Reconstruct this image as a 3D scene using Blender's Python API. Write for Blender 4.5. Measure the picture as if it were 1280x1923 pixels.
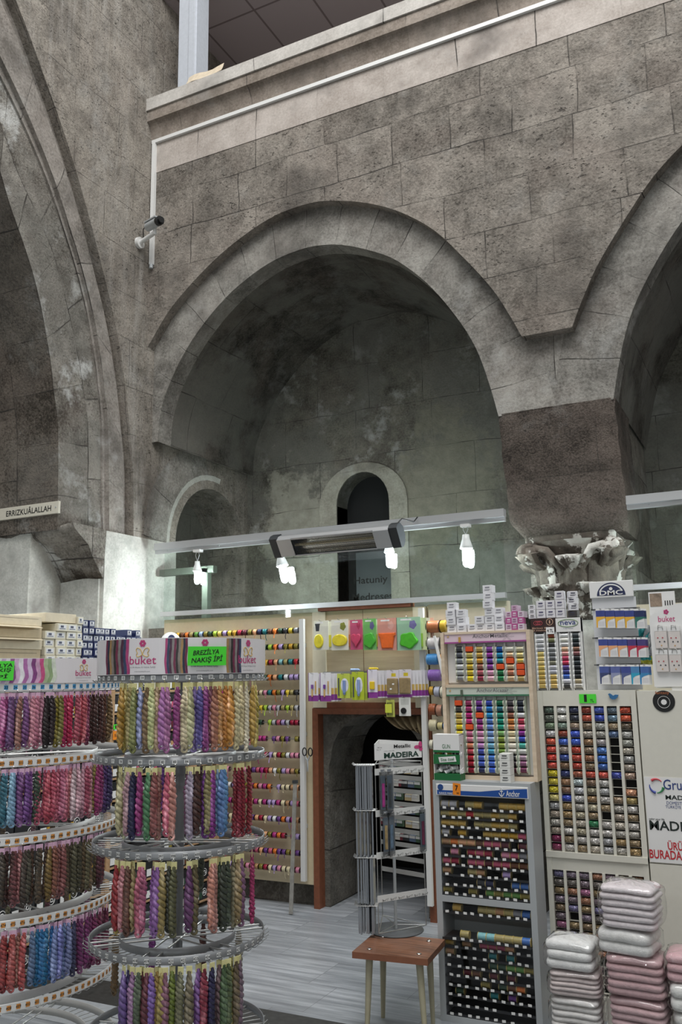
import bpy, bmesh, math, random
from mathutils import Vector, Matrix, noise
for o in list(bpy.data.objects): bpy.data.objects.remove(o)
random.seed(7)
SC = bpy.context.scene
COL = SC.collection
# ------------------------------------------------------------------ camera
F_PX, CX, CY, H = 1640.0, 640.0, 961.5, 1.75
PITCH, ROLL, YAW = math.atan(308/1640.0), math.radians(-0.92), math.radians(26.6)
_fh = Vector((-math.sin(YAW), math.cos(YAW), 0)); _r0 = Vector((math.cos(YAW), math.sin(YAW), 0)); _z = Vector((0, 0, 1))
FW = _fh*math.cos(PITCH) + _z*math.sin(PITCH)
_u0 = _z*math.cos(PITCH) - _fh*math.sin(PITCH)
RT = _r0*math.cos(ROLL) + _u0*math.sin(ROLL)
UP = _u0*math.cos(ROLL) - _r0*math.sin(ROLL)
CAM = Vector((0, 0, H))
cd = bpy.data.cameras.new('camera'); cam = bpy.data.objects.new('camera', cd); COL.objects.link(cam)
cd.sensor_fit = 'VERTICAL'; cd.sensor_height = 36; cd.lens = F_PX/1923*36
cd.clip_start = 0.05; cd.clip_end = 100
cam.matrix_world = Matrix(((RT.x, UP.x, -FW.x, CAM.x), (RT.y, UP.y, -FW.y, CAM.y), (RT.z, UP.z, -FW.z, CAM.z), (0, 0, 0, 1)))
SC.camera = cam
def at(px, py, ax, val):
    """measure a point of the photograph on the plane x/y/z = val"""
    d = FW*F_PX + RT*(px-CX) - UP*(py-CY)
    i = 'xyz'.index(ax)
    return CAM + d*((val-CAM[i])/d[i])
# ------------------------------------------------------------------ light and exposure
vs = SC.view_settings
vs.view_transform = 'Standard'; vs.look = 'None'; vs.gamma = 1; vs.exposure = 0.13
vs.use_curve_mapping = False
SC.display_settings.display_device = 'sRGB'
W = bpy.data.worlds.new('hall_daylight'); SC.world = W; W.use_nodes = True
W.node_tree.nodes['Background'].inputs['Color'].default_value = (0.93, 0.97, 1.0, 1)
W.node_tree.nodes['Background'].inputs['Strength'].default_value = 0.92
def area_light(name, loc, target, sx, sy, power, col):
    l = bpy.data.lights.new(name, 'AREA'); l.shape = 'RECTANGLE'; l.size = sx; l.size_y = sy; l.energy = power; l.color = col
    o = bpy.data.objects.new(name, l); COL.objects.link(o); o.location = loc
    o.rotation_euler = (Vector(target)-Vector(loc)).to_track_quat('-Z', 'Y').to_euler()
    return o
area_light('skylight', (-0.5, 1.2, 12.0), (-1.6, 4.0, 3.0), 7, 5, 780, (1.0, 0.985, 0.965))
# ------------------------------------------------------------------ mesh helpers
class MB:
    def __init__(s): s.v = []; s.f = []; s.m = []; s.sm = []; s.uv = []
    def add(s, vs_, fs, mi=0, smooth=False, uvs=None):
        b = len(s.v); s.v += [tuple(p) for p in vs_]
        for k, f in enumerate(fs):
            s.f.append([b+i for i in f]); s.m.append(mi); s.sm.append(smooth); s.uv.append(uvs[k] if uvs else None)
        return s
    def box(s, a, b, mi=0, bev=0):
        x0, x1 = sorted((a[0], b[0])); y0, y1 = sorted((a[1], b[1])); z0, z1 = sorted((a[2], b[2]))
        if bev:
            bm = bmesh.new(); bmesh.ops.create_cube(bm, size=1)
            for q in bm.verts: q.co = Vector(((x0+x1)/2+q.co.x*(x1-x0), (y0+y1)/2+q.co.y*(y1-y0), (z0+z1)/2+q.co.z*(z1-z0)))
            bmesh.ops.bevel(bm, geom=list(bm.edges), offset=bev, segments=2, profile=0.5, affect='EDGES')
            bm.verts.index_update()
            s.add([q.co for q in bm.verts], [[q.index for q in f.verts] for f in bm.faces], mi); bm.free(); return s
        vs_ = [(x0,y0,z0),(x1,y0,z0),(x1,y1,z0),(x0,y1,z0),(x0,y0,z1),(x1,y0,z1),(x1,y1,z1),(x0,y1,z1)]
        return s.add(vs_, [(0,3,2,1),(4,5,6,7),(0,1,5,4),(1,2,6,5),(2,3,7,6),(3,0,4,7)], mi)
    def obox(s, c, xd, yd, zd, mi=0):
        """box about c with half-extent vectors"""
        c, xd, yd, zd = map(Vector, (c, xd, yd, zd))
        vs_ = [c+xd*i+yd*j+zd*k for k in (-1, 1) for (i, j) in ((-1,-1),(1,-1),(1,1),(-1,1))]
        return s.add(vs_, [(0,3,2,1),(4,5,6,7),(0,1,5,4),(1,2,6,5),(2,3,7,6),(3,0,4,7)], mi)
    def quad(s, a, b, c, d, mi=0): return s.add([a, b, c, d], [(0, 1, 2, 3)], mi)
    def cyl(s, p0, p1, r, n=12, r2=None, mi=0, caps=True, capmi=None):
        p0, p1 = Vector(p0), Vector(p1); d = (p1-p0).normalized(); r2 = r if r2 is None else r2
        a = d.orthogonal().normalized(); b = d.cross(a)
        cs = [(math.cos(2*math.pi*i/n), math.sin(2*math.pi*i/n)) for i in range(n)]
        s.add([p0+(a*c+b*e)*r for c, e in cs]+[p1+(a*c+b*e)*r2 for c, e in cs], [(i, (i+1) % n, n+(i+1) % n, n+i) for i in range(n)], mi, True)
        if caps:
            cm = mi if capmi is None else capmi
            if r > 1e-6: s.add([p0+(a*c+b*e)*r for c, e in cs], [tuple(reversed(range(n)))], cm)
            if r2 > 1e-6: s.add([p1+(a*c+b*e)*r2 for c, e in cs], [tuple(range(n))], cm)
        return s
    def tube(s, pts, r, n=6, mi=0, closed=False, radii=None):
        pts = [Vector(p) for p in pts]; k = len(pts); vs_ = []; prev = None
        for i, p in enumerate(pts):
            a = pts[(i-1) % k] if closed or i > 0 else p; b = pts[(i+1) % k] if closed or i < k-1 else p
            d = (b-a).normalized()
            if prev is None: u = d.orthogonal().normalized()
            else:
                u = prev-d*prev.dot(d); u = u.normalized() if u.length > 1e-6 else d.orthogonal().normalized()
            prev = u; w = d.cross(u); rr = radii[i] if radii else r
            vs_ += [p+(u*math.cos(2*math.pi*j/n)+w*math.sin(2*math.pi*j/n))*rr for j in range(n)]
        fs = []
        for i in range(k if closed else k-1):
            o, q = i*n, ((i+1) % k)*n
            fs += [(o+j, o+(j+1) % n, q+(j+1) % n, q+j) for j in range(n)]
        s.add(vs_, fs, mi, True)
        if not closed: s.add(vs_[:n], [tuple(reversed(range(n)))], mi); s.add(vs_[-n:], [tuple(range(n))], mi)
        return s
    def lathe(s, prof, o=(0,0,0), n=24, mi=0, axis='z', smooth=True):
        vs_ = []
        for r, h in prof:
            for i in range(n):
                c, e = r*math.cos(2*math.pi*i/n), r*math.sin(2*math.pi*i/n)
                p = (c, e, h) if axis == 'z' else ((h, c, e) if axis == 'x' else (e, h, c))
                vs_.append((o[0]+p[0], o[1]+p[1], o[2]+p[2]))
        fs = [(k*n+i, k*n+(i+1) % n, (k+1)*n+(i+1) % n, (k+1)*n+i) for k in range(len(prof)-1) for i in range(n)]
        s.add(vs_, fs, mi, smooth)
        return s
    def prism(s, poly, ax, d0, d1, mi=0, sidemi=None):
        """extrude a 2-D outline; ax 'y': outline is (x,z); 'x': (y,z); 'z': (x,y)"""
        def P(p, d): return (p[0], d, p[1]) if ax == 'y' else ((d, p[0], p[1]) if ax == 'x' else (p[0], p[1], d))
        n = len(poly)
        s.add([P(p, d0) for p in poly], [tuple(range(n))], mi); s.add([P(p, d1) for p in poly], [tuple(reversed(range(n)))], mi)
        s.add([P(p, d0) for p in poly]+[P(p, d1) for p in poly], [(i, n+i, n+(i+1) % n, (i+1) % n) for i in range(n)], mi if sidemi is None else sidemi)
        return s
    def text(s, t, w, h, fn, mi=0, bold=0.0):
        """lettering fitted to w x h and placed by fn(u, v)"""
        vs_, fs = glyphs(t, bold)
        s.add([fn(u*w, v*h) for u, v in vs_], fs, mi); return s
    def ftext(s, t, c, xd, yd, w, h, mi=0, bold=0.0):
        c, xd, yd = Vector(c), Vector(xd), Vector(yd)
        return s.text(t, w, h, lambda u, v: c+xd*u+yd*v, mi, bold)
    def build(s, name, mats, parent=None, origin=None, **props):
        me = bpy.data.meshes.new(name)
        o0 = Vector(origin) if origin is not None else (parent_origin(parent) if parent else Vector((0, 0, 0)))
        me.from_pydata([tuple(Vector(p)-o0) for p in s.v], [], s.f)
        mats = mats if isinstance(mats, (list, tuple)) else [mats]
        for m in mats: me.materials.append(m)
        me.polygons.foreach_set('material_index', s.m); me.polygons.foreach_set('use_smooth', s.sm)
        uvl = me.uv_layers.new(name='uv')
        for p in me.polygons:
            cu = s.uv[p.index]
            nx, ny, nz = abs(p.normal.x), abs(p.normal.y), abs(p.normal.z)
            for k, li in enumerate(p.loop_indices):
                if cu: uvl.data[li].uv = cu[k]
                else:
                    c = s.v[me.loops[li].vertex_index]
                    uvl.data[li].uv = (c[1], c[2]) if nx >= ny and nx >= nz else ((c[0], c[2]) if ny >= nz else (c[0], c[1]))
        me.update()
        o = bpy.data.objects.new(name, me); COL.objects.link(o)
        if parent: o.parent = parent
        elif origin is not None: o.location = o0
        for k, v_ in props.items(): o[k] = v_
        return o
def parent_origin(p):
    v = Vector((0, 0, 0))
    while p: v = v+Vector(p.location); p = p.parent
    return v
_gl = {}
def glyphs(t, bold=0.0):
    k = (t, bold)
    if k not in _gl:
        cu = bpy.data.curves.new('lettering', 'FONT'); cu.body = t; cu.offset = bold; cu.resolution_u = 3
        ob = bpy.data.objects.new('lettering', cu); COL.objects.link(ob)
        dg = bpy.context.evaluated_depsgraph_get()
        me = ob.evaluated_get(dg).to_mesh()
        vs_ = [(q.co.x, q.co.y) for q in me.vertices]; fs = [tuple(p.vertices) for p in me.polygons]
        bpy.data.objects.remove(ob); bpy.data.curves.remove(cu)
        if vs_:
            x0, x1 = min(q[0] for q in vs_), max(q[0] for q in vs_); y0, y1 = min(q[1] for q in vs_), max(q[1] for q in vs_)
            vs_ = [((q[0]-(x0+x1)/2)/max(x1-x0, 1e-6), (q[1]-(y0+y1)/2)/max(y1-y0, 1e-6)) for q in vs_]
        _gl[k] = (vs_, fs)
    return _gl[k]
def tag(o, label=None, cat=None, group=None, kind=None):
    if label: o['label'] = label
    if cat: o['category'] = cat
    if group: o['group'] = group
    if kind: o['kind'] = kind
    return o
def thing(name, loc, label, cat, group=None, rz=0):
    o = bpy.data.objects.new(name, None); COL.objects.link(o); o.location = loc; o.rotation_euler = (0, 0, rz); o.empty_display_size = 0.05
    return tag(o, label, cat, group)
def dup(root, loc=None, rz=None, label=None, color=None):
    r = root.copy(); COL.objects.link(r)
    if loc is not None: r.location = loc
    if rz is not None: r.rotation_euler = (0, 0, rz)
    if label: r['label'] = label
    if color: r.color = color
    for ch in root.children:
        c = ch.copy(); COL.objects.link(c); c.parent = r
        if color and c.get('tint'): c.color = color
        for g in ch.children:
            d = g.copy(); COL.objects.link(d); d.parent = c
            if color and d.get('tint'): d.color = color
    return r
def struct(mb, name, mats): return mb.build(name, mats, kind='structure')
def spline(pts, n):
    """Catmull-Rom through pts, n samples"""
    P = [Vector(p) for p in pts]; P = [P[0]*2-P[1]]+P+[P[-1]*2-P[-2]]; out = []
    m = len(P)-3
    for i in range(n):
        t = i/(n-1)*m; k = min(int(t), m-1); t -= k; a, b, c, d = P[k:k+4]
        out.append(0.5*((2*b)+(c-a)*t+(2*a-5*b+4*c-d)*t*t+(3*b-a-3*c+d)*t**3))
    return out
def resample(pts, n):
    P = [Vector(p) for p in pts]; L = [0]
    for a, b in zip(P, P[1:]): L.append(L[-1]+(b-a).length)
    out = []; k = 0
    for i in range(n):
        t = L[-1]*i/(n-1)
        while k < len(P)-2 and L[k+1] < t: k += 1
        out.append(P[k].lerp(P[k+1], min(1, max(0, (t-L[k])/max(L[k+1]-L[k], 1e-9)))))
    return out
ORD = ['first','second','third','fourth','fifth','sixth','seventh','eighth','ninth','tenth','eleventh','twelfth','thirteenth','fourteenth','fifteenth','sixteenth','seventeenth','eighteenth','nineteenth','twentieth','twenty-first','twenty-second','twenty-third','twenty-fourth','twenty-fifth','twenty-sixth','twenty-seventh','twenty-eighth','twenty-ninth','thirtieth']
def srgb(h):
    h = h.lstrip('#'); c = [int(h[i:i+2], 16)/255 for i in (0, 2, 4)]
    return tuple(x/12.92 if x <= 0.04045 else ((x+0.055)/1.055)**2.4 for x in c)+(1,)
# ------------------------------------------------------------------ materials
class NT:
    def __init__(s, name):
        s.m = bpy.data.materials.new(name); s.m.use_nodes = True; s.t = s.m.node_tree; s.b = s.t.nodes['Principled BSDF']
    def n(s, typ, ins=None, **kw):
        q = s.t.nodes.new('ShaderNode'+typ)
        for k, v in kw.items(): setattr(q, k, v)
        for k, v in (ins or {}).items():
            i = q.inputs[k]
            if hasattr(v, 'is_linked') or isinstance(v, bpy.types.NodeSocket): s.t.links.new(v, i)
            else: i.default_value = v
        return q
    def link(s, a, b): s.t.links.new(a, b)
    def mix(s, fac, a, b, blend='MIX'):
        q = s.t.nodes.new('ShaderNodeMix'); q.data_type = 'RGBA'; q.blend_type = blend
        for sock, v in ((q.inputs[0], fac), (q.inputs[6], a), (q.inputs[7], b)):
            if isinstance(v, bpy.types.NodeSocket): s.t.links.new(v, sock)
            else: sock.default_value = v
        return q.outputs[2]
    def math(s, op, a, b=0.0, c=None):
        q = s.t.nodes.new('ShaderNodeMath'); q.operation = op
        for i, v in enumerate((a, b) if c is None else (a, b, c)):
            if isinstance(v, bpy.types.NodeSocket): s.t.links.new(v, q.inputs[i])
            else: q.inputs[i].default_value = v
        return q.outputs[0]
    def ramp(s, fac, stops, interp='LINEAR'):
        q = s.t.nodes.new('ShaderNodeValToRGB'); q.color_ramp.interpolation = interp; e = q.color_ramp.elements
        while len(e) < len(stops): e.new(0.5)
        for k, (p, c) in enumerate(stops):
            e[k].position = p; e[k].color = c if isinstance(c, tuple) else (c, c, c, 1)
        s.t.links.new(fac, q.inputs[0]); return q.outputs[0]
    def noise(s, vec, scale, detail=4, rough=0.55, w=None):
        q = s.n('TexNoise', {'Scale': scale, 'Detail': detail, 'Roughness': rough}); s.t.links.new(vec, q.inputs['Vector']); return q.outputs['Fac']
    def set(s, **kw):
        for k, v in kw.items():
            i = s.b.inputs[k.replace('_', ' ')]
            if isinstance(v, bpy.types.NodeSocket): s.t.links.new(v, i)
            else: i.default_value = v
        return s
def flat(name, col, rough=0.5, metal=0.0, spec=0.5, grain=0.0, emit=0, alpha=1):
    t = NT(name); c = srgb(col) if isinstance(col, str) else col
    if grain:
        pos = t.n('NewGeometry').outputs['Position']; f = t.noise(pos, 30, 5)
        c = t.mix(t.ramp(f, [(0.3, 0.0), (0.7, 1.0)]), tuple(x*(1-grain) for x in c[:3])+(1,), tuple(min(1, x*(1+grain)) for x in c[:3])+(1,))
    t.set(Base_Color=c, Roughness=rough, Metallic=metal)
    t.b.inputs['Specular IOR Level'].default_value = spec
    if emit: t.b.inputs['Emission Color'].default_value = srgb(col); t.b.inputs['Emission Strength'].default_value = emit
    return t.m
_fl = {}
_flat0 = flat
def flat(name, col, *a, **k):       # reuse materials of one name
    if name not in _fl: _fl[name] = _flat0(name, col, *a, **k)
    return _fl[name]
def stone(name, dark, light, bw=0.75, bh=0.42, off=0.5, joint=0.006, pits=1.0, white=0.3, bump=1.0, smear=0.0, stain=0.5, tone=0.5, jdark=0.35, streak=0.0, grainsc=48, grain=1.15, patches=()):
    """weathered tuff: block joints from the uv map (metres), stains, pits and lime bloom in world space"""
    t = NT(name); dark, light = srgb(dark), srgb(light)
    uv = t.n('UVMap').outputs['UV']; pos = t.n('NewGeometry').outputs['Position']
    wob = t.n('TexNoise', {'Scale': 1.7, 'Detail': 3.0}); t.link(pos, wob.inputs['Vector'])
    d = t.n('VectorMath', {0: wob.outputs['Color'], 1: (0.5, 0.5, 0.5)}, operation='SUBTRACT')
    d = t.n('VectorMath', {0: d.outputs[0], 3: 0.075}, operation='SCALE')
    uvd = t.n('VectorMath', {0: uv, 1: d.outputs[0]}, operation='ADD').outputs[0]
    br = t.n('TexBrick', {'Vector': uvd, 'Color1': (0, 0, 0, 1), 'Color2': (1, 1, 1, 1), 'Mortar': (0.5, 0.5, 0.5, 1), 'Scale': 1.0, 'Mortar Size': joint, 'Mortar Smooth': 0.4, 'Bias': 0.0, 'Brick Width': bw, 'Row Height': bh}, offset=off, offset_frequency=2, squash=0.72, squash_frequency=3)
    big = t.noise(pos, 0.9, 5, 0.6); mid = t.noise(pos, 5.5, 8, 0.68); fine = t.noise(pos, grainsc, 3, 0.7)
    v = t.math('ADD', t.math('MULTIPLY', big, stain*1.5), t.math('MULTIPLY', mid, 1.5))
    v = t.math('ADD', v, t.math('MULTIPLY', t.math('SUBTRACT', br.outputs['Color'], 0.5), tone))
    v = t.math('ADD', v, t.math('MULTIPLY', t.math('SUBTRACT', fine, 0.5), grain))
    lo, hi = 0.5*(1.5+stain*1.5)-0.36, 0.5*(1.5+stain*1.5)+0.34
    v = t.math('MULTIPLY', v, 0.5); lo *= 0.5; hi *= 0.5
    col = t.mix(t.ramp(v, [(max(0, lo), 0.0), (min(1, hi), 1.0)]), dark, light)
    # warm / cool drift between blocks
    hue = t.noise(pos, 2.3, 3)
    col = t.mix(t.math('MULTIPLY', t.ramp(hue, [(0.45, 0.0), (0.7, 1.0)]), 0.16), col, (0.27, 0.21, 0.18, 1), 'MIX')
    soot = t.math('MULTIPLY', t.ramp(t.noise(pos, 1.5, 8, 0.66), [(0.53, 0.0), (0.68, 1.0)]), 0.55)
    col = t.mix(soot, col, (0.075, 0.068, 0.062, 1))
    if streak:
        st = t.n('VectorMath', {0: pos, 1: (9.0, 9.0, 0.7)}, operation='MULTIPLY').outputs[0]
        col = t.mix(t.math('MULTIPLY', t.ramp(t.noise(st, 1.0, 6, 0.65), [(0.5, 0.0), (0.72, 1.0)]), streak), col, (0.42, 0.40, 0.37, 1))
    # pits, longer than tall
    st = t.n('VectorMath', {0: pos, 1: (1.0, 1.0, 1.7)}, operation='MULTIPLY').outputs[0]
    pit = t.ramp(t.math('MAXIMUM', t.noise(st, 17, 3.0, 0.6), t.math('SUBTRACT', t.noise(st, 34, 2.0, 0.5), 0.02)), [(0.635, 0.0), (0.69, 1.0)])
    pit = t.math('MULTIPLY', t.math('MULTIPLY', pit, pits), t.ramp(t.noise(pos, 1.9, 3), [(0.38, 0.15), (0.62, 1.0)]))
    col = t.mix(t.math('MULTIPLY', pit, 0.75), col, (0.045, 0.04, 0.036, 1))
    # lime bloom
    if white:
        wm = t.math('MULTIPLY', t.ramp(t.noise(pos, 2.1, 9, 0.72), [(0.55, 0.0), (0.66, 1.0)]), white)
        col = t.mix(wm, col, (0.50, 0.50, 0.48, 1))
    if smear:
        sm = t.math('MULTIPLY', t.ramp(t.noise(pos, 1.3, 6, 0.6), [(0.46, 0.0), (0.56, 1.0)]), smear)
        col = t.mix(sm, col, (0.19, 0.185, 0.165, 1))
    for (c_, r_, pc_, am) in patches:      # ragged old lime plaster patches, doubling as painted bulb light in the niche
        dv = t.n('VectorMath', {0: pos, 1: c_}, operation='SUBTRACT').outputs[0]
        dv = t.n('VectorMath', {0: dv, 1: r_}, operation='DIVIDE').outputs[0]
        ln = t.n('VectorMath', {0: dv}, operation='LENGTH').outputs['Value']
        e = t.math('ADD', t.math('SUBTRACT', 1.0, ln), t.math('MULTIPLY', t.math('SUBTRACT', t.noise(pos, 3.4, 9, 0.7), 0.5), 2.6))
        col = t.mix(t.math('MULTIPLY', t.ramp(e, [(0.0, 0.0), (0.28, 1.0)]), am), col, t.mix(t.ramp(t.noise(pos, 9, 7, 0.7), [(0.35, 0.0), (0.65, 1.0)]), tuple(v*0.7 for v in srgb(pc_)[:3])+(1,), srgb(pc_)))
    jm = t.math('MULTIPLY', br.outputs['Fac'], t.ramp(t.noise(pos, 3.1, 4), [(0.42, 0.12), (0.62, 1.0)]))
    col = t.mix(jm, col, (0.06*jdark/0.35, 0.055*jdark/0.35, 0.05*jdark/0.35, 1))
    h = t.math('ADD', t.math('MULTIPLY', mid, 0.9), t.math('MULTIPLY', fine, 0.5))
    h = t.math('SUBTRACT', h, t.math('MULTIPLY', pit, 0.7)); h = t.math('SUBTRACT', h, t.math('MULTIPLY', jm, 0.9))
    bp = t.n('Bump', {'Strength': 0.75*min(1, bump), 'Distance': 0.02*bump, 'Height': h})
    t.set(Base_Color=col, Roughness=0.92, Normal=bp.outputs[0]); t.b.inputs['Specular IOR Level'].default_value = 0.15
    return t.m
M = {}
M['wall'] = stone('weathered_tuff_blocks', '#5c5751', '#9b948b', 0.72, 0.40, pits=1.0, white=0.14, tone=0.22, joint=0.005)
M['side'] = stone('weathered_tuff_side', '#645f58', '#a39c92', 0.80, 0.44, pits=1.0, white=0.2, streak=0.5, jdark=0.5, joint=0.003, tone=0.1)
M['ring'] = stone('arch_stone', '#67645f', '#a5a29b', 0.47, 5.0, off=0.0, joint=0.004, pits=0.5, white=0.35, tone=0.3, bump=0.7, jdark=0.3)
M['vault'] = stone('vault_stone', '#302e2b', '#69655e', 0.9, 0.55, pits=0.4, white=0.15, smear=0.6, tone=0.15, bump=0.7)  # stone colour darkened to stand for the shade high in the niche
M['back'] = stone('niche_stone', '#45433d', '#827f75', 0.85, 0.50, pits=0.4, white=0.65, smear=0.6, tone=0.15, joint=0.004, patches=[((-4.55, 8.02, 3.3), (0.42, 9, 0.75), '#aba89b', 0.85), ((-4.5, 8.02, 2.5), (0.55, 9, 0.5), '#b5b2a6', 0.9), ((-2.9, 8.02, 3.5), (0.62, 9, 0.95), '#8f8c7d', 0.8), ((-2.4, 8.02, 2.5), (0.9, 9, 0.6), '#8b8c84', 0.85), ((0.2, 8.02, 2.9), (0.9, 9, 0.7), '#8f8f88', 0.7)], bump=0.8)  # dark base under paler patches paints in how the bulb light fades upward
M['block'] = stone('rough_dark_stone', '#37322e', '#6b625b', 3.0, 0.53, joint=0.002, pits=0.8, white=0.15, stain=0.4, tone=0.2, bump=1.8, grainsc=75, grain=1.7)
M['soffit'] = stone('dark_soffit_stone_shaded', '#423d37', '#7a7269', 0.62, 0.46, pits=0.6, white=0.35, smear=0.3, tone=0.4, bump=1.2, grain=2.0)  # dark brown stone, with the shade under the arch put into its colour
M['jamb'] = stone('bloomed_stone', '#4a453f', '#97938b', 0.62, 0.46, pits=0.6, white=1.0, smear=0.4, tone=0.4, bump=1.0)
M['mold'] = stone('moulding_stone', '#6b6660', '#a59f98', 0.9, 5.0, off=0, pits=0.35, white=0.4, tone=0.25, bump=0.6)
M['plaster'] = stone('old_white_plaster', '#a9a9a2', '#d2d2cb', 9, 9, joint=0.0001, pits=0.12, white=0.35, stain=0.5, tone=0.0, bump=0.45)
M['plinth'] = stone('pale_frame_stone', '#7f7d73', '#aba89c', 2.0, 0.55, joint=0.003, pits=0.15, white=0.4, tone=0.2, bump=0.4)
M['trim'] = stone('pale_pink_stone', '#a0978f', '#c4bcb5', 0.66, 5.0, off=0.0, joint=0.006, pits=0.25, white=0.1, stain=0.3, tone=0.15, bump=0.4)
M['cavetto'] = stone('cornice_stone', '#756c63', '#a0968c', 0.8, 5.0, off=0.0, joint=0.007, pits=0.3, white=0.2, tone=0.2, bump=0.5)
M['coping'] = stone('painted_coping', '#aaa6a0', '#cdc9c3', 1.3, 5.0, off=0.0, joint=0.006, pits=0.1, white=0.1, stain=0.3, tone=0.05, bump=0.3)
M['lower'] = stone('low_wall_stone', '#4b4842', '#8d8980', 0.7, 0.42, pits=0.4, white=0.35, smear=0.3)
def floor_mat():
    t = NT('veined_grey_marble'); pos = t.n('NewGeometry').outputs['Position']
    rot = t.n('Mapping', {'Vector': pos, 'Rotation': (0, 0, 0.0)}).outputs[0]
    br = t.n('TexBrick', {'Vector': rot, 'Color1': (0, 0, 0, 1), 'Color2': (1, 1, 1, 1), 'Mortar': (0.5, 0.5, 0.5, 1), 'Scale': 1.0, 'Mortar Size': 0.0015, 'Mortar Smooth': 0.1, 'Brick Width': 0.62, 'Row Height': 0.40}, offset=0.3, offset_frequency=2)
    ck = t.ramp(br.outputs['Color'], [(0.5, 0.0), (0.501, 1.0)], 'CONSTANT')
    def stripes(ang):
        mp = t.n('Mapping', {'Vector': pos, 'Rotation': (0, 0, ang), 'Scale': (1.0, 14.0, 1.0)}).outputs[0]
        return t.noise(mp, 1.4, 7, 0.65)
    sA, sB = stripes(0.12), stripes(math.pi/2-0.5)
    s = t.math('ADD', t.math('MULTIPLY', sA, t.math('SUBTRACT', 1.0, ck)), t.math('MULTIPLY', sB, ck))
    s = t.math('ADD', s, t.math('MULTIPLY', t.math('SUBTRACT', br.outputs['Color'], 0.5), 0.14))
    c = t.ramp(s, [(0.30, srgb('#74787d')), (0.50, srgb('#91969b')), (0.70, srgb('#b6babf'))])
    c = t.mix(br.outputs['Fac'], c, srgb('#6a6c6e'))
    dirt = t.ramp(t.noise(pos, 1.2, 5), [(0.4, 0.0), (0.75, 1.0)])
    c = t.mix(t.math('MULTIPLY', dirt, 0.25), c, srgb('#5d5e5c'))
    t.set(Base_Color=c, Roughness=0.33); return t.m
M['floor'] = floor_mat()
M['granite'] = flat('dark_granite', '#2c2c2b', 0.5, grain=0.5)
M['cream'] = flat('cream_laminate', '#d8d0b8', 0.45, grain=0.03)
M['white'] = flat('white_enamel', '#dcdcda', 0.4)
M['paper'] = flat('white_card', '#e6e5e3', 0.6)
M['offwhite'] = flat('off_white_laminate', '#d9d6ca', 0.4, grain=0.02)
M['greysteel'] = flat('grey_painted_steel', '#b0b4b6', 0.4, 0.1)
M['rack'] = flat('grey_rack_paint', '#7e8082', 0.38, 0.3)
M['wire'] = flat('zinc_wire', '#b4b4b2', 0.3, 0.8)
M['chrome'] = flat('chrome', '#d8d8d8', 0.12, 1.0)
M['alu'] = flat('brushed_aluminium', '#c9cbcd', 0.3, 0.5)
M['dark'] = flat('black_plastic', '#19191a', 0.4)
M['charcoal'] = flat('charcoal_plastic', '#36393c', 0.45)
M['brownwood'] = flat('brown_wood_trim', '#7c4a33', 0.5, grain=0.15)
M['ink'] = flat('black_ink', '#161616', 0.7)
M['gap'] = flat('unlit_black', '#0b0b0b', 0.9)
def wood(name, a, b, ang=0.0, sc=1.0, rough=0.4):
    t = NT(name); pos = t.n('TexCoord').outputs['Object']
    mp = t.n('Mapping', {'Vector': pos, 'Rotation': (0, 0, ang), 'Scale': (3.0*sc, 45.0*sc, 45.0*sc)}).outputs[0]
    c = t.mix(t.ramp(t.noise(mp, 1.0, 5, 0.6), [(0.35, 0.0), (0.65, 1.0)]), srgb(a), srgb(b))
    t.set(Base_Color=c, Roughness=rough); return t.m
M['walnut'] = wood('walnut_laminate', '#5e4030', '#8a6049', ang=math.pi/2-0.25)
M['lightwood'] = wood('pale_beech', '#d2bda2', '#e3d0b8')
M['postwood'] = wood('light_pine', '#a5835f', '#bf9c77')
def glass(name, tint, refl=1.0):
    t = NT(name); nt = t.t
    tr = t.n('BsdfTransparent', {'Color': tint}); gl = t.n('BsdfGlossy', {'Roughness': 0.02})
    lw = t.n('LayerWeight', {'Blend': 0.5}).outputs['Facing']; fr = t.math('ADD', t.math('MULTIPLY', t.math('POWER', lw, 5.0), 0.9), 0.04); mx = t.n('MixShader', {1: tr.outputs[0], 2: gl.outputs[0]})
    t.link(t.math('MULTIPLY', fr, refl), mx.inputs[0]); t.link(mx.outputs[0], nt.nodes['Material Output'].inputs['Surface'])
    return t.m
M['glass'] = glass('window_glass', (0.92, 0.955, 0.935, 1), 0.6)
M['clear'] = glass('clear_film', (0.97, 0.97, 0.98, 1), 0.45)
M['acrylic'] = glass('smoky_acrylic', (0.62, 0.63, 0.64, 1), 1.0)
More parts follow.
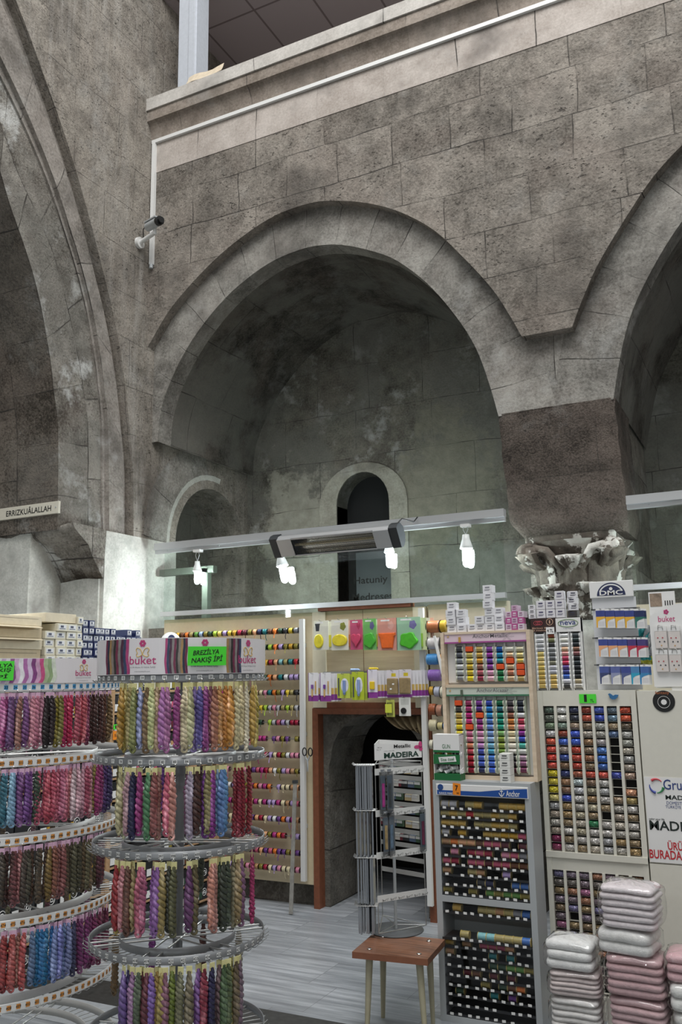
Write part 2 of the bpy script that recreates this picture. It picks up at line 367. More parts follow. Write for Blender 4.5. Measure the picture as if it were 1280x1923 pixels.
def tint(name, kind, rough=0.5, metal=0.0):
    """material that takes its colour from the object's own colour"""
    t = NT(name); c = t.n('ObjectInfo').outputs['Color']; rnd = t.n('ObjectInfo').outputs['Random']; oc = t.n('TexCoord').outputs['Object']
    if kind == 'skein':   # two-tone twisted strands, with highlights painted into the light runs
        off = t.n('VectorMath', {0: oc, 1: t.n('CombineXYZ', {0: rnd, 1: rnd, 2: rnd}).outputs[0]}, operation='ADD').outputs[0]
        mp = t.n('VectorMath', {0: off, 1: (60.0, 60.0, 14.0)}, operation='MULTIPLY').outputs[0]
        f = t.noise(mp, 1.0, 4, 0.6)
        hsv = t.n('HueSaturation', {'Hue': 0.5, 'Saturation': 0.7, 'Value': 2.7, 'Color': c}).outputs[0]
        dk = t.n('HueSaturation', {'Hue': 0.5, 'Saturation': 1.1, 'Value': 0.55, 'Color': c}).outputs[0]
        c = t.mix(t.ramp(f, [(0.34, 0.0), (0.5, 1.0)]), dk, c); c = t.mix(t.ramp(f, [(0.55, 0.0), (0.72, 0.75)]), c, hsv)
    if kind == 'spool':   # wound thread: fine turns along the axis
        mp = t.n('VectorMath', {0: oc, 1: (900.0, 60.0, 60.0)}, operation='MULTIPLY').outputs[0]
        f = t.noise(mp, 1.0, 2); dk = t.n('HueSaturation', {'Value': 0.72, 'Color': c}).outputs[0]; c = t.mix(t.ramp(f, [(0.4, 0.0), (0.6, 1.0)]), dk, c)
    if kind == 'glitter':
        vo = t.n('TexVoronoi', {'Scale': 260.0}); t.link(t.n('NewGeometry').outputs['Position'], vo.inputs['Vector'])
        val = t.ramp(t.n('SeparateColor', {0: vo.outputs['Color']}).outputs[0], [(0.0, 0.6), (0.6, 1.2), (0.9, 1.6), (0.96, 4.0)])  # brightest flakes are highlights put into the colour
        c = t.mix(1.0, c, val, 'MULTIPLY')
    t.set(Base_Color=c, Roughness=rough, Metallic=metal); return t.m
M['skein'] = tint('twisted_floss', 'skein', 0.36)
M['thread'] = tint('wound_thread', 'spool', 0.38)
M['glitter'] = tint('glitter_fill', 'glitter', 0.22, 0.15)
M['tint'] = tint('coloured_card', 'plain', 0.5)
M['tintmetal'] = tint('coloured_foil', 'plain', 0.3, 0.5)
# ------------------------------------------------------------------ the building
YW, YR, YB, XL = 6.255, 6.355, 8.02, -5.17      # spandrel face, arch ring face, niche back, side wall
MIRX = -1.38
inn = spline([(-5.10,3.95),(-5.09,4.15),(-5.04,4.36),(-4.89,4.66),(-4.66,4.96),(-4.31,5.26),(-3.90,5.46),(-3.56,5.52),(-3.34,5.51),(-3.13,5.46),(-2.88,5.35),(-2.63,5.20),(-2.36,4.93),(-2.14,4.62),(-1.97,4.30),(-1.87,3.97),(-1.81,3.70)], 61)
out = spline([(-5.17,4.87),(-4.91,5.20),(-4.55,5.49),(-4.19,5.70),(-3.78,5.85),(-3.40,5.88),(-3.13,5.83),(-2.82,5.72),(-2.53,5.56),(-2.25,5.33),(-2.03,5.06),(-1.79,4.72),(-1.65,4.45),(-1.57,4.27)], 61)
mir = lambda L: [Vector((2*MIRX-p.x, p.y)) for p in reversed(L)]
inn2, out2 = mir(inn), mir(out)
# spandrel wall, one slab with the two arches cut away below
poly = [(XL, 6.68)]+[(p.x, p.y) for p in out]+[(p.x, p.y) for p in out2]+[(2*MIRX-XL, 6.68)]
struct(MB().prism(poly, 'y', YW, 6.9), 'wall_back', M['wall'])
# arch rings (voussoirs) as one stone band each, reaching behind the spandrel
def ring(name, a, b, YR=YR):
    n = 61; A, B = resample(a, n), resample(b, n); mb = MB(); L = 0
    B2 = [q+(q-p).normalized()*0.08 for p, q in zip(A, B)]
    for i in range(n-1):
        l2 = L+((A[i+1]-A[i]).length+(B[i+1]-B[i]).length)/2
        p, q, r, s_ = A[i], A[i+1], B2[i+1], B2[i]
        mb.add([(p.x, YR, p.y), (q.x, YR, q.y), (r.x, YR, r.y), (s_.x, YR, s_.y)], [(0, 1, 2, 3)], 0, False, [[(L, 0.1), (l2, 0.1), (l2, 0.5), (L, 0.5)]])
        mb.add([(p.x, YR, p.y), (p.x, 6.55, p.y), (q.x, 6.55, q.y), (q.x, YR, q.y)], [(0, 1, 2, 3)], 0, True, [[(L, 0.1), (L, 0.3), (l2, 0.3), (l2, 0.1)]])
        L = l2
    return mb
e0 = [(-5.17, 3.95), (-5.17, 4.3), (-5.17, 4.6)]+[tuple(p) for p in out]+[(-1.50, 3.98), (-1.44, 3.70)]
struct(ring('trim_1', inn, e0), 'trim_1', M['ring'])
struct(ring('trim_2', inn2, [tuple(p) for p in mir([Vector(p) for p in e0])], YR+0.0015), 'trim_2', M['ring'])
# panel closing the foot between the two rings
struct(MB().prism([(-1.58, 4.40), (-1.60, 3.66), (-1.16, 3.66), (-1.18, 4.40)], 'y', YR+0.004, 6.6), 'trim_3', M['ring'])
# vaults behind the rings
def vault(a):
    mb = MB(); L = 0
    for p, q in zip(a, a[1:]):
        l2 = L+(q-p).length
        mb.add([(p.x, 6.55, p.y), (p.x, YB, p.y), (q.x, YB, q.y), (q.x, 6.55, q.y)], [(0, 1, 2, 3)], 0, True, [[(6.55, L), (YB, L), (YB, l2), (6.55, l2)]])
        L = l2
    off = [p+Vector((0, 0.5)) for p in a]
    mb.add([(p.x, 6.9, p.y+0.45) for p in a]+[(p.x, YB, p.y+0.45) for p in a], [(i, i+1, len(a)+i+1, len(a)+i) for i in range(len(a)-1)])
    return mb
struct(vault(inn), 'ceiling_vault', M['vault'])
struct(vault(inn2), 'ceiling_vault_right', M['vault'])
# niche back wall with the arched window opening
wx0, wx1, wz0, wzs = -4.06, -3.46, 2.40, 3.50
warch = [(wx0+(wx1-wx0)*(0.5-0.5*math.cos(math.pi*i/16)), wzs+0.33*math.sin(math.pi*i/16)) for i in range(17)]
outl = [(-6.4, 0), (wx0, 0), (wx0, wz0)]+[(wx0, wzs)]+warch[1:-1]+[(wx1, wzs), (wx1, wz0), (wx0+0.001, wz0), (wx0+0.001, 0), (2.6, 0), (2.6, 6.3), (-6.4, 6.3)]
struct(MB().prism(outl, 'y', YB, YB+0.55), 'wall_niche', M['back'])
def frame_band(t, y0, y1):     # raised pale stone surround of the window
    a = [(wx0, wz0), (wx0, wzs)]+warch[1:-1]+[(wx1, wzs), (wx1, wz0)]
    b = [(wx0-t, wz0), (wx0-t, wzs)]+[(wx0+(wx1-wx0)/2-(0.3+t)*math.cos(math.pi*i/16), wzs+(0.33+t*0.5)*math.sin(math.pi*i/16)) for i in range(1, 16)]+[(wx1+t, wzs), (wx1+t, wz0)]
    mb = MB()
    for i in range(len(a)-1):
        mb.add([(a[i][0], y0, a[i][1]), (a[i+1][0], y0, a[i+1][1]), (b[i+1][0], y0, b[i+1][1]), (b[i][0], y0, b[i][1])], [(0, 1, 2, 3)])
        mb.add([(b[i][0], y0, b[i][1]), (b[i+1][0], y0, b[i+1][1]), (b[i+1][0], y1, b[i+1][1]), (b[i][0], y1, b[i][1])], [(0, 1, 2, 3)])
        mb.add([(a[i][0], y0, a[i][1]), (a[i+1][0], y0, a[i+1][1]), (a[i+1][0], y1+0.5, a[i+1][1]), (a[i][0], y1+0.5, a[i][1])], [(0, 1, 2, 3)])
    return mb
struct(frame_band(0.20, YB-0.02, YB), 'trim_4', M['plinth'])
struct(MB().box((wx0-0.05, YB+0.24, wz0-0.1), (wx1+0.05, YB+0.3, wzs+0.5)), 'window_1', flat('night_dark_pane', '#090a0b', 0.8))
# pier and wall between the two niches
struct(MB().box((-1.78, 6.95, 0), (-0.97, YB, 4.2)), 'wall_between', M['lower'])
blk = MB()
bx = lambda z: (-1.815+0.05*(3.7-z)/0.95, -0.945+0.03*(3.7-z)/0.95)
nz, nx = 26, 24
pts = {}
for k in range(nz+1):
    z = 2.74+0.975*k/nz; a, b = bx(z)
    if z < 2.86: a += (2.86-z)*0.75; b -= (2.86-z)*0.25
    for i in range(nx+1):
        x = a+(b-a)*i/nx; e = min(i, nx-i)
        y = YR-0.005+0.014*noise.noise(Vector((x*6, z*6, 3)))+0.008*noise.noise(Vector((x*22, z*22, 1)))+(0.02 if e == 0 else 0)
        if z < 3.2: y += 0.012
        if z < 2.80: y += (2.80-z)*1.2
        pts[k, i] = (x+(0.012*noise.noise(Vector((z*9, i, 5))) if e == 0 else 0), y, z)
V = [pts[k, i] for k in range(nz+1) for i in range(nx+1)]
blk.add(V, [(k*(nx+1)+i, k*(nx+1)+i+1, (k+1)*(nx+1)+i+1, (k+1)*(nx+1)+i) for k in range(nz) for i in range(nx)], 0, True)
for i in (0, nx):
    c = [pts[k, i] for k in range(nz+1)]; d = [(p[0], 7.0, p[2]) for p in c]; n = len(c)
    blk.add(c+d, [(k, k+1, n+k+1, n+k) for k in range(n-1)], 0)
c = [pts[0, i] for i in range(nx+1)]; d = [(p[0], 7.0, p[2]) for p in c]
blk.add(c+d, [(i, i+1, nx+2+i, nx+1+i) for i in range(nx)], 0)
struct(blk, 'trim_5', M['block'])
# side wall with the springing of the great arch (left) and the blind arch in the niche
oute = spline([(2.6, 8.72), (3.5, 8.17), (4.02, 7.78), (4.47,7.29),(4.83,6.79),(5.13,6.33),(5.40,5.83),(5.60,5.40),(5.785,4.97),(5.93,4.5),(6.03,4.03),(6.10,3.6),(6.13,3.0)], 60)
midc = spline([(2.6, 7.75), (3.4, 7.32), (3.95, 6.98), (4.35,6.61),(4.71,6.26),(5.0,5.9),(5.20,5.58),(5.35,5.32),(5.47,5.06),(5.58,4.73),(5.66,4.42),(5.74,3.96),(5.80,3.0)], 60)
inc = spline([(2.6, 7.25), (3.3, 6.92), (3.9, 6.5), (4.40,5.99),(4.646,5.554),(4.80,5.30),(4.92,5.08),(5.02,4.84),(5.09,4.62),(5.16,4.38),(5.21,4.14),(5.28,3.8),(5.32,2.98)], 60)
poly = [(p.x, p.y) for p in oute]+[(6.13, 0), (YR+0.02, 0), (YR+0.02, 3.92), (YB, 3.92), (YB, 3.95), (6.55, 4.5), (6.9, 6.9), (6.9, 10.5), (2.6, 10.5)]
sa_c, sa_r = 7.36, 0.62
small = [(sa_c-sa_r*math.cos(math.pi*i/20), 3.02+0.66*math.sin(math.pi*i/20)) for i in range(21)]
poly = [(p.x, p.y) for p in oute]+[(6.13, 0), (sa_c-sa_r, 0)]+small+[(sa_c+sa_r, 0), (YB, 0), (YB, 4.02), (6.52, 4.02), (6.52, 5.0), (6.9, 6.6), (6.9, 10.5), (2.6, 10.5)]
struct(MB().prism(poly, 'x', XL, XL-0.6), 'wall_left', M['side'])
def band(a, b, x0, x1, mats, name, cap=None):
    mb = MB(); n = len(a); L = 0
    for i in range(n-1):
        l2 = L+(Vector(a[i+1])-Vector(a[i])).length
        w = (Vector(b[i])-Vector(a[i])).length
        mb.add([(x0, a[i][0], a[i][1]), (x0, a[i+1][0], a[i+1][1]), (x0, b[i+1][0], b[i+1][1]), (x0, b[i][0], b[i][1])], [(0, 1, 2, 3)], 0, False, [[(L, 0.1), (l2, 0.1), (l2, 0.1+w), (L, 0.1+w)]])
        mb.add([(x0, a[i][0], a[i][1]), (x0, a[i+1][0], a[i+1][1]), (x1, a[i+1][0], a[i+1][1]), (x1, a[i][0], a[i][1])], [(0, 1, 2, 3)], 1 if isinstance(mats, list) else 0, True, [[(L, 0), (l2, 0), (l2, abs(x1-x0)), (L, abs(x1-x0))]])
        mb.add([(x0, b[i][0], b[i][1]), (x0, b[i+1][0], b[i+1][1]), (x1, b[i+1][0], b[i+1][1]), (x1, b[i][0], b[i][1])], [(0, 1, 2, 3)], 0, True)
        L = l2
    return struct(mb, name, mats)
ext = [tuple(Vector(p)+Vector((0.06, 0.04))) for p in oute]
lerp = lambda A, B, t: [tuple(Vector(a).lerp(Vector(b), t)) for a, b in zip(A, B)]
band(lerp(midc, oute, 0.12), ext, XL-0.10, XL-0.5, M['mold'], 'trim_6')
band(lerp(midc, oute, 0.22), lerp(midc, oute, 0.78), XL-0.055, XL-0.14, M['mold'], 'trim_7')
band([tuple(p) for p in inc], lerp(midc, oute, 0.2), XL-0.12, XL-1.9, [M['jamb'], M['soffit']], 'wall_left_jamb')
# bloomed facing below the great arch: stepped plaster pier, ruined impost
yj = 5.72
pl_ = MB().box((XL-0.02, yj, 0), (XL-1.0, 6.72, 3.0)).box((XL-0.45, 5.35, 0), (XL-1.6, 5.8, 2.98))
struct(pl_, 'wall_left_pier', M['plaster'])
struct(MB().box((XL+0.012, 5.75, 0), (XL-0.04, sa_c-sa_r, 3.02)), 'wall_left_plaster', M['plaster'])
imp = MB(); n = 22
prof = [(5.36, 3.02), (5.34, 2.985), (5.40, 2.93), (5.50, 2.86), (5.56, 2.78), (5.66, 2.70), (5.72, 2.60), (5.74, 3.02)]
cols = []
for i in range(n+1):
    x = XL+0.03-1.3*i/n
    cols.append([(x, p[0]+0.02*noise.noise(Vector((x*5, k, 1)))+(0.05*noise.noise(Vector((x*3, k*0.7, 8))) if k < 6 else 0), p[1]+0.03*noise.noise(Vector((x*4, k, 4)))) for k, p in enumerate(prof)])
m = len(prof)
imp.add([p for c in cols for p in c], [(i*m+k, i*m+(k+1) % m, (i+1)*m+(k+1) % m, (i+1)*m+k) for i in range(n) for k in range(m)], 0, True)
imp.add(cols[0], [tuple(range(m))], 0)
struct(imp, 'trim_8', M['jamb'])
# blind arch: recessed back and its smooth plaster lip
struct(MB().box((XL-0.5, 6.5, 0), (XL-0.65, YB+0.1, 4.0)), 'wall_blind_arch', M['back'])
lip = MB(); o_ = [(sa_c-(sa_r+0.15)*math.cos(math.pi*i/20), 3.02+0.80*math.sin(math.pi*i/20)) for i in range(12)]
for i in range(11):
    a, b, c_, d_ = small[i], small[i+1], o_[i+1], o_[i]
    lip.add([(XL-0.02, a[0], a[1]), (XL-0.02, b[0], b[1]), (XL+0.012, c_[0], c_[1]), (XL+0.012, d_[0], d_[1])], [(0, 1, 2, 3)], 0, True)
struct(lip, 'trim_9', M['plaster'])
oo = [(sa_c-(sa_r+0.48)*math.cos(math.pi*i/20), 3.05+1.05*math.sin(math.pi*i/20)) for i in range(20)]
crack = MB()
for i in range(9): crack.add([(XL+0.004, *oo[i]), (XL+0.004, *oo[i+1]), (XL+0.012, o_[i+1][0], o_[i+1][1]), (XL+0.012, o_[i][0], o_[i][1])], [(0, 1, 2, 3)], 0, False, [[(i*0.11, 0.1), (i*0.11+0.11, 0.1), (i*0.11+0.11, 0.4), (i*0.11, 0.4)]])
struct(crack, 'trim_10', M['ring'])
# cornice, conduit band, coping
XR = 2*MIRX-XL
struct(MB().box((XL, YW-0.005, 6.68), (XR, 6.9, 7.02)), 'trim_11', M['trim'])
cav = [(YW-0.01, 7.0)]+[(YW-0.02-0.08*(1-math.cos(math.pi/2*i/8)), 7.0+0.2*math.sin(math.pi/2*i/8)) for i in range(9)]+[(6.155, 7.2), (6.155, 7.31), (6.9, 7.31), (6.9, 7.0)]
struct(MB().prism(cav, 'x', XL, XR), 'trim_12', M['cavetto'])
struct(MB().box((XL, 6.138, 7.31), (XR, 6.9, 7.44)), 'trim_13', M['coping'])
# gallery above the coping
ct = NT('ceiling_tiles'); pos = ct.n('NewGeometry').outputs['Position']
br = ct.n('TexBrick', {'Vector': pos, 'Color1': (1, 1, 1, 1), 'Color2': (1, 1, 1, 1), 'Mortar': (0, 0, 0, 1), 'Scale': 1.0, 'Mortar Size': 0.012, 'Mortar Smooth': 0.1, 'Brick Width': 0.63, 'Row Height': 0.63}, offset=0.0)
ct.set(Base_Color=ct.mix(br.outputs['Fac'], srgb('#a3989a'), srgb('#75696a')), Roughness=0.9)
struct(MB().box((-7, 6.3, 8.75), (XR, 11, 8.85)), 'ceiling_gallery', ct.m)
struct(MB().box((XL-0.3, 6.9, 6.9), (XL-0.02, 11, 10.5)), 'wall_gallery_left', M['side'])
struct(MB().box((-7, 10.9, 7.0), (XR, 11, 8.85)), 'wall_gallery', M['side'])
struct(MB().box((-7, 6.9, 6.9), (XR, 11, 7.1)), 'floor_gallery', M['coping'])
# the rest of the hall: opposite walls under the open skylight
struct(MB().box((-9.2, -5.2, 0), (6.4, -5.0, 8.6)), 'wall_front', M['side'])
struct(MB().box((6.2, -5.0, 0), (6.4, 6.9, 8.6)), 'wall_right', M['side'])
struct(MB().box((-9.2, -5.0, 0), (-9.0, 5.2, 8.6)), 'wall_far_left', M['side'])
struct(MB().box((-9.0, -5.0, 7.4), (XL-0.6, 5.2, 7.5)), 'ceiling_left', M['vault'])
struct(MB().box((2*MIRX-XL, 6.3, 0), (6.3, 6.9, 8.6)), 'wall_back_right', M['wall'])
# low wall closing the niche, with the arched door opening
dx0, dx1 = -3.33, -2.52
darch = [(dx0+0.02+(dx1-dx0-0.02)*(0.5-0.5*math.cos(math.pi*i/16)), 1.10+0.36*math.sin(math.pi*i/16)) for i in range(17)]
poly = [(XL, 0), (dx0, 0), (dx0, 1.05)]+darch+[(dx1, 1.05), (dx1, 0), (-1.78, 0), (-1.78, 2.2), (XL, 2.2)]
struct(MB().prism(poly, 'y', 6.36, 6.95), 'wall_low', M['lower'])
struct(MB().box((-0.97, 6.36, 0), (XR, 6.9, 2.2)), 'wall_low_right', M['lower'])
struct(MB().box((-5.8, 6.3, -0.05), (XR, YB, 0.0)).box((-9, -5, -0.05), (6.3, 6.3, 0)), 'floor', M['floor'])
struct(MB().box((-9, 4.05, 0.0), (5, 4.345, 0.004)), 'floor_border', M['granite'])
struct(MB().box((-9, 3.75, 0.0), (5, 4.05, 0.003)), 'floor_threshold', flat('pale_threshold_stone', '#9a9ea2', 0.4, grain=0.1))
# ------------------------------------------------------------------ fixtures of the upper wall and niche
X_, Y_, Z_ = Vector((1, 0, 0)), Vector((0, 1, 0)), Vector((0, 0, 1))
# conduit: along the cornice, then down the corner
t = thing('cable_conduit', (-5.13, 6.24, 5.85), 'white cable conduit running under the cornice and down the corner', 'conduit')
MB().box((-5.16, 6.222, 6.995), (2.3, 6.249, 7.03)).build('trunking', M['white'], t)
MB().box((-5.155, 6.222, 5.70), (-5.115, 6.254, 6.995)).build('trunking', M['white'], t)
MB().cyl((-5.135, 6.233, 5.66), (-5.135, 6.233, 5.70), 0.02, 10).build('cable_end', M['greysteel'], t)
# security camera
t = thing('security_camera', (XL, 6.08, 5.86), 'grey bullet security camera on a white bracket in the wall corner', 'camera')
MB().cyl((XL, 6.08, 5.86), (XL+0.03, 6.08, 5.86), 0.055, 16).cyl((XL+0.02, 6.08, 5.86), (XL+0.22, 6.05, 5.90), 0.022, 10).cyl((XL+0.22, 6.05, 5.88), (XL+0.22, 6.05, 5.96), 0.018, 10).build('bracket', M['white'], t)
d = Vector((0.82, -0.35, -0.12)).normalized(); a = Vector((XL+0.12, 6.07, 5.99))
MB().cyl(a, a+d*0.20, 0.042, 14).obox(a+d*0.09+Z_*0.045, d*0.11, d.cross(Z_).normalized()*0.036, Z_*0.006).build('housing', M['greysteel'], t)
MB().cyl(a+d*0.20, a+d*0.24, 0.043, 14).cyl(a+d*0.24, a+d*0.27, 0.028, 12).build('lens', M['dark'], t)
MB().tube([a, a+Vector((-0.04, 0.02, 0.06)), a+Vector((-0.1, 0.05, 0.02)), a+Vector((-0.12, 0.09, -0.1))], 0.005).build('cable', M['dark'], t)
# gallery post and torn cardboard on the coping
pb = at(346, 166, 'z', 7.44)
mb = MB(); mb.box((pb.x-0.11, 6.215, 7.44), (pb.x+0.11, 6.42, 8.74), 0, 0.006)
mb.box((pb.x+0.02, 6.205, 7.46), (pb.x+0.10, 6.22, 8.74), 0, 0.004)
tag(mb.build('gallery_post', flat('pale_blue_grey_paint', '#b9bec6', 0.5, grain=0.05), origin=(pb.x, pb.y, 7.44)), 'pale grey painted square post standing on the stone coping', 'post')
mb = MB(); c0 = at(354, 160, 'z', 7.46); c1 = at(424, 139, 'z', 7.46)
c0.y = c1.y = 6.145; dd = (c1-c0); dd.z = 0; L = dd.length; dd.normalize(); nn = Vector((-dd.y, dd.x, 0))
g = [[c0+dd*(L*i/6)+nn*(0.022*j)+Z_*(-0.012+0.040*j+0.012*math.sin(i*1.3)+(0.02 if j == 2 else 0)) for i in range(7)] for j in range(3)]
top = [p for r in g for p in r]; bot = [p-Z_*0.006 for p in top]
mb.add(top+bot, [(j*7+i, j*7+i+1, j*7+i+8, j*7+i+7) for j in range(2) for i in range(6)]+[(21+j*7+i+7, 21+j*7+i+8, 21+j*7+i+1, 21+j*7+i) for j in range(2) for i in range(6)]+[(i, 21+i, 22+i, i+1) for i in range(6)]+[(14+i, 15+i, 36+i, 35+i) for i in range(6)]+[(6, 27, 34, 13), (13, 34, 41, 20), (0, 7, 28, 21), (7, 14, 35, 28)])
tag(mb.build('cardboard_flap', flat('brown_cardboard', '#cbbda6', 0.8, grain=0.1), origin=c0), 'torn flap of brown cardboard lying on the coping by the post', 'cardboard')
# wall sign
a, b = at(-22, 974, 'y', 5.30), at(110, 966, 'y', 5.30)
zc = 0.5*(at(50, 948, 'y', 5.30).z+at(50, 972, 'y', 5.30).z); hh = 0.052
t = thing('wall_plaque', (b.x-0.2, 5.31, zc-hh), 'white plaque with black lettering on the stone pier above broken impost', 'sign')
MB().box((a.x, 5.295, zc-hh), (b.x, 5.318, zc+hh), 0, 0.003).build('plate', flat('yellowed_white_board', '#cfcabb', 0.5, grain=0.04), t)
tx0, tx1 = at(12, 962, 'y', 5.295).x, at(96, 958, 'y', 5.295).x
MB().ftext('ERRIZKU\u00c2LALLAH', ((tx0+tx1)/2, 5.2935, zc+0.004), X_, Z_, tx1-tx0, 0.062, bold=0.012).build('lettering', M['ink'], t)
for x in (a.x+0.05, b.x-0.03): MB().cyl((x, 5.29, zc), (x, 5.30, zc), 0.006, 8).build('screw', M['greysteel'], t)
# rail carrying the bulbs and the heater, glass below, sill strip
def rail(x0, x1, label):
    t = thing('lamp_rail', ((x0+x1)/2, 6.26, 2.86), label, 'rail')
    MB().box((x0, 6.235, 2.90), (x1, 6.30, 2.955)).box((x0, 6.25, 2.862), (x1, 6.29, 2.90)).box((x0, 6.228, 2.893), (x1, 6.236, 2.905)).build('profile', M['alu'], t)
    for k in range(int((x1-x0)/0.55)): MB().cyl((x0+0.15+k*0.55, 6.244, 2.88), (x0+0.15+k*0.55, 6.252, 2.88), 0.005, 8).build('screw', M['greysteel'], t)
rail(-5.02, -1.775, 'aluminium rail spanning the main arch with four lit bulbs')
rail(-0.90, 1.9, 'aluminium rail at right edge, beyond the stone column')
struct(MB().box((-4.93, 6.275, 2.235), (-1.80, 6.281, 2.88)), 'window_2', M['glass'])
struct(MB().box((-0.90, 6.275, 2.235), (1.9, 6.281, 2.88)), 'window_3', M['glass'])
struct(MB().box((-4.95, 6.255, 2.295), (-1.80, 6.30, 2.335)), 'trim_14', M['alu'])
struct(MB().box((-0.90, 6.255, 2.295), (1.9, 6.30, 2.335)), 'trim_15', M['alu'])
# grey frame standing behind the glass by the blind arch
struct(MB().box((-4.62, 6.42, 2.2), (-4.56, 6.48, 2.72)).box((-5.1, 6.42, 2.68), (-4.5, 6.48, 2.74)), 'trim_16', flat('grey_green_frame', '#565a52', 0.5))
# bulbs
em = NT('lit_tube'); em.set(Base_Color=(1, 1, 1, 1)); em.b.inputs['Emission Color'].default_value = (0.88, 0.97, 1.0, 1); em.b.inputs['Emission Strength'].default_value = 300
M['lit'] = em.m
BULBS = []
def bulb(px, py, Y, tilt, label, zrail=2.862, sc=1.0, clip=True):
    c = at(px, py, 'y', Y)
    top = Vector((c.x-tilt*0.16, Y, zrail))
    t = thing('light_bulb', top, label, 'light bulb', 'bulbs on the rail')
    u = (top-c).normalized()
    mb = MB()
    if clip: mb.box((top.x-0.035, Y-0.02, zrail-0.022), (top.x+0.035, 6.27, zrail))
    mb.build('clip', M['white'], t)
    s0 = c+u*0.055*sc; s1 = c+u*0.13*sc
    MB().tube([top-Z_*0.02+X_*0.012, (top+s1)/2+X_*0.02, s1], 0.0028).tube([top-Z_*0.02-X_*0.012, (top+s1)/2-X_*0.02, s1], 0.0028).build('cord', M['greysteel'], t)
    prof = [(0.001, 0.075), (0.018, 0.075), (0.021, 0.05), (0.026, 0.035), (0.033, 0.012), (0.036, 0.0), (0.030, -0.003), (0.001, -0.003)]
    q = u.to_track_quat('Z', 'Y').to_matrix()
    l = MB().lathe([(r*sc, h*sc) for r, h in prof], n=18); l.v = [tuple(q @ Vector(p)+s0) for p in l.v]
    l.build('socket', flat('lamp_socket', '#cfd2d0', 0.3), t)
    e = MB()
    e.tube([s0-u*h_*sc for h_ in (0.002, 0.02, 0.06, 0.085, 0.095, 0.1)], 0.02*sc, 12, radii=[r_*sc for r_ in (0.021, 0.022, 0.022, 0.02, 0.014, 0.006)])
    e.build('tube', M['lit'], t); BULBS.append(c)
bulb(370, 1086, 6.235, 0.0, 'lit bulb hanging at the left end of the rail, by the plaster pier', sc=1.15)
bulb(533, 1080, 6.215, 0.35, 'lit bulb tilted out below the left end of the heater', sc=1.45)
bulb(731, 1053, 6.235, 0.0, 'lit bulb below the right end of the heater', sc=1.2)
bulb(876, 1049, 6.235, 0.0, 'lit bulb hanging on the rail between heater and stone column', sc=1.4)
bulb(1306, 1042, 6.235, 0.0, 'lit bulb on the right rail just beyond the right edge', sc=1.3)
def plain_rail(a, b, label, posts=()):
    t = thing('lamp_rail', a, label, 'rail'); a, b = Vector(a), Vector(b); d = (b-a).normalized()
    MB().obox((a+b)/2, d*((b-a).length/2), d.cross(Z_)*0.03, Z_*0.03).build('profile', M['alu'], t)
    for p in posts: MB().cyl((p[0], p[1], 0), (p[0], p[1], a.z-0.03), 0.025, 12).build('post', M['greysteel'], t)
def hung_bulb(x, y, z, label):
    t = thing('light_bulb', (x, y, z), label, 'light bulb', 'bulbs on the shop rails')
    MB().lathe([(0.001, 0.0), (0.02, 0.0), (0.024, -0.05), (0.036, -0.09), (0.001, -0.092)], (x, y, z), 16).build('socket', M['white'], t)
    MB().tube([(x, y, z-0.09), (x, y, z-0.15), (x, y, z-0.19), (x, y, z-0.205)], 0.02, 12, radii=[0.026, 0.026, 0.02, 0.006]).build('tube', M['lit'], t)
plain_rail((-4.92, 4.0, 2.62), (-6.4, 4.0, 2.62), 'aluminium rail inside the great arch at left, out of the frame', ((-6.3, 4.0),))
hung_bulb(-4.97, 4.0, 2.59, 'lit bulb at the left edge in front of the plaster pier')
plain_rail((-3.2, -0.7, 2.95), (2.2, -0.7, 2.95), 'added aluminium rail behind the camera carrying the fill bulbs', ((-3.1, -0.7), (2.1, -0.7)))  # unseen rail and its four bulbs, added as frontal fill light
for k in range(4): hung_bulb(-2.7+1.5*k, -0.7, 2.918, 'added fill bulb, unseen behind the camera, %s from the left' % ORD[k])
# heater
hc0, hc1 = at(514, 1026, 'y', 6.02), at(752, 1006, 'y', 6.02)
zc = (hc0.z+hc1.z)/2; t = thing('heater', ((hc0.x+hc1.x)/2, 6.2, zc), 'silver radiant heater with wire grille fixed to the lamp rail', 'heater')
tl = math.radians(35)     # face looks out and down
fn = Vector((0, -math.cos(tl), -math.sin(tl))); fu = Vector((0, -math.sin(tl), math.cos(tl)))
hx0, hx1 = hc0.x, hc1.x; cz = Vector((0, 6.02, zc))
def sect(k=1.0):
    P = [(-0.075, -0.035), (-0.085, 0.0), (-0.075, 0.045), (-0.03, 0.075), (0.03, 0.075), (0.075, 0.045), (0.085, 0.0), (0.075, -0.035)]
    return [cz+fu*(a*k)-fn*(b*k) for a, b in P]
def extr(mb, S, x0, x1, closed=True, mi=0):
    n = len(S); mb.add([Vector((x0, p.y, p.z)) for p in S]+[Vector((x1, p.y, p.z)) for p in S], [(i, (i+1) % n, n+(i+1) % n, n+i) for i in range(n if closed else n-1)], mi)
    return mb
body = extr(MB(), sect(), hx0+0.07, hx1-0.07, False)
for s_, e_ in ((hx0+0.07, hx0+0.20), (hx1-0.20, hx1-0.07)):
    S = sect(); S = [S[0], S[-1]]+[S[-1]+fn*0.012, S[0]+fn*0.012]; extr(body, S, s_, e_)
body.build('housing', M['alu'], t)
for s_, e_, lab in ((hx0, hx0+0.07, 'left'), (hx1-0.07, hx1, 'right')):
    S = sect(1.12); mb = extr(MB(), S, s_, e_); n = len(S)
    mb.add([Vector((s_, p.y, p.z)) for p in S], [tuple(range(n))]); mb.add([Vector((e_, p.y, p.z)) for p in S], [tuple(reversed(range(n)))])
    mb.build('end_cap', M['charcoal'], t)
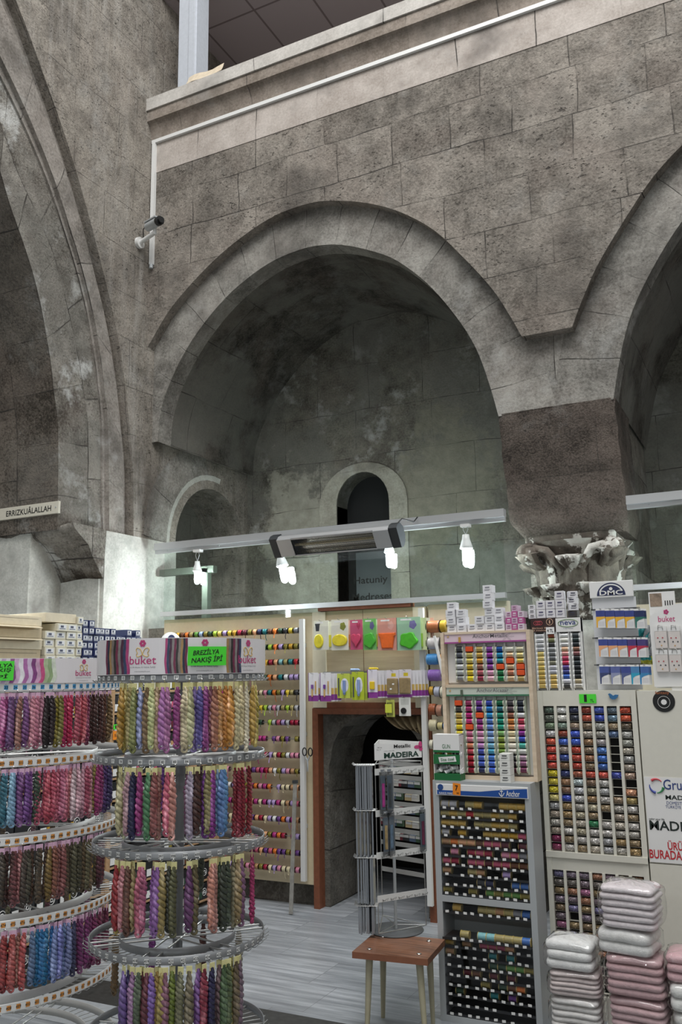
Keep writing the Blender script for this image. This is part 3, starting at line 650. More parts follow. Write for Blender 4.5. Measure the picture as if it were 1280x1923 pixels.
S = [cz+fu*a-fn*b for a, b in ((-0.07, -0.02), (-0.055, 0.03), (0.0, 0.05), (0.055, 0.03), (0.07, -0.02))]
extr(MB(), S, hx0+0.20, hx1-0.20, False).build('reflector', flat('polished_reflector', '#e0ded8', 0.28, 1.0), t)
MB().cyl((hx0+0.2, 6.02, zc), (hx1-0.2, 6.02, zc), 0.011, 10).build('heating_tube', flat('quartz_tube', '#d7c9a6', 0.2), t)
for b0, b1 in ((0.066, 0.080), (-0.080, -0.070)):
    S = [cz+fu*b0+fn*0.034, cz+fu*b1+fn*0.034, cz+fu*b1+fn*0.044, cz+fu*b0+fn*0.044]; extr(MB(), S, hx0+0.20, hx1-0.20).build('bezel', M['alu'], t)
g = MB()
for k in range(9):
    o = cz+fu*(-0.07+0.14*k/8)+fn*0.037; g.cyl((hx0+0.19, o.y, o.z), (hx1-0.19, o.y, o.z), 0.0016, 4, caps=False)
for k in range(60):
    x = hx0+0.2+(hx1-hx0-0.4)*k/59; a_ = cz-fu*0.07+fn*0.037; b_ = cz+fu*0.07+fn*0.037
    g.cyl((x, a_.y, a_.z), (x, b_.y, b_.z), 0.0012, 4, caps=False)
g.build('grille', M['charcoal'], t)
for x in (hx0+0.25, hx1-0.29): MB().box((x, 6.03, zc+0.05), (x+0.04, 6.226, zc+0.09)).build('bracket', M['charcoal'], t)
MB().tube([(hx1-0.05, 6.06, zc+0.09), (hx1-0.02, 6.10, zc+0.14), (hx1+0.05, 6.17, zc+0.12), (hx1+0.06, 6.22, 2.95)], 0.006).build('cable', M['dark'], t)
# sign standing in the window recess
t = thing('window_sign', (-3.6, YB+0.21, 2.4), 'dark sign with black lettering standing in the arched window recess', 'sign')
MB().box((-3.95, YB+0.20, 2.42), (-3.40, YB+0.22, 3.02)).build('panel', flat('slate_grey_board', '#41464a', 0.35), t)
a, b = at(662, 1093, 'y', YB+0.20), at(737, 1118, 'y', YB+0.20)
mb = MB(); xw = b.x-a.x
mb.ftext('Hatuniy', (a.x+xw*0.46, YB+0.196, a.z), X_, Z_, xw*0.86, 0.095, bold=0.012)
mb.ftext('Medreses', (a.x+xw*0.50, YB+0.196, b.z), X_, Z_, xw*1.02, 0.08, bold=0.012)
mb.build('lettering', M['ink'], t)
# column with its ruined leaf capital
cxm, cym = -1.345, 6.72
t = thing('stone_column', (cxm, cym, 0), 'dark stone column with a weathered leaf capital patched in white', 'column')
cm = NT('capital_stone'); pos = cm.n('NewGeometry').outputs['Position']
base = cm.mix(cm.ramp(cm.noise(pos, 7, 6, 0.6), [(0.35, 0.0), (0.65, 1.0)]), srgb('#453f39'), srgb('#776e64'))
msk = cm.ramp(cm.noise(pos, 4.2, 7, 0.62), [(0.545, 0.0), (0.565, 1.0)])
holes = cm.ramp(cm.noise(pos, 26, 2, 0.5), [(0.62, 1.0), (0.66, 0.0)])
col = cm.mix(cm.math('MULTIPLY', msk, holes), base, srgb('#c2bfb8'))
bp = cm.n('Bump', {'Strength': 0.7, 'Distance': 0.02, 'Height': cm.noise(pos, 20, 6, 0.65)})
cm.set(Base_Color=col, Roughness=0.9, Normal=bp.outputs[0]); M['capital'] = cm.m
MB().cyl((cxm, cym, 0), (cxm, cym, 2.16), 0.27, 32).build('shaft', M['plaster'], t)
cap = MB(); prof = [(0.27, 2.12), (0.29, 2.14), (0.285, 2.18), (0.27, 2.2), (0.27, 2.4), (0.30, 2.55), (0.36, 2.66), (0.40, 2.70)]
cap.lathe(prof, (cxm, cym, 0), 32)
cap.box((cxm-0.33, cym-0.31, 2.66), (cxm+0.33, cym+0.31, 2.76), 0, 0.02)
def leaf(mb, ang, r0, z0, z1, w, curl):
    rows = []; d = Vector((math.cos(ang), math.sin(ang), 0)); s_ = Vector((-d.y, d.x, 0)); c = Vector((cxm, cym, 0))
    n = 12
    for i in range(n+1):
        t_ = i/n
        if t_ < 0.7: r = r0+0.02+0.05*(t_/0.7)**2; z = z0+(z1-z0)*t_/0.7
        else:
            a_ = (t_-0.7)/0.3*math.pi*1.15; r = r0+0.07+curl*math.sin(a_)*1.15+curl*0.2*(a_/math.pi); z = z1+curl*0.55*math.sin(a_*0.9)-curl*0.9*(1-math.cos(a_))*0.5
        ww = w*(0.75+0.25*math.sin(t_*math.pi))*(1 if t_ < 0.7 else 1-0.55*((t_-0.7)/0.3)**2)
        row = []
        for j in range(9):
            u = j/4-1; fl = 0.012*math.cos(u*math.pi*2.5)-0.035*u*u+0.02*noise.noise(Vector((ang*5+u*2, t_*6, 2)))
            row.append(c+d*(r+fl)+s_*(u*ww)+Z_*z)
        rows.append(row)
    F = [(i*9+j, i*9+j+1, (i+1)*9+j+1, (i+1)*9+j) for i in range(n) for j in range(8)]
    mb.add([p for r in rows for p in r], F, 0, True)
    mb.add([p-d*0.045 for r in rows for p in r], [tuple(reversed(f)) for f in F], 0, True)
    ed = [(i*9) for i in range(n+1)]; ed2 = [i*9+8 for i in range(n+1)]
    A = [p for r in rows for p in r]; B = [p-d*0.045 for p in A]
    for e in (ed, ed2, [n*9+j for j in range(9)]):
        mb.add([A[k] for k in e]+[B[k] for k in e], [(k, k+1, len(e)+k+1, len(e)+k) for k in range(len(e)-1)], 0, True)
for k in range(8): leaf(cap, -math.pi/2+k*math.pi/4+math.pi/8, 0.27, 2.16, 2.37, 0.10, 0.075)
for k in range(4): leaf(cap, -math.pi/2+k*math.pi/2, 0.28, 2.25, 2.57, 0.115, 0.085)
for k in range(4): leaf(cap, -math.pi/4+k*math.pi/2, 0.30, 2.30, 2.60, 0.13, 0.115)
for k in range(4):      # corner scrolls
    a_ = -math.pi/4+k*math.pi/2; d = Vector((math.cos(a_), math.sin(a_), 0)); s_ = Vector((-d.y, d.x, 0)); o = Vector((cxm, cym, 2.615))+d*0.43
    for sg in (1, -1): cap.tube([o+s_*sg*0.02+(d*math.cos(q_)+Z_*math.sin(q_))*(0.075-0.0075*q_) for q_ in [0.5*i for i in range(14)]], 0.026, 8)
    cap.lathe([(0.001, -0.07), (0.07, -0.05), (0.085, 0.0), (0.07, 0.05), (0.001, 0.065)], tuple(o), 12)
    for sg in (1, -1): cap.tube([Vector((cxm, cym, 2.5))+Vector((math.cos(a_+sg*0.55), math.sin(a_+sg*0.55), 0))*0.30, Vector((cxm, cym, 2.63))+Vector((math.cos(a_+sg*0.35), math.sin(a_+sg*0.35), 0))*0.39, o+Z_*0.05-d*0.02], 0.035, 8)
cap.build('capital', M['capital'], t)
# ------------------------------------------------------------------ thread board, doorway and hanging packs
PAL = {'mustard': '#c79a2a', 'yellow': '#e6c93c', 'lemon': '#ead96a', 'orange': '#e07a2c', 'peach': '#e7ab7d', 'red': '#b8242e', 'crimson': '#a01c3c', 'maroon': '#5d1c2a', 'pink': '#dd8fa8', 'rose': '#c75b76', 'magenta': '#b1347f', 'lilac': '#b39ccf', 'purple': '#6a3f86', 'violet': '#4d3474', 'navy': '#252a50', 'blue': '#3f6db0', 'pale blue': '#9db8d8', 'teal': '#1f7c80', 'dark green': '#2a4a35', 'green': '#5f9440', 'lime': '#a8c83e', 'olive': '#857a2e', 'khaki': '#a89a62', 'brown': '#6b4129', 'tan': '#b58a62', 'cream': '#e3d6b0', 'ivory': '#eee8d4', 'white': '#ececec', 'silver': '#b8b8bb', 'grey': '#85868a', 'charcoal': '#35363a', 'black': '#1a1a1c', 'gold': '#c3a04c', 'aqua': '#84bdc0'}
def C(n): return srgb(PAL[n]) if n in PAL else srgb(n)
bz0, bz1 = 0.165, 2.265
t = thing('thread_board', (-4.15, 6.31, bz0), 'tall cream board carrying rods of ribbon spools left of the doorway', 'board')
MB().box((-4.93, 6.29, bz0), (-3.425, 6.345, bz1), 0, 0.003).build('panel', flat('cream_board', '#cdbfa0', 0.55, grain=0.04), t)
ROWY = [1183, 1213, 1242, 1271, 1300, 1329, 1357, 1388, 1419, 1449, 1480, 1510, 1541, 1572, 1603, 1635]
ROWZ = [at(572, y, 'y', 6.24).z for y in ROWY]
for z in ROWZ:
    MB().cyl((-4.9, 6.24, z), (-3.50, 6.24, z), 0.004, 6).build('rod', M['wire'], t)
mb = MB(); mb.box((-3.515, 6.225, 0.20), (-3.475, 6.255, 2.21))
mb.build('upright', M['white'], t)
for z in (0.6, 1.3, 2.0): MB().box((-3.505, 6.25, z-0.015), (-3.485, 6.292, z+0.015)).build('bracket', M['greysteel'], t)
def ribbon_mesh(r, w, tail):
    mb = MB(); n = 14
    mb.lathe([(r*0.72, -w*0.5), (r, -w*0.46), (r*1.02, -w*0.15), (r*0.98, w*0.1), (r*1.0, w*0.46), (r*0.72, w*0.5)], n=n, axis='x')
    for s_ in (-1, 1): mb.lathe([(0.0045, s_*w*0.52), (r*1.12, s_*w*0.52), (r*1.12, s_*w*0.56), (0.0045, s_*w*0.56)], n=n, axis='x', mi=1, smooth=False)
    if tail:
        P = [Vector((w*0.2, -r, 0.0)), Vector((w*0.2+0.004, -r*1.05, -r)), Vector((w*0.1, -r*0.9, -r-tail*0.5)), Vector((w*0.3, -r, -r-tail))]
        q = Vector((0.0035, 0, 0)); V = []
        for p in P: V += [p-q, p+q, p+q+Vector((0, 0.0006, 0)), p-q+Vector((0, 0.0006, 0))]
        mb.add(V, [(i*4+j, i*4+(j+1) % 4, i*4+4+(j+1) % 4, i*4+4+j) for i in range(3) for j in range(4)])
    return mb
flange = glass('clear_flange', (0.8, 0.8, 0.82, 1))
protos = {}
for k, (r, w, tl) in enumerate([(0.0235, 0.036, 0), (0.0235, 0.036, 0.045), (0.0215, 0.032, 0), (0.0215, 0.032, 0.05), (0.020, 0.031, 0.02)]):
    o = ribbon_mesh(r, w, tl).build('ribbon_spool', [M['thread'], flange]); protos[k] = o
R = random.Random(3)
warm = ['pink', 'rose', 'lilac', 'magenta', 'white', 'cream', 'purple', 'crimson', 'peach', 'orange', 'tan', 'olive']
mixed = ['olive', 'dark green', 'mustard', 'lime', 'orange', 'khaki', 'teal', 'navy', 'red', 'peach', 'brown', 'charcoal', 'yellow', 'grey', 'lilac', 'pink', 'green', 'silver']
row1 = ['grey', 'yellow', 'charcoal', 'dark green', 'orange', 'brown', 'teal', 'navy', 'peach', 'olive', 'maroon', 'crimson', 'mustard', 'yellow', 'lilac', 'lemon', 'lime', 'dark green', 'olive', 'pale blue', 'green', 'khaki', 'orange', 'brown', 'mustard', 'olive']
row2 = ['olive', 'mustard', 'olive', 'lilac', 'orange', 'lime', 'dark green', 'rose']
row3 = ['red', 'teal', 'khaki', 'aqua', 'peach', 'crimson', 'mustard']
row4 = ['lilac', 'lilac', 'white', 'teal', 'peach', 'orange', 'dark green', 'maroon']
used = set()
for r, z in enumerate(ROWZ):
    big = r < 4; pitch = 0.047 if big else 0.0395
    n = 26 if r == 0 else (13 if big else 17)
    pal = mixed if r in (1, 2, 3, 5) else (warm if r > 6 else mixed+warm); x = -3.545
    for k in range(n):
        cname = (row1, row2, row3, row4)[r][k] if r < 4 and k < len((row1, row2, row3, row4)[r]) else R.choice(pal)
        tv = R.random(); kind = (0 if tv < 0.65 else 1) if big else (2 if tv < 0.5 else (3 if tv < 0.7 else 4))
        if not big and R.random() < 0.06: x -= pitch*1.2
        if kind in used: o = protos[kind].copy(); COL.objects.link(o)
        else: o = protos[kind]; used.add(kind)
        o.location = (x, 6.24, z-0.001); o.color = C(cname); o.rotation_euler = (R.uniform(-0.4, 0.4), R.uniform(-0.05, 0.05), R.uniform(-0.08, 0.08))
        tag(o, '%s ribbon spool, %s from the right on the %s rod of the thread board' % (cname, ORD[k], ORD[r]), 'spool', 'ribbon spools on the thread board')
        x -= pitch*(1.0+R.uniform(-0.03, 0.12))
for k, o in protos.items():
    if k not in used: bpy.data.objects.remove(o)
# doorway: brown frame, cream boards above and right of it
t = thing('door_frame', (-2.95, 6.31, 0), 'brown wooden frame around the low stone doorway', 'door frame')
MB().box((-3.425, 6.27, 0.0), (-3.375, 6.36, 1.50)).build('jamb', M['brownwood'], t)
MB().box((-2.475, 6.27, 0.0), (-2.425, 6.36, 1.50)).build('jamb', M['brownwood'], t)
MB().box((-3.375, 6.27, 1.455), (-2.475, 6.36, 1.50)).build('lintel', M['brownwood'], t)
t = thing('display_board', (-2.9, 6.31, 1.50), 'cream panelled board above the doorway with rows of hooks', 'board')
birch = wood('birch_panel', '#c8b594', '#dacaa9', ang=math.pi/2, sc=0.6)
MB().box((-3.42, 6.295, 1.505), (-2.435, 6.345, 2.265)).build('backing', birch, t)
MB().box((-3.42, 6.275, 1.505), (-3.30, 6.297, 2.262)).build('cream_edge', M['cream'], t)
MB().box((-2.54, 6.275, 1.505), (-2.435, 6.297, 2.262)).build('cream_edge', M['cream'], t)
MB().box((-3.36, 6.262, 2.268), (-2.55, 6.34, 2.312)).build('top_trim', M['brownwood'], t)
MB().box((-3.30, 6.286, 1.502), (-2.54, 6.297, 1.545)).build('bottom_trim', M['brownwood'], t)
MB().box((-2.975, 6.2935, 1.55), (-2.972, 6.2955, 2.262)).build('seam', M['brownwood'], t)
zu, zl = at(690, 1164, 'y', 6.24).z, at(690, 1262, 'y', 6.24).z
for z in (zu, zl): MB().box((-3.32, 6.27, z-0.008), (-2.52, 6.28, z+0.008)).build('hook_rail', M['wire'], t)
t2 = thing('side_board', (-2.1, 6.31, 0.1), 'cream board right of the doorway carrying thick ribbon rolls', 'board')
MB().box((-2.42, 6.295, 0.12), (-1.79, 6.345, 2.275)).build('panel', M['cream'], t2)
t2b = thing('shelf_upright', (-2.455, 6.24, 0.12), 'white slotted upright fixed at the right edge of the doorway', 'upright')
MB().box((-2.475, 6.222, 0.12), (-2.435, 6.252, 2.25)).build('upright', M['white'], t2b)
for z in (1.7, 1.95, 2.2): MB().box((-2.465, 6.25, z-0.015), (-2.445, 6.2745, z+0.015)).build('bracket', M['greysteel'], t2b)
t3 = thing('back_board', (-0.2, 6.31, 0.1), 'cream board behind the displays right of the stone column', 'board')
MB().box((-0.93, 6.295, 0.0), (1.2, 6.345, 2.20)).build('panel', M['cream'], t3)
# ribbon rolls
rolls = [(1197, [(812, '#b5653d', 0.085, 'pink and orange'), (833, '#d8b02e', 0.05, 'yellow')]), (1212-4, [])]
RL = [('thick pink and orange ribbon roll, top of the column beside the white upright', '#bf7548', 815, 1177, 26, 24), ('thick yellow ribbon roll at the top, against the stacked white boxes', '#d2ab30', 833, 1176, 12, 24),
      ('pearly white ribbon roll, second from the top beside the white upright', '#d8d2d2', 816, 1208, 26, 24), ('bright blue ribbon roll, third from the top beside the white upright', '#4b93cf', 813, 1238, 24, 22), ('orange ribbon roll half hidden by the wooden post', '#d9923d', 832, 1236, 8, 20),
      ('purple ribbon roll, fourth from the top beside the white upright', '#8d66b3', 817, 1268, 26, 23), ('small mustard ribbon roll, fifth down, next to a silver roll', '#c79a33', 811, 1297, 9, 17), ('silver ribbon roll between the mustard and the ivory rolls', '#b9bccb', 822, 1299, 12, 20), ('ivory ribbon roll against the wooden post below the purple roll', '#d7d2bd', 833, 1300, 11, 22),
      ('rust flecked ribbon roll, sixth down beside the white upright', '#9d5532', 813, 1332, 14, 22), ('rose gold ribbon roll beside the rust flecked roll', '#b3826b', 826, 1334, 12, 22), ('fluffy cream ribbon roll above the green spool box', '#cfc6a3', 814, 1362, 15, 23), ('pale yellow ribbon roll beside the fluffy cream roll', '#d3c48b', 827, 1363, 11, 14), ('small blue ribbon roll at the wooden post above the green box', '#5c8fc6', 836, 1364, 7, 12),
      ('ivory ribbon roll peeping out left of the green spool box', '#d6d0ba', 811, 1398, 8, 18)]
for i, (lab, colr, px, py, w, h) in enumerate(RL):
    c = at(px, py, 'y', 6.2); k = 6.45/1640; r = h*k/2*0.95; w = w*k
    t = thing('ribbon_roll', c, lab, 'ribbon roll', 'ribbon rolls on the side board')
    mb = MB(); mb.lathe([(0.012, -w*0.46), (r*0.96, -w*0.46), (r*1.0, -w*0.3), (r*0.97, -w*0.1), (r*1.02, w*0.1), (r*0.97, w*0.3), (r*0.96, w*0.46), (0.012, w*0.46)], tuple(c), 20, axis='x')
    o = mb.build('ribbon', M['thread'], t); o.color = srgb(colr); o['tint'] = 1
    for s_ in (-1, 1): MB().lathe([(0.010, s_*w*0.48), (r*1.08, s_*w*0.48), (r*1.08, s_*w*0.52), (0.010, s_*w*0.52)], tuple(c), 20, axis='x', smooth=False).build('flange', M['dark'] if i % 2 == 0 else M['clear'], t)
    MB().cyl((c.x, c.y, c.z), (c.x, 6.295, c.z), 0.004, 6).build('peg', M['wire'], t)
# white strip hanging diagonally over the rolls
a, b = at(815, 1194, 'y', 6.13), at(833, 1275, 'y', 6.13)
d = (b-a).normalized(); n_ = d.cross(Y_)
tag(MB().obox((a+b)/2, d*((b-a).length/2), n_*0.010, Y_*0.003).build('measuring_strip', M['paper'], origin=a), 'white strip hanging slantwise across the ribbon rolls', 'strip')
# dark passage beyond the doorway
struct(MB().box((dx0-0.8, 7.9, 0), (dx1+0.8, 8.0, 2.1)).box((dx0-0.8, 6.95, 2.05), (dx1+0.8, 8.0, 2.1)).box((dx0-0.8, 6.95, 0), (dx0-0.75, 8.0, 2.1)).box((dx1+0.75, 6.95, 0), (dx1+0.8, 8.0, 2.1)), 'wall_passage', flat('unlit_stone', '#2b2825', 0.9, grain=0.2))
# gathered cloth tied in the corner of the doorway
cl = MB(); rows = []
A0, A1 = at(722, 1344, 'y', 6.34), at(796, 1344, 'y', 6.34); B0, B1 = at(788, 1366, 'y', 6.30), at(797, 1388, 'y', 6.30)
for i in range(29):
    u = i/28; row = []
    for j in range(13):
        v = j/12; p = A0.lerp(A1, u).lerp(B0.lerp(B1, u), v)
        p = p+Vector((0, -0.02-0.022*math.sin(u*30+v*2)*(1-0.4*v)-0.03*math.sin(v*math.pi), -0.05*math.sin(v*math.pi)*(1-u)))
        row.append(p)
    rows.append(row)
F = [(i*13+j, i*13+j+1, i*13+14+j, i*13+13+j) for i in range(28) for j in range(12)]
cl.add([p for r in rows for p in r], F, 0, True); cl.add([p+Vector((0, 0.004, 0)) for r in rows for p in r], [tuple(reversed(f)) for f in F], 0, True)
tag(cl.build('door_cloth', flat('olive_brown_cloth', '#6a5b41', 0.8, grain=0.25), origin=A1), 'olive brown cloth gathered into the upper right corner of the doorway', 'cloth')
# hanging packs -----------------------------------------------------
def card(t, c, w, h, col, name='card', d=0.0015, mat=None):
    o = MB().box((c[0]-w/2, c[1]-d, c[2]-h/2), (c[0]+w/2, c[1], c[2]+h/2)).build(name, mat or flat('pack_card_'+col.strip('#'), col, 0.35, grain=0.03), t); return o
def hookwire(t, x, z, y0, y1):
    MB().tube([(x, y1-0.008, z), (x, y0, z+0.004), (x, y0-0.008, z+0.014)], 0.0022, 5).build('hook', M['wire'], t)
def outline_pts(kind, w, h):
    n = 28; P = []
    for i in range(n):
        a = 2*math.pi*i/n
        if kind == 'oval': P.append((w/2*math.cos(a), h/2*math.sin(a)))
        if kind == 'heart': x = 16*math.sin(a)**3; y = 13*math.cos(a)-5*math.cos(2*a)-2*math.cos(3*a)-math.cos(4*a); P.append((-x/34*w, (y+2.5)/30*h))
        if kind == 'flower': r = 1+0.10*math.cos(5*a+0.6); P.append((w/2*r*math.cos(a), h/2*r*math.sin(a)))
        if kind == 'bean': r = 1+0.12*math.cos(2*a)+0.10*math.sin(a); P.append((w/2.2*r*math.cos(a), h/2.2*r*math.sin(a)))
    if kind == 'pot': P = [(-w*0.32, -h/2), (w*0.32, -h/2), (w*0.44, h*0.34), (w/2, h*0.34), (w/2, h/2), (-w/2, h/2), (-w/2, h*0.34), (-w*0.44, h*0.34)]
    return P
def scrub(t, kind, c, w, h, col, name='sponge', depth=0.016):
    P = outline_pts(kind, w, h); mb = MB(); S = [(1.0, 0), (1.0, 0.6), (0.88, 0.95), (0.35, 1.0)]
    for (s0, d0), (s1, d1) in zip(S, S[1:]):
        n = len(P); mb.add([(c[0]+x*s0, c[1]-depth*d0, c[2]+z*s0) for x, z in P]+[(c[0]+x*s1, c[1]-depth*d1, c[2]+z*s1) for x, z in P], [(i, (i+1) % n, n+(i+1) % n, n+i) for i in range(n)], 0, kind != 'pot')
    mb.add([(c[0]+x*0.35, c[1]-depth, c[2]+z*0.35) for x, z in P], [tuple(range(len(P)))])
    return mb.build(name, flat('sponge_'+col.strip('#'), col, 0.5, grain=0.12), t)
TOP = [(603, 1193, 31, 54, '#e9e9d8', 'oval', '#e8da2e', 'yellow sponge', 'on a white card, leftmost of the upper row'), (638, 1192, 35, 56, '#eceada', 'bean', '#ebd932', 'large yellow sponge', 'on a white card, second in the upper row'),
       (669, 1192, 25, 54, '#d05c7f', 'heart', '#d3476a', 'pink heart sponge', 'on a pink card'), (694, 1191, 26, 56, '#7fc46e', 'flower', '#4db536', 'green sponge', 'half covered between the pink and the orange packs'), (727, 1191, 38, 57, '#e3a493', 'pot', '#ee6d25', 'orange pot sponge', 'on a pale pink card'), (767, 1190, 46, 58, '#a8d0b0', 'flower', '#52c02c', 'green flower sponge', 'on a green card, rightmost of the upper row')]
for i, (px, py, w, h, cc, kind, sc_, nm, wh) in enumerate(TOP):
    c = at(px, py, 'y', 6.13); k = 6.95/1640; w *= k; h *= k
    t = thing('sponge_pack', (c.x, 6.13, c.z+h/2), '%s pack %s' % (nm, wh), 'sponge pack', 'sponge packs above the doorway')
    card(t, (c.x, 6.13, c.z), w, h, cc); sw = min(w*0.86, 0.14); sh = h*0.48
    if kind == 'oval': sw *= 0.7
    scrub(t, kind, (c.x-(0.02 if kind == 'oval' else 0), 6.128, c.z-h*0.2), sw, sh, sc_)
    pc = ['#3b3d42', '#8a8f3a', '#b93a5e', '#6f6a9a', '#e9b5a6', '#7d77ab'][i]
    scrub(t, 'pot' if i == 0 else ('heart' if i == 2 else 'flower'), (c.x+(-w*0.25 if i == 0 else w*0.18), 6.129, c.z+h*0.27), w*0.34 if i < 4 else w*0.3, h*0.26, pc, 'picture', 0.0008)
    card(t, (c.x-w*0.1, 6.1285, c.z+h*0.43), w*0.45, h*0.05, '#f2f2f0', 'label', 0.0006)
    mb = MB(); mb.box((c.x-w*0.49, 6.108, c.z-h*0.49), (c.x+w*0.49, 6.1275, c.z+h*0.30), 0, 0.004); mb.build('clear_bag', M['clear'], t)
    hookwire(t, c.x, c.z+h*0.47, 6.10, 6.275)
    for j in range(3 if i in (0, 1, 5) else 1):    # packs hung behind the front one
        y = 6.16+0.03*j; dxx = (0.035+0.018*j)*(1 if i != 2 else 0.3); cl2 = ['#e3e3d2', '#d9b9a5', '#cfd9a8'][(i+j) % 3]
        tt = thing('sponge_pack', (c.x+dxx, y, c.z+h/2), '%s card edge of the %s sponge pack hung behind the %s' % (['pale', 'peach', 'lime'][(i+j) % 3], ORD[j], nm), 'sponge pack', 'sponge packs above the doorway')
        card(tt, (c.x+dxx, y, c.z-0.003), w, h*0.97, cl2); card(tt, (c.x+dxx, y-0.002, c.z-h*0.2), w*0.7, h*0.4, ['#dcd24a', '#d7884d', '#9cc24a'][(i+j) % 3], 'sponge', 0.008)
LOW = [(588, 1290, 21, 52, '#e7e6ea', '#7b4c9b', 'purple and white sewing kit', 'leftmost of the lower row'), (611, 1290, 23, 52, '#e7e6ea', '#6f3f95', 'purple and white sewing kit', 'second in the lower row'), (645, 1288, 26, 44, '#c3cf55', '#7d93c6', 'lime marker pack', 'with a blue pen, third in the lower row'), (672, 1288, 24, 50, '#b9c838', '#8ba0d0', 'lime marker pack', 'with a blue pen below the pink heart sponge'), (699, 1284, 20, 50, '#e4e0ea', '#e0c028', 'sewing pack', 'with a yellow handle, centre of the lower row'),
       (738, 1284, 24, 48, '#ddd7de', '#8f7b58', 'brown sponge pack', 'with two price stickers in the lower row'), (761, 1283, 24, 48, '#ddd7de', '#957f5b', 'brown sponge pack', 'without stickers, right in the lower row')]
for i, (px, py, w, h, cc, pc, nm, wh) in enumerate(LOW):
    c = at(px, py, 'y', 6.12); k = 6.9/1640; w *= k; h *= k
    t = thing('blister_pack', (c.x, 6.12, c.z+h/2), '%s %s' % (nm, wh), 'blister pack', 'blister packs above the doorway')
    card(t, (c.x, 6.12, c.z), w, h, cc)
    if i in (0, 1):
        card(t, (c.x, 6.1185, c.z-h*0.40), w, h*0.2, '#8d3f96', 'printed_foot', 0.0006); card(t, (c.x-w*0.47, 6.1185, c.z), w*0.05, h, '#7c3f8e', 'printed_edge', 0.0006)
        MB().cyl((c.x-w*0.05, 6.108, c.z-h*0.06), (c.x-w*0.05, 6.108, c.z+h*0.08), 0.010, 10).build('thread_tube', flat('kit_'+pc.strip('#'), pc, 0.4), t)
        MB().cyl((c.x-w*0.05, 6.108, c.z-h*0.34), (c.x-w*0.05, 6.108, c.z-h*0.08), 0.006, 10).build('awl', flat('kit_tan', '#d1a968', 0.4), t)
        MB().cyl((c.x+w*0.28, 6.110, c.z-h*0.25), (c.x+w*0.28, 6.110, c.z+h*0.2), 0.005, 8).build('needle_case', flat('kit_tan2', '#c9a35f', 0.4), t)
    elif i in (2, 3):
        o = scrub(t, 'bean', (c.x+w*0.08, 6.119, c.z), w*0.6, h*0.7, '#e8e8ee', 'printed_oval', 0.0008)
        MB().cyl((c.x+w*0.1, 6.106, c.z-h*0.28), (c.x+w*0.1, 6.106, c.z+h*0.22), 0.012, 12).cyl((c.x+w*0.1, 6.106, c.z-h*0.36), (c.x+w*0.1, 6.106, c.z-h*0.28), 0.008, 10, 0.012).build('pen', flat('pen_'+pc.strip('#'), pc, 0.35), t)
        MB().cyl((c.x-w*0.36, 6.112, c.z-h*0.4), (c.x-w*0.36, 6.112, c.z+h*0.32), 0.005, 8).build('refill', flat('pen_dark', '#4a4d5a', 0.4), t)
    elif i == 4:
        card(t, (c.x, 6.1185, c.z-h*0.40), w, h*0.2, '#8d3f96', 'printed_foot', 0.0006); card(t, (c.x-w*0.46, 6.1185, c.z), w*0.08, h, '#8d3f96', 'printed_edge', 0.0006)
        MB().box((c.x-w*0.2, 6.10, c.z-h*0.2), (c.x+w*0.25, 6.118, c.z+h*0.08), 0, 0.005).build('handle', flat('kit_yellow', '#e3c22a', 0.4), t)
    else:
        MB().box((c.x-w*0.44, 6.095, c.z-h*0.38), (c.x+w*0.44, 6.118, c.z+h*0.2), 0, 0.008).build('sponge', flat('sponge_tan', pc, 0.8, grain=0.2), t)
        card(t, (c.x+w*0.05, 6.1185, c.z+h*0.32), w*0.35, h*0.12, '#d8c332', 'emblem', 0.0006); card(t, (c.x, 6.1188, c.z-h*0.45), w, h*0.10, '#8d3f96', 'printed_foot', 0.0005)
        if i == 5:
            for q in (-0.02, 0.02): card(t, (c.x+q*0.5, 6.0945, c.z-0.02+q*0.9), 0.016, 0.011, '#f4f4f2', 'price_sticker', 0.0005)
    hookwire(t, c.x, c.z+h*0.45, 6.085, 6.275)
    for j in range((1, 3, 2, 1, 5, 1, 5)[i]):
        y = 6.14+0.022*j; dxx = (0.02+0.018*j)
        tt = thing('blister_pack', (c.x+dxx, y, c.z+h/2), 'pack %s behind the %s %s' % (['directly','second','third','fourth','fifth'][j], nm, wh.replace('of the lower row','low').replace('in the lower row','low down').replace('with a blue pen below','below')), 'blister pack', 'blister packs above the doorway')
        card(tt, (c.x+dxx, y, c.z-0.004), w, h*0.97, '#e2e0e4' if i not in (2, 3) else '#b8c653'); card(tt, (c.x+dxx, y-0.0015, c.z-h*0.36), w, h*0.2, '#8d3f96' if i not in (2, 3) else '#aab84a', 'printed_foot', 0.0006)
        if i not in (2, 3): card(tt, (c.x+dxx, y-0.0015, c.z-h*0.15), w*0.9, h*0.22, '#d4b569', 'printed_band', 0.0006)
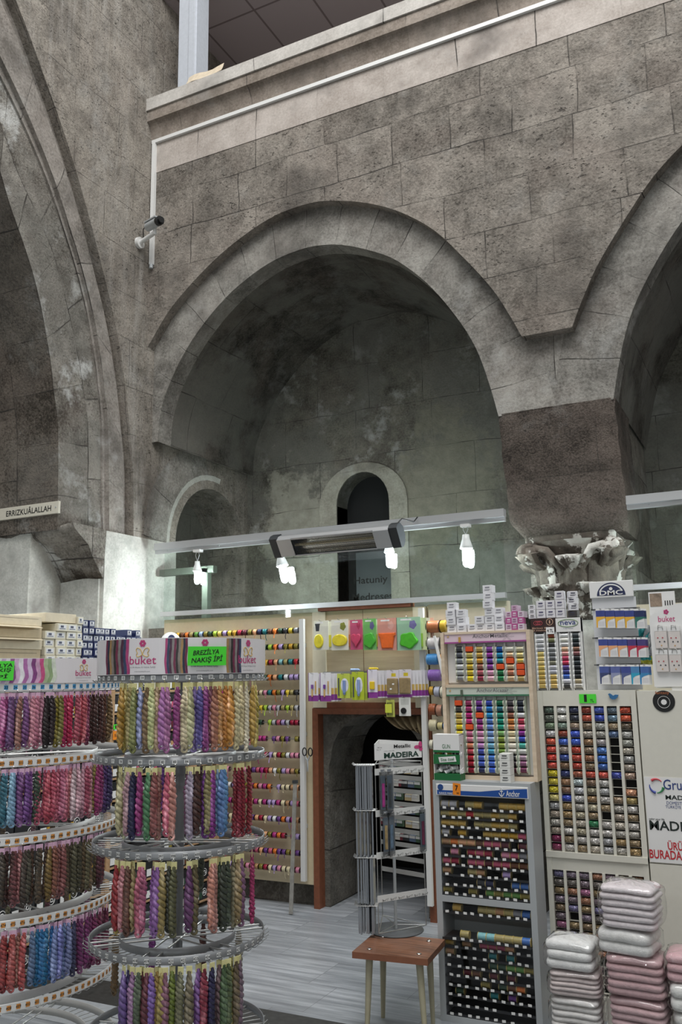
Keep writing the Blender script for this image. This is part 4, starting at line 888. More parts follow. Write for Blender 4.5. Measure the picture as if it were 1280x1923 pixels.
# few packs on the lowest hooks, and pens laid on the hook rail
for (px, py, w, h, cc, pc, lab) in [(733, 1330, 16, 30, '#c9cf6a', '#dfe0d2', 'small lime and clear pack on the lowest hook over the doorway'), (760, 1327, 22, 32, '#e3e3de', '#2c2f3c', 'white button pack with a dark round button on the lowest hook')]:
    c = at(px, py, 'y', 6.12); k = 6.9/1640; w *= k; h *= k
    t = thing('small_pack', (c.x, 6.12, c.z+h/2), lab, 'pack'); card(t, (c.x, 6.12, c.z), w, h, cc)
    if w > 0.08: MB().cyl((c.x-w*0.1, 6.11, c.z-h*0.22), (c.x-w*0.1, 6.118, c.z-h*0.22), 0.022, 16).build('button', M['dark'], t); card(t, (c.x, 6.1185, c.z+h*0.25), w*0.7, h*0.3, '#c9cac4', 'label', 0.0005)
    else: MB().cyl((c.x, 6.106, c.z-h*0.4), (c.x, 6.106, c.z+h*0.35), 0.022, 12).build('bottle', M['acrylic'], t); card(t, (c.x, 6.082, c.z), w*0.8, h*0.5, '#d2d84e', 'label', 0.0005)
    hookwire(t, c.x, c.z+h*0.46, 6.08, 6.295)
for (px, py, cn, lab) in [(666, 1258, '#9db5dd', 'pale blue pen lying across the hook rail'), (701, 1256, '#e3c53a', 'yellow pen lying across the hook rail')]:
    c = at(px, py, 'y', 6.2); tag(MB().cyl((c.x-0.035, 6.2, c.z), (c.x+0.03, 6.2, c.z), 0.011, 10).cyl((c.x+0.03, 6.2, c.z), (c.x+0.042, 6.2, c.z), 0.009, 10, 0.005).build('pen', flat('pen_body'+cn.strip('#'), cn, 0.35), origin=c), lab, 'pen')
# scissors on the upright, metre rule against the board
c = at(577, 1412, 'y', 6.2); t = thing('scissors', c+Vector((0, 0, 0.04)), 'black handled scissors hanging on the white upright of the thread board', 'scissors')
for sx in (-1, 1):
    MB().tube([c+Vector((sx*0.026+0.018*math.cos(a*math.pi/8), 0, 0.0+0.030*math.sin(a*math.pi/8))) for a in range(16)], 0.005, 6, closed=True).build('handle', M['dark'], t)
    MB().tube([c+Vector((sx*0.02, 0, -0.03)), c+Vector((0, 0, -0.07)), c+Vector((-sx*0.006, 0, -0.15))], 0.006, 6, radii=[0.005, 0.008, 0.002]).build('blade', M['greysteel'], t)
a, b = at(546, 1716, 'z', 0.01), at(554, 1468, 'y', 6.19)
d = (b-a).normalized(); n_ = d.cross(Y_).normalized()
t = thing('metre_rule', a, 'worn metal metre rule leaning against the thread board', 'ruler')
MB().obox((a+b)/2, d*((b-a).length/2), n_*0.016, Y_*0.004).build('blade', flat('worn_aluminium', '#a3a19b', 0.5, 0.4, grain=0.2), t)
MB().obox(b, d*0.012, n_*0.022, Y_*0.008).build('end_stop', M['charcoal'], t)
# ------------------------------------------------------------------ displays on the right
def spool_mesh(r, w, n=12, fl=0.36):
    mb = MB(); mb.lathe([(r*0.9, -w*fl), (r*0.93, -w*0.2), (r*0.9, w*0.1), (r*0.93, w*0.25), (r*0.9, w*fl)], n=n, axis='x')
    for s_ in (-1, 1): mb.lathe([(r*0.9, s_*w*fl), (r, s_*w*(fl+0.02)), (r, s_*w*0.5), (0.001, s_*w*0.5)], n=n, axis='x', mi=1, smooth=False)
    return mb
spool_end = flat('spool_end_plastic', '#c9cbb9', 0.35)
class Copies:
    """first use places the prototype itself, later uses are copies"""
    def __init__(s, o): s.o = o; s.first = True
    def put(s, loc, color, label, cat, group, rot=None):
        if s.first: o = s.o; s.first = False
        else: o = s.o.copy(); COL.objects.link(o)
        o.location = loc
        if color is not None: o.color = color
        if rot: o.rotation_euler = rot
        return tag(o, label, cat, group)
def cname(h):      # nearest plain colour word
    a = srgb(h) if isinstance(h, str) else h
    f = lambda x: x**0.4545
    return min(PAL, key=lambda k: sum((f(p)-f(q))**2 for p, q in zip(srgb(PAL[k])[:3], a[:3])))
# --- grey cabinet of thread drawers
CX0, CX1, CY0, CY1, CZ = -1.775, -1.242, 4.597, 4.78, 1.19
t = thing('thread_cabinet', ((CX0+CX1)/2, (CY0+CY1)/2, 0), 'grey steel cabinet of clear thread drawers under a blue and white header', 'cabinet')
zm0, zm1, zh = at(825, 1692, 'y', CY0).z, at(825, 1680, 'y', CY0).z, at(820, 1503, 'y', CY0).z
for (q0, q1, nm_) in (((CX0, CY0, 0), (CX0+0.032, CY1-0.01, CZ-0.03), 'side_panel'), ((CX1-0.032, CY0, 0), (CX1, CY1-0.01, CZ-0.03), 'side_panel'), ((CX0, CY0, CZ-0.03), (CX1, CY1, CZ), 'top_panel'), ((CX0+0.032, CY0, 0), (CX1-0.032, CY1-0.01, 0.03), 'base'), ((CX0, CY1-0.01, 0), (CX1, CY1, CZ-0.03), 'back_panel'), ((CX0+0.032, CY0, zm0), (CX1-0.032, CY1-0.01, zm1), 'middle_rail')):
    MB().box(q0, q1).build(nm_, M['greysteel'], t)
hz0, hz1 = at(830, 1493, 'y', CY0).z, at(830, 1472, 'y', CY0).z
hd = MB().box((CX0+0.02, CY0-0.006, hz0), (CX1-0.012, CY0+0.005, hz1), 0, 0.002).build('header', M['paper'], t)
x0, x1 = CX0+0.026, CX1-0.016
zz = lambda f: hz0+(hz1-hz0)*f
MB().add([(x0, CY0-0.007, zz(0.08)), (x1, CY0-0.007, zz(0.08)), (x1, CY0-0.007, zz(0.86))]+[(x1-(x1-x0)*(0.02+0.10*i), CY0-0.007, zz(0.86-0.30*(i/4)**1.3)) for i in range(6)]+[(x0, CY0-0.007, zz(0.46))], [tuple(range(10))]).build('blue_band', flat('anchor_blue', '#23509b', 0.4), hd)
mb = MB(); mb.ftext('Anchor', (x1-0.075, CY0-0.0085, zz(0.42)), X_, Z_, 0.072, 0.030, bold=0.01)
ax = x1-0.135; mb.tube([(ax, CY0-0.0085, zz(0.72)), (ax, CY0-0.0085, zz(0.14))], 0.0022, 5).tube([(ax-0.014+0.028*i/8, CY0-0.0085, zz(0.14)+0.018*((i-4)/4)**2) for i in range(9)], 0.0022, 5).tube([(ax-0.008, CY0-0.0085, zz(0.58)), (ax+0.008, CY0-0.0085, zz(0.58))], 0.002, 5).tube([(ax+0.005*math.cos(i), CY0-0.0085, zz(0.8)+0.005*math.sin(i)) for i in range(7)], 0.0015, 5)
mb.ftext('NAKIS MAKINE', (x0+0.062, CY0-0.0085, zz(0.2)), X_, Z_, 0.10, 0.011, bold=0.01)
mb.build('lettering', M['paper'], hd)
MB().cyl((x0+0.02, CY0-0.0085, zz(0.72)), (x0+0.02, CY0-0.006, zz(0.72)), 0.016, 18).build('round_emblem', flat('emblem_navy', '#274a86', 0.4), hd)
c = at(857, 1482, 'y', CY0-0.01); o = MB().obox((c.x, CY0-0.0095, c.z), (0.021, 0, -0.002), (0, 0.001, 0), (0.001, 0, 0.030)).build('price_card', flat('orange_card', '#f08c1e', 0.5), hd)
mb = MB(); mb.ftext('7', (c.x, CY0-0.0112, c.z+0.006), X_, Z_, 0.016, 0.028, bold=0.03)
mb.ftext('50', (c.x+0.006, CY0-0.0112, c.z-0.020), X_, Z_, 0.014, 0.008, bold=0.02)
tx = mb.build('price_lettering', M['ink'], hd)
rowsU = [at(835, y, 'y', CY0).z for y in (1518, 1535, 1553, 1570, 1588, 1606, 1624, 1642, 1661, 1678)]
rowsL = [at(835, y, 'y', CY0).z for y in (1712, 1758, 1776, 1794, 1812, 1830, 1848, 1866, 1884, 1902)]
cabcols = [CX0+0.060+(CX1-CX0-0.120)*i/9 for i in range(10)]
tray = flat('smoky_drawer', '#2b2c2e', 0.3); lab_m = flat('price_label_white', '#e2e2df', 0.6)
sp = Copies(spool_mesh(0.0215, 0.046, fl=0.44).build('thread_spool', [M['thread'], flat('gold_spool_end', '#b4a061', 0.3)]))
Rc = random.Random(11)
CU = [['silver', 'silver', None, 'khaki', 'gold', None, None, 'gold', 'gold', 'gold'], ['khaki', 'gold', 'khaki', 'red', 'khaki', 'khaki', 'gold', 'khaki', 'gold', None], ['gold', 'gold', 'gold', None, 'khaki', 'khaki', 'gold', 'gold', 'khaki', None], ['silver', None, 'mustard', None, None, 'gold', 'gold', 'mustard', 'mustard', 'rose'], ['tan', 'orange', 'peach', 'peach', 'brown', 'rose', 'rose', 'maroon', None, 'maroon'],
      [None, 'pink', None, 'crimson', 'rose', 'crimson', None, 'pink', 'rose', 'grey'], ['rose', 'crimson', None, 'rose', 'rose', 'maroon', 'rose', 'rose', 'brown', 'brown'], ['tan', None, None, 'khaki', 'tan', None, None, 'lilac', None, None], [None, None, None, None, 'charcoal', 'navy', None, None, 'blue', 'blue'], ['olive', None, None, 'olive', None, 'green', 'olive', 'green', 'green', 'olive']]
CL = [[None, 'gold', None, None, 'khaki', 'khaki', 'tan', 'khaki', 'grey', 'blue'], [None, None, 'khaki', None, 'aqua', 'aqua', 'khaki', 'khaki', 'khaki', 'blue'], ['gold', None, 'tan', None, 'rose', 'rose', 'rose', 'peach', None, None], ['tan', None, None, None, None, 'teal', None, 'teal', None, None], [None]*5+['dark green', 'dark green', 'green', 'green', 'olive'], [None, None, 'maroon', 'brown', None, 'maroon', None, 'maroon', None, None], [None, None, None, None, 'olive', None, 'dark green', 'brown', 'orange', None], [None, 'dark green', None, None, None, 'teal', None, 'purple', None, None], [None]*10, [None]*10]
for part, rows, grid in (('upper', rowsU, CU), ('lower', rowsL, CL)):
    for r, z in enumerate(rows):
        pull = 0.028 if (part == 'lower' and r == 1) else 0.0
        mb = MB(); mb.box((CX0+0.034, CY0+0.006-pull, z-0.008), (CX1-0.034, CY1-0.014-pull, z-0.003)).box((CX0+0.034, CY0+0.004-pull, z-0.008), (CX1-0.034, CY0+0.006-pull, z+0.004))
        dr = mb.build('drawer', tray, t)
        g = MB().box((CX0+0.034, CY0+0.003-pull, z+0.004), (CX1-0.034, CY0+0.005-pull, z+0.040)).build('drawer_front', M['clear'], dr)
        lb = MB()
        for k, x in enumerate(cabcols):
            if Rc.random() < 0.93: lb.obox((x+Rc.uniform(-0.007, 0.007), CY0+0.002-pull, z+0.003+Rc.uniform(-0.002, 0.002)), (0.0095, 0, Rc.uniform(-0.001, 0.001)), (0, 0.0006, 0), (0, 0, 0.006))
        lb.build('price_labels', lab_m, dr)['kind'] = 'stuff'
        for k, x in enumerate(cabcols):
            cn = grid[r][k]
            if cn: sp.put((x, CY0+0.029-pull, z+0.0195), C(cn), '%s thread spool, %s from the left in %s drawer %s section grey cabinet' % (cn, ORD[k], ORD[r], part), 'spool', 'spools in the grey cabinet')
# --- wooden rack with the two thread displays on the cabinet
DY = 4.70
wx0_, wx1_ = at(839, 1400, 'y', DY).x, at(1003, 1400, 'y', DY).x
t = thing('display_rack', ((wx0_+wx1_)/2, DY+0.04, CZ), 'pale wooden rack holding two headed thread displays on the grey cabinet', 'rack')
zt = at(838, 1188, 'y', DY).z
MB().box((wx0_-0.013, DY-0.01, CZ), (wx0_+0.006, DY+0.075, zt)).build('side_post', M['lightwood'], t)
MB().box((wx1_-0.010, DY-0.01, CZ), (wx1_+0.010, DY+0.075, zt)).build('side_post', M['lightwood'], t)
MB().box((wx0_, DY+0.06, CZ), (wx1_, DY+0.075, zt)).build('back_panel', M['paper'], t)
zmid = at(900, 1288, 'y', DY).z
for q0, q1 in ((zmid-0.008, zmid+0.008), (CZ, CZ+0.02)): MB().box((wx0_+0.006, DY-0.005, q0), (wx1_-0.01, DY+0.06, q1)).build('shelf', M['lightwood'], t)
MB().box((wx0_+0.01, DY-0.005, zt-0.012), (wx1_-0.01, DY+0.075, zt)).build('top_shelf', M['lightwood'], t)
sp2 = Copies(spool_mesh(0.0165, 0.046).build('thread_spool', [M['tintmetal'], spool_end]))
ORNG = '#e2531f'
def display(name, label, ytop, yhead, rows, cols, grid, headcol, text, tw, accent, disp):
    z1, z0 = at(900, ytop, 'y', DY).z, at(900, rows[-1]+8, 'y', DY).z; zh = at(900, yhead, 'y', DY).z
    d = thing(name, ((wx0_+wx1_)/2, DY+0.03, z0), label, 'display')
    MB().box((wx0_+0.008, DY+0.045, z0), (wx1_-0.012, DY+0.058, z1)).build('back_card', M['paper'], d)
    h = MB().box((wx0_+0.008, DY+0.0, zh), (wx1_-0.012, DY+0.045, z1)).build('header', flat('header_'+headcol.strip('#'), headcol, 0.5), d)
    mb = MB(); cxm_ = wx0_+(wx1_-wx0_)*0.56
    mb.ftext(text, (cxm_, DY-0.0012, zh+(z1-zh)*0.62), X_, Z_, tw, 0.020, bold=0.004)
    mb.build('lettering', flat('grey_print', '#6f6a6e', 0.6), h)
    MB().box((wx0_+0.008, DY-0.0015, zh), (wx1_-0.012, DY, zh+0.008)).build('accent_line', flat('accent_'+accent.strip('#'), accent, 0.5), h)
    MB().cyl((wx0_+0.03, DY-0.002, z1-0.02), (wx0_+0.03, DY, z1-0.02), 0.006, 12).build('snap', M['tan'] if 'tan' in M else flat('brass_snap', '#c8a878', 0.4), h)
    o = MB().cyl((wx0_+0.10, DY-0.010, zh+0.004), (wx0_+0.10, DY-0.010, zh+0.034), 0.007, 10).build('sample_spool', flat('sample_'+accent.strip('#'), '#c89a4a' if disp == 'upper' else '#5d6a58', 0.4), h)
    # little lilac flower print
    fl = MB(); P = [((0.018+0.010*math.cos(6*a))*math.cos(a), (0.018+0.010*math.cos(6*a))*math.sin(a)) for a in [2*math.pi*i/48 for i in range(48)]]
    fl.add([(wx1_-0.12+x*1.6, DY-0.0006, zh+(z1-zh)*0.5+z*0.9) for x, z in P], [tuple(range(48))]); fl.build('flower_print', flat('flower_'+headcol.strip('#'), tuple(0.8*v for v in srgb(headcol)[:3])+(1,), 0.5), h)
    st = MB()
    for k, cx_ in enumerate(cols):
        xa = at(cx_, rows[len(rows)//2], 'y', DY).x
        for s_ in (-1, 1): MB().box((xa+s_*0.026-0.0016, DY+0.012, z0+0.005), (xa+s_*0.026+0.0016, DY+0.045, zh-0.005)).build('channel', flat('channel_'+accent.strip('#'), '#c9d6c6' if disp == 'lower' else '#d8d6d2', 0.4), d)
        for r, ry in enumerate(rows):
            cn = grid[k][r] if k < len(grid) and r < len(grid[k]) else 'grey'
            if cn is None: continue
            p = at(cx_, ry, 'y', DY+0.02)
            if cn == 'O':
                tag(MB().box((xa-0.021, DY+0.004, p.z-0.014), (xa+0.021, DY+0.03, p.z+0.014), 0, 0.003).build('gap_filler', flat('orange_filler', ORNG, 0.5), d))
            else:
                h_ = PAL.get(cn, cn)
                sp2.put((xa, DY+0.02, p.z), srgb(h_), '%s spool, %s from the left in row %s of the %s wooden display' % (cname(h_), ORD[k], ORD[r], disp), 'spool', 'spools in the wooden rack')
    return d
colsM = [862, 881, 900, 919, 938, 957, 976]
gridM = [['#4e5054', '#63666e', '#8f9498', '#d3d3d3', '#b9bcbb', '#8d8d8e'], ['O', '#c8b96a', '#d7c66c', '#d0b13e', '#d3b93a', '#e6cf2d'], ['#c9b069', '#c8a554', '#d39a3c', '#a06a5a', '#b5626a', '#93384d'], ['#8b4fa3', '#9a3f9a', '#6f4a9e', '#8a4796', '#d9a0bd', '#e2b4c0'], ['#20549f', '#2b84ad', '#2b8fa0', 'O', '#2f7a4f', '#2a7a4c'], ['#d8d5c8', '#d9b991', 'O', '#cfae85', '#bd7a5e', '#c6a886'], ['#c7c1a4', '#d9c787', '#cdb457', 'O', 'O', '#b29a62']]
display('thread_display', 'upper thread display with pink header standing in the wooden rack', 1187, 1207, [1219, 1230, 1241, 1252, 1263, 1274], colsM, gridM, '#e3cdd6', 'AnchorMetallic', 0.20, '#a2488f', 'upper')
colsA = [862, 881, 901, 920, 940, 960, 979]
gridA = [['O', '#4a4a48', '#b89a55', '#cdb45c', '#e0c92f', '#e3cf48', '#d3752f', '#d8902e', '#c05a2f'], ['#9c3f66', '#a23a6e', '#b52a76', '#c23a7e', 'O', '#d47ba0', '#dc8aa0', '#d98a6a', '#bf4c5a', '#b52e3c', '#a32336', '#8f2238'], ['#7f3f94', '#563a86', 'O', '#8f3f8a', '#a94a8a', '#d38fb8', '#dba6c4', '#c48fc8', '#4a55a8', '#4d66b8', '#4a5fb4', '#30365c'], ['#3f4fae', '#2a78c0', '#2f8ec9', '#5a80c4', '#6f8fd0', '#7a98cc', '#94b3d9', '#7cb4cf', '#4fa0bd', '#4a78c4', '#4a6ac0', '#3f60bf'], ['#1f6a48', '#2f6a7a', '#2c8a74', '#1f8a74', '#2c9a82', '#7fae6a', '#7f8f3a', '#8fa04a', '#6a8a3a', '#4f7a3a', '#4a6a34', '#3f5a34'], ['#4f4a4e', '#5a4a4e', '#8a5a48', '#c07838', '#c98a5a', '#d8c9a0', '#ddd0b4', '#e0d8c8', '#d9d4cc', '#3a3a3c', '#4a3f46', '#5a3640'], ['#2e3340', '#3a3f4a', '#c8c8cc', '#b23a4e', '#d77a96', '#7f2f86', '#3a4fae', '#4fa89a', '#c9cac6', '#a98fa0', '#8a5a78', '#6f3a54']]
display('thread_display', 'lower thread display with pale green header standing in the wooden rack', 1290, 1307, [1320, 1331, 1343, 1354, 1365, 1377, 1388, 1400, 1411, 1423, 1434, 1446], colsA, gridA, '#ccd3c6', 'AnchorAlcazar', 0.18, '#3d7a5a', 'lower')
# --- green box of spools and small box stack on the cabinet front edge
gx0, gx1 = at(817, 1462, 'y', CY0+0.02).x, at(866, 1462, 'y', CY0+0.02).x; g1, gm = at(840, 1379, 'y', CY0+0.02).z, at(840, 1402, 'y', CY0+0.02).z
gy = CY0+0.005
t = thing('spool_box', ((gx0+gx1)/2, gy+0.035, CZ), 'white and green card box with window full of spools on grey cabinet', 'box')
dgr = flat('box_green', '#1f6b3a', 0.5); zA, zB, zC, zD = CZ, CZ+0.035, CZ+0.085, CZ+0.135
MB().box((gx0, gy, zA), (gx1, gy+0.078, zB)).build('tray', dgr, t)
MB().box((gx0, gy-0.001, zC), (gx1, gy+0.004, zD)).build('front_band', dgr, t)
lb = MB().obox(((gx0+gx1)/2+0.005, gy-0.002, (zC+zD)/2), (0.048, 0, 0.004), (0, 0.0006, 0), (-0.003, 0, 0.014)).build('label', M['paper'], t)
MB().ftext('Size \u00f6zel', ((gx0+gx1)/2+0.005, gy-0.0032, (zC+zD)/2), (1, 0, 0.08), (-0.08, 0, 1), 0.075, 0.016, bold=0.012).build('label_lettering', dgr, lb)
hd = MB().box((gx0, gy, gm-0.02), (gx1, gy+0.004, g1)).box((gx0, gy+0.004, g1-0.003), (gx1, gy+0.078, g1)).build('header', M['paper'], t)
MB().ftext('GUN', ((gx0+gx1)/2, gy-0.001, gm+0.002), X_, Z_, 0.045, 0.022).build('lettering', dgr, hd)
MB().box((gx0, gy-0.0006, gm-0.03), (gx1, gy+0.003, gm-0.018)).build('green_line', dgr, hd)
MB().box((gx0, gy+0.004, zB), (gx0+0.003, gy+0.078, g1)).box((gx1-0.003, gy+0.004, zB), (gx1, gy+0.078, g1)).box((gx0, gy+0.075, zB), (gx1, gy+0.078, g1)).build('sides', M['paper'], t)
MB().box((gx0+0.003, gy+0.001, zD), (gx1-0.003, gy+0.003, gm-0.03)).build('window', M['clear'], t)
sp3 = Copies(spool_mesh(0.0115, 0.038).build('loose_spool', [M['thread'], M['paper']]))
for i in range(26):
    lvl = i//5; x = gx0+0.024+(i % 5)*0.027+Rc.uniform(-0.006, 0.006); z = (zB+0.012+0.018*(i//5) if i < 10 else zD+0.002+0.02*((i-10)//5))
    cw = Rc.choice(['white', 'silver', 'white', 'cream', 'gold', 'white', 'charcoal'])
    sp3.put((x, gy+0.024+Rc.uniform(-0.006, 0.006)+(0.02 if i % 2 else 0), z), C(cw), 'small loose %s spool, %s from the left in layer %d of the green spool box' % (cw, ORD[i % 5], i//5+1), 'spool', 'loose spools in the green box', (Rc.uniform(0, 3), Rc.uniform(-0.9, 0.9), Rc.uniform(-0.9, 0.9)))
def boxes(name, px, py, n, w, h, d, Y, zbase, cat, group, lab, front='#e9e8ea', cm=None):
    pass
# --- small white boxes -------------------------------------------------
wb = MB().box((-0.021, -0.03, 0), (0.021, 0.03, 0.040), 0, 0.0015)
def small_box(x, y, z, w, h, d, label, group, col='#e6e5e8', print_=True, rz=0.0, name='thread_box', tone='#8d8c94'):
    t = thing(name, (x, y, z), label, 'box', group, rz)
    o = MB().box((-w/2, 0, 0), (w/2, d, h), 0, 0.001).build('carton', flat('carton_'+col.strip('#'), col, 0.55), t, (0, 0, 0))
    if print_:
        m = flat('carton_print_'+tone.strip('#'), tone, 0.6); mb = MB()
        mb.box((-w*0.24, -0.0006, h*0.60), (w*0.24, 0.0, h*0.78)).box((-w*0.30, -0.0006, h*0.38), (w*0.30, 0.0, h*0.44)).box((-w*0.30, -0.0006, h*0.27), (w*0.2, 0.0, h*0.32))
        mb.build('print', m, t, (0, 0, 0))['kind'] = 'stuff'
    return t
ztop = zt
kk = 4.72*1.13/1640
stacks = [(846, 4, 0), (866, 3, 0), (884, 1, 0), (900, 2, 0), (916, 3, 0), (921, 2, 2), (938, 3, 0)]
G = 'white boxes on the wooden rack'
cols_ = [(847, 4), (866, 3), (885, 1), (900, 2), (918, 3), (937, 3)]
nm = ['leftmost', 'second', 'third', 'fourth', 'fifth', 'sixth']
posn = ['bottom', 'second', 'third', 'fourth', 'fifth', 'sixth']
for i, (px, n) in enumerate(cols_):
    x = at(px, 1180, 'y', DY+0.01).x
    for j in range(n + (3 if i == 4 else 0)):
        small_box(x+Rc.uniform(-0.004, 0.004), DY+0.012+Rc.uniform(-0.006, 0.006), ztop+j*0.0425, 0.054, 0.042, 0.055, 'white thread box, %s from the bottom of the %s stack on the wooden rack' % (ORD[j], nm[i]), G, rz=Rc.uniform(-0.08, 0.08))
pxs = [(955, '#d6bfcf'), (966, '#c9a9c0'), (978, '#d9cbd6')]
for i, (px, cc) in enumerate(pxs):
    x = at(px, 1180, 'y', DY).x
    for j in range((3, 4, 3)[i]):
        small_box(x, DY-0.0+0.004*j, ztop+j*0.034, 0.034, 0.033, 0.06, '%s thread box, %s from the bottom, %s pink stack right on the wooden rack' % ('magenta' if (i+j) % 2 else 'pale pink', ORD[j], ['left', 'middle', 'right'][i]), 'pink boxes on the wooden rack', '#b4558e' if (i+j) % 2 else cc, rz=Rc.uniform(-0.15, 0.15), tone='#e8dfe6' if (i+j) % 2 else '#8c5a7c')
x = at(951, 1465, 'y', CY0+0.03).x
for j in range(4): small_box(x, CY0+0.006, CZ+j*0.037, 0.056, 0.036, 0.075, 'small white box, %s from the bottom, in front of the lower wooden display' % ORD[j], 'white boxes on the grey cabinet', '#e3e3de', tone='#4a4a4c')
# --- tall glitter tube cabinet
GY = 4.90
t0, b0 = at(1008, 1297, 'y', GY), at(1028, 1605, 'y', GY)
GX0, GX1, GZ1, GZm = -1.257, -0.735, 1.652, 0.795
t = thing('glitter_cabinet', ((GX0+GX1)/2, GY+0.06, 0), 'tall off-white cabinet with seven columns of glitter tubes', 'cabinet')
GC = [-1.200+0.0635*i for i in range(7)]
def grid_y(tops, bots, n): return None
def gz(x, f0, f1, n): return
zU = [at(1050, 1335+(1575-1335)*i/17.0*1.075, 'y', GY).z for i in range(18)]
zuT, zuB = at(1050, 1326, 'y', GY).z, at(1050, 1599, 'y', GY).z
zlT, zlB = at(1050, 1634, 'y', GY).z, 0.12
dz = (zuT-zuB)/18.0
gm_ = M['offwhite']
MB().box((GX0, GY+0.045, 0), (GX1, GY+0.12, GZ1)).build('back', gm_, t)
MB().box((GX0, GY, 0), (GX0+0.027, GY+0.05, GZ1)).build('side', gm_, t); MB().box((GX1-0.027, GY, 0), (GX1, GY+0.05, GZ1)).build('side', gm_, t)
MB().box((GX0+0.027, GY+0.004, zuT), (GX1-0.027, GY+0.05, GZ1)).build('top_panel', gm_, t)
MB().box((GX0+0.027, GY+0.004, zlT), (GX1-0.027, GY+0.05, GZm-0.012)).build('middle_panel', gm_, t)
MB().box((GX0, GY-0.006, GZm-0.012), (GX1, GY+0.05, zuB)).build('middle_rail', gm_, t)
MB().box((GX0, GY-0.002, 0), (GX1, GY+0.05, zlB)).build('bottom_panel', gm_, t)
pitch = (GX1-GX0-0.054)/7; gx = [GX0+0.027+pitch*(i+0.5) for i in range(7)]
for i in range(1, 7):
    x = GX0+0.027+pitch*i; MB().box((x-0.0075, GY, zlB), (x+0.0075, GY+0.046, zlT)).build('divider', gm_, t); MB().box((x-0.0075, GY, zuB), (x+0.0075, GY+0.046, zuT)).build('divider', gm_, t)
MB().box((GX0+0.027, GY+0.040, zlB), (GX1-0.027, GY+0.0455, zuT)).build('gap_shade', M['gap'], t)  # black sheet standing in for the shade between the tubes
gt = MB(); gw = pitch-0.017
gt.lathe([(0.001, -gw/2), (0.0175, -gw/2), (0.0175, gw/2), (0.001, gw/2)], n=12, axis='x')
gt = Copies(gt.build('glitter_tube', [M['glitter']]))
# slim shelves under each row belong to the cabinet
sh = MB()
Rg = random.Random(5)
top6 = [['#4f5c54', '#c9c9c9', '#2f3348', '#7a3a30', '#4a5aa0', '#5a6670', '#a54a38'], ['#5a5f58', '#c6c4bf', '#33363f', '#a8503f', '#3a4a9a', '#5f7484', '#b5543c'], ['#6a7a64', '#6f7f74', '#8a7a6a', '#7a6a58', '#9a9a94', '#8a7a64', '#5a5044'], ['#b0aeb0', '#7a3a2c', '#3f52a8', '#9a938a', '#8f8d86', '#4a5a74', '#9a9a96'], ['#b5523f', '#3f5aa8', '#3f58b0', '#7a6048', '#8f8a8a', None, '#8f9088'], ['#b24a40', '#8a8078', '#9a4034', '#7a6a5a', '#4a6aa0', None, '#9a9488'],
        ['#b03c34', '#3a4a86', '#a5483c', '#7f5a44', '#3f62a4', None, '#8a8a88'], ['#a8473e', '#6f5844', '#9a3f34', '#70604c', '#3d5a94', None, '#90877c'], ['#b0a22a', '#30365c', '#8a5240', '#a54a3c', '#a54a40', '#3c4384', '#8f7a6c'], ['#b5a640', '#8a6a50', '#9aa6a8', '#6f5c4c', '#a8a6a2', None, None], ['#b3a62e', '#7a6050', '#a8a8ac', '#7f7a68', '#9a9a9a', None, '#a87a60'], ['#b8ad70', '#3a4aa0', '#a8a6a4', '#80684c', '#9c9894', '#7a6a58', '#8a7a50']]
for r in range(18):
    z = zuT-dz*(r+0.5)
    MB().box((GX0+0.027, GY+0.018, z-0.0195), (GX1-0.027, GY+0.041, z-0.0180)).build('tube_shelf', gm_, t)
    for k in range(7):
        cc = top6[r][k] if r < len(top6) else Rg.choice(['#9a968f', '#8f8478', '#a8a4a0', '#7f6f58', '#8a8a8c', '#8a7452', '#a49c90', '#97907c'])
        if r == 16 and k == 0: cc = '#6a2444'
        if r == 17 and k == 0: cc = '#70304a'
        if r == 8+6 and k == 3: cc = '#2f6a48'
        if (r, k) == (13, 4) or cc is None: continue
        gt.put((gx[k], GY+0.023, z-0.001), srgb(cc), '%s glitter tube, %s column, %s row of the upper glitter grid' % (cname(cc), ORD[k], ORD[r]), 'tube', 'glitter tubes')
nl = int((zlT-zlB)/dz)
for r in range(nl):
    z = zlT-dz*(r+0.5)
    MB().box((GX0+0.027, GY+0.018, z-0.0195), (GX1-0.027, GY+0.041, z-0.0180)).build('tube_shelf', gm_, t)
    for k in range(7):
        if (r, k) == (5, 1) or (r > 11): continue
        if r > 9 and k > 2 : continue
        cc = Rg.choice(['#6a5f66', '#7a6a74', '#6f6470', '#5f7a4a', '#8a6450', '#7a6a50', '#64607c', '#8a5a74', '#70604c', '#5f5a56'])
        gt.put((gx[k], GY+0.023, z-0.001), srgb(cc), '%s glitter tube, %s column, %s row of the lower glitter grid' % (cname(cc), ORD[k], ORD[r]), 'tube', 'glitter tubes')
pc = at(1103, 1312, 'y', GY)
t = thing('price_card', (pc.x, GY, pc.z-0.02), 'green card marked 1 TL on the glitter cabinet', 'price card')
MB().box((pc.x-0.045, GY-0.0012, pc.z-0.024), (pc.x+0.045, GY-0.0002, pc.z+0.024)).build('card', flat('neon_green_card', '#4fe03a', 0.5), t)
mb = MB(); mb.ftext('1', (pc.x-0.012, GY-0.002, pc.z+0.002), X_, Z_, 0.015, 0.038, bold=0.0).ftext('TL', (pc.x+0.022, GY-0.002, pc.z-0.010), X_, Z_, 0.020, 0.014, bold=0.02)
mb.build('lettering', M['ink'], t)
pc = at(1151, 1308, 'y', GY)
B_ = [(-0.026, 0.012), (-0.018, 0.017), (-0.010, 0.013), (0.0, 0.004), (0.012, 0.010), (0.028, 0.009), (0.022, -0.004), (0.010, -0.014), (-0.006, -0.015), (-0.018, -0.006), (-0.020, 0.004)]
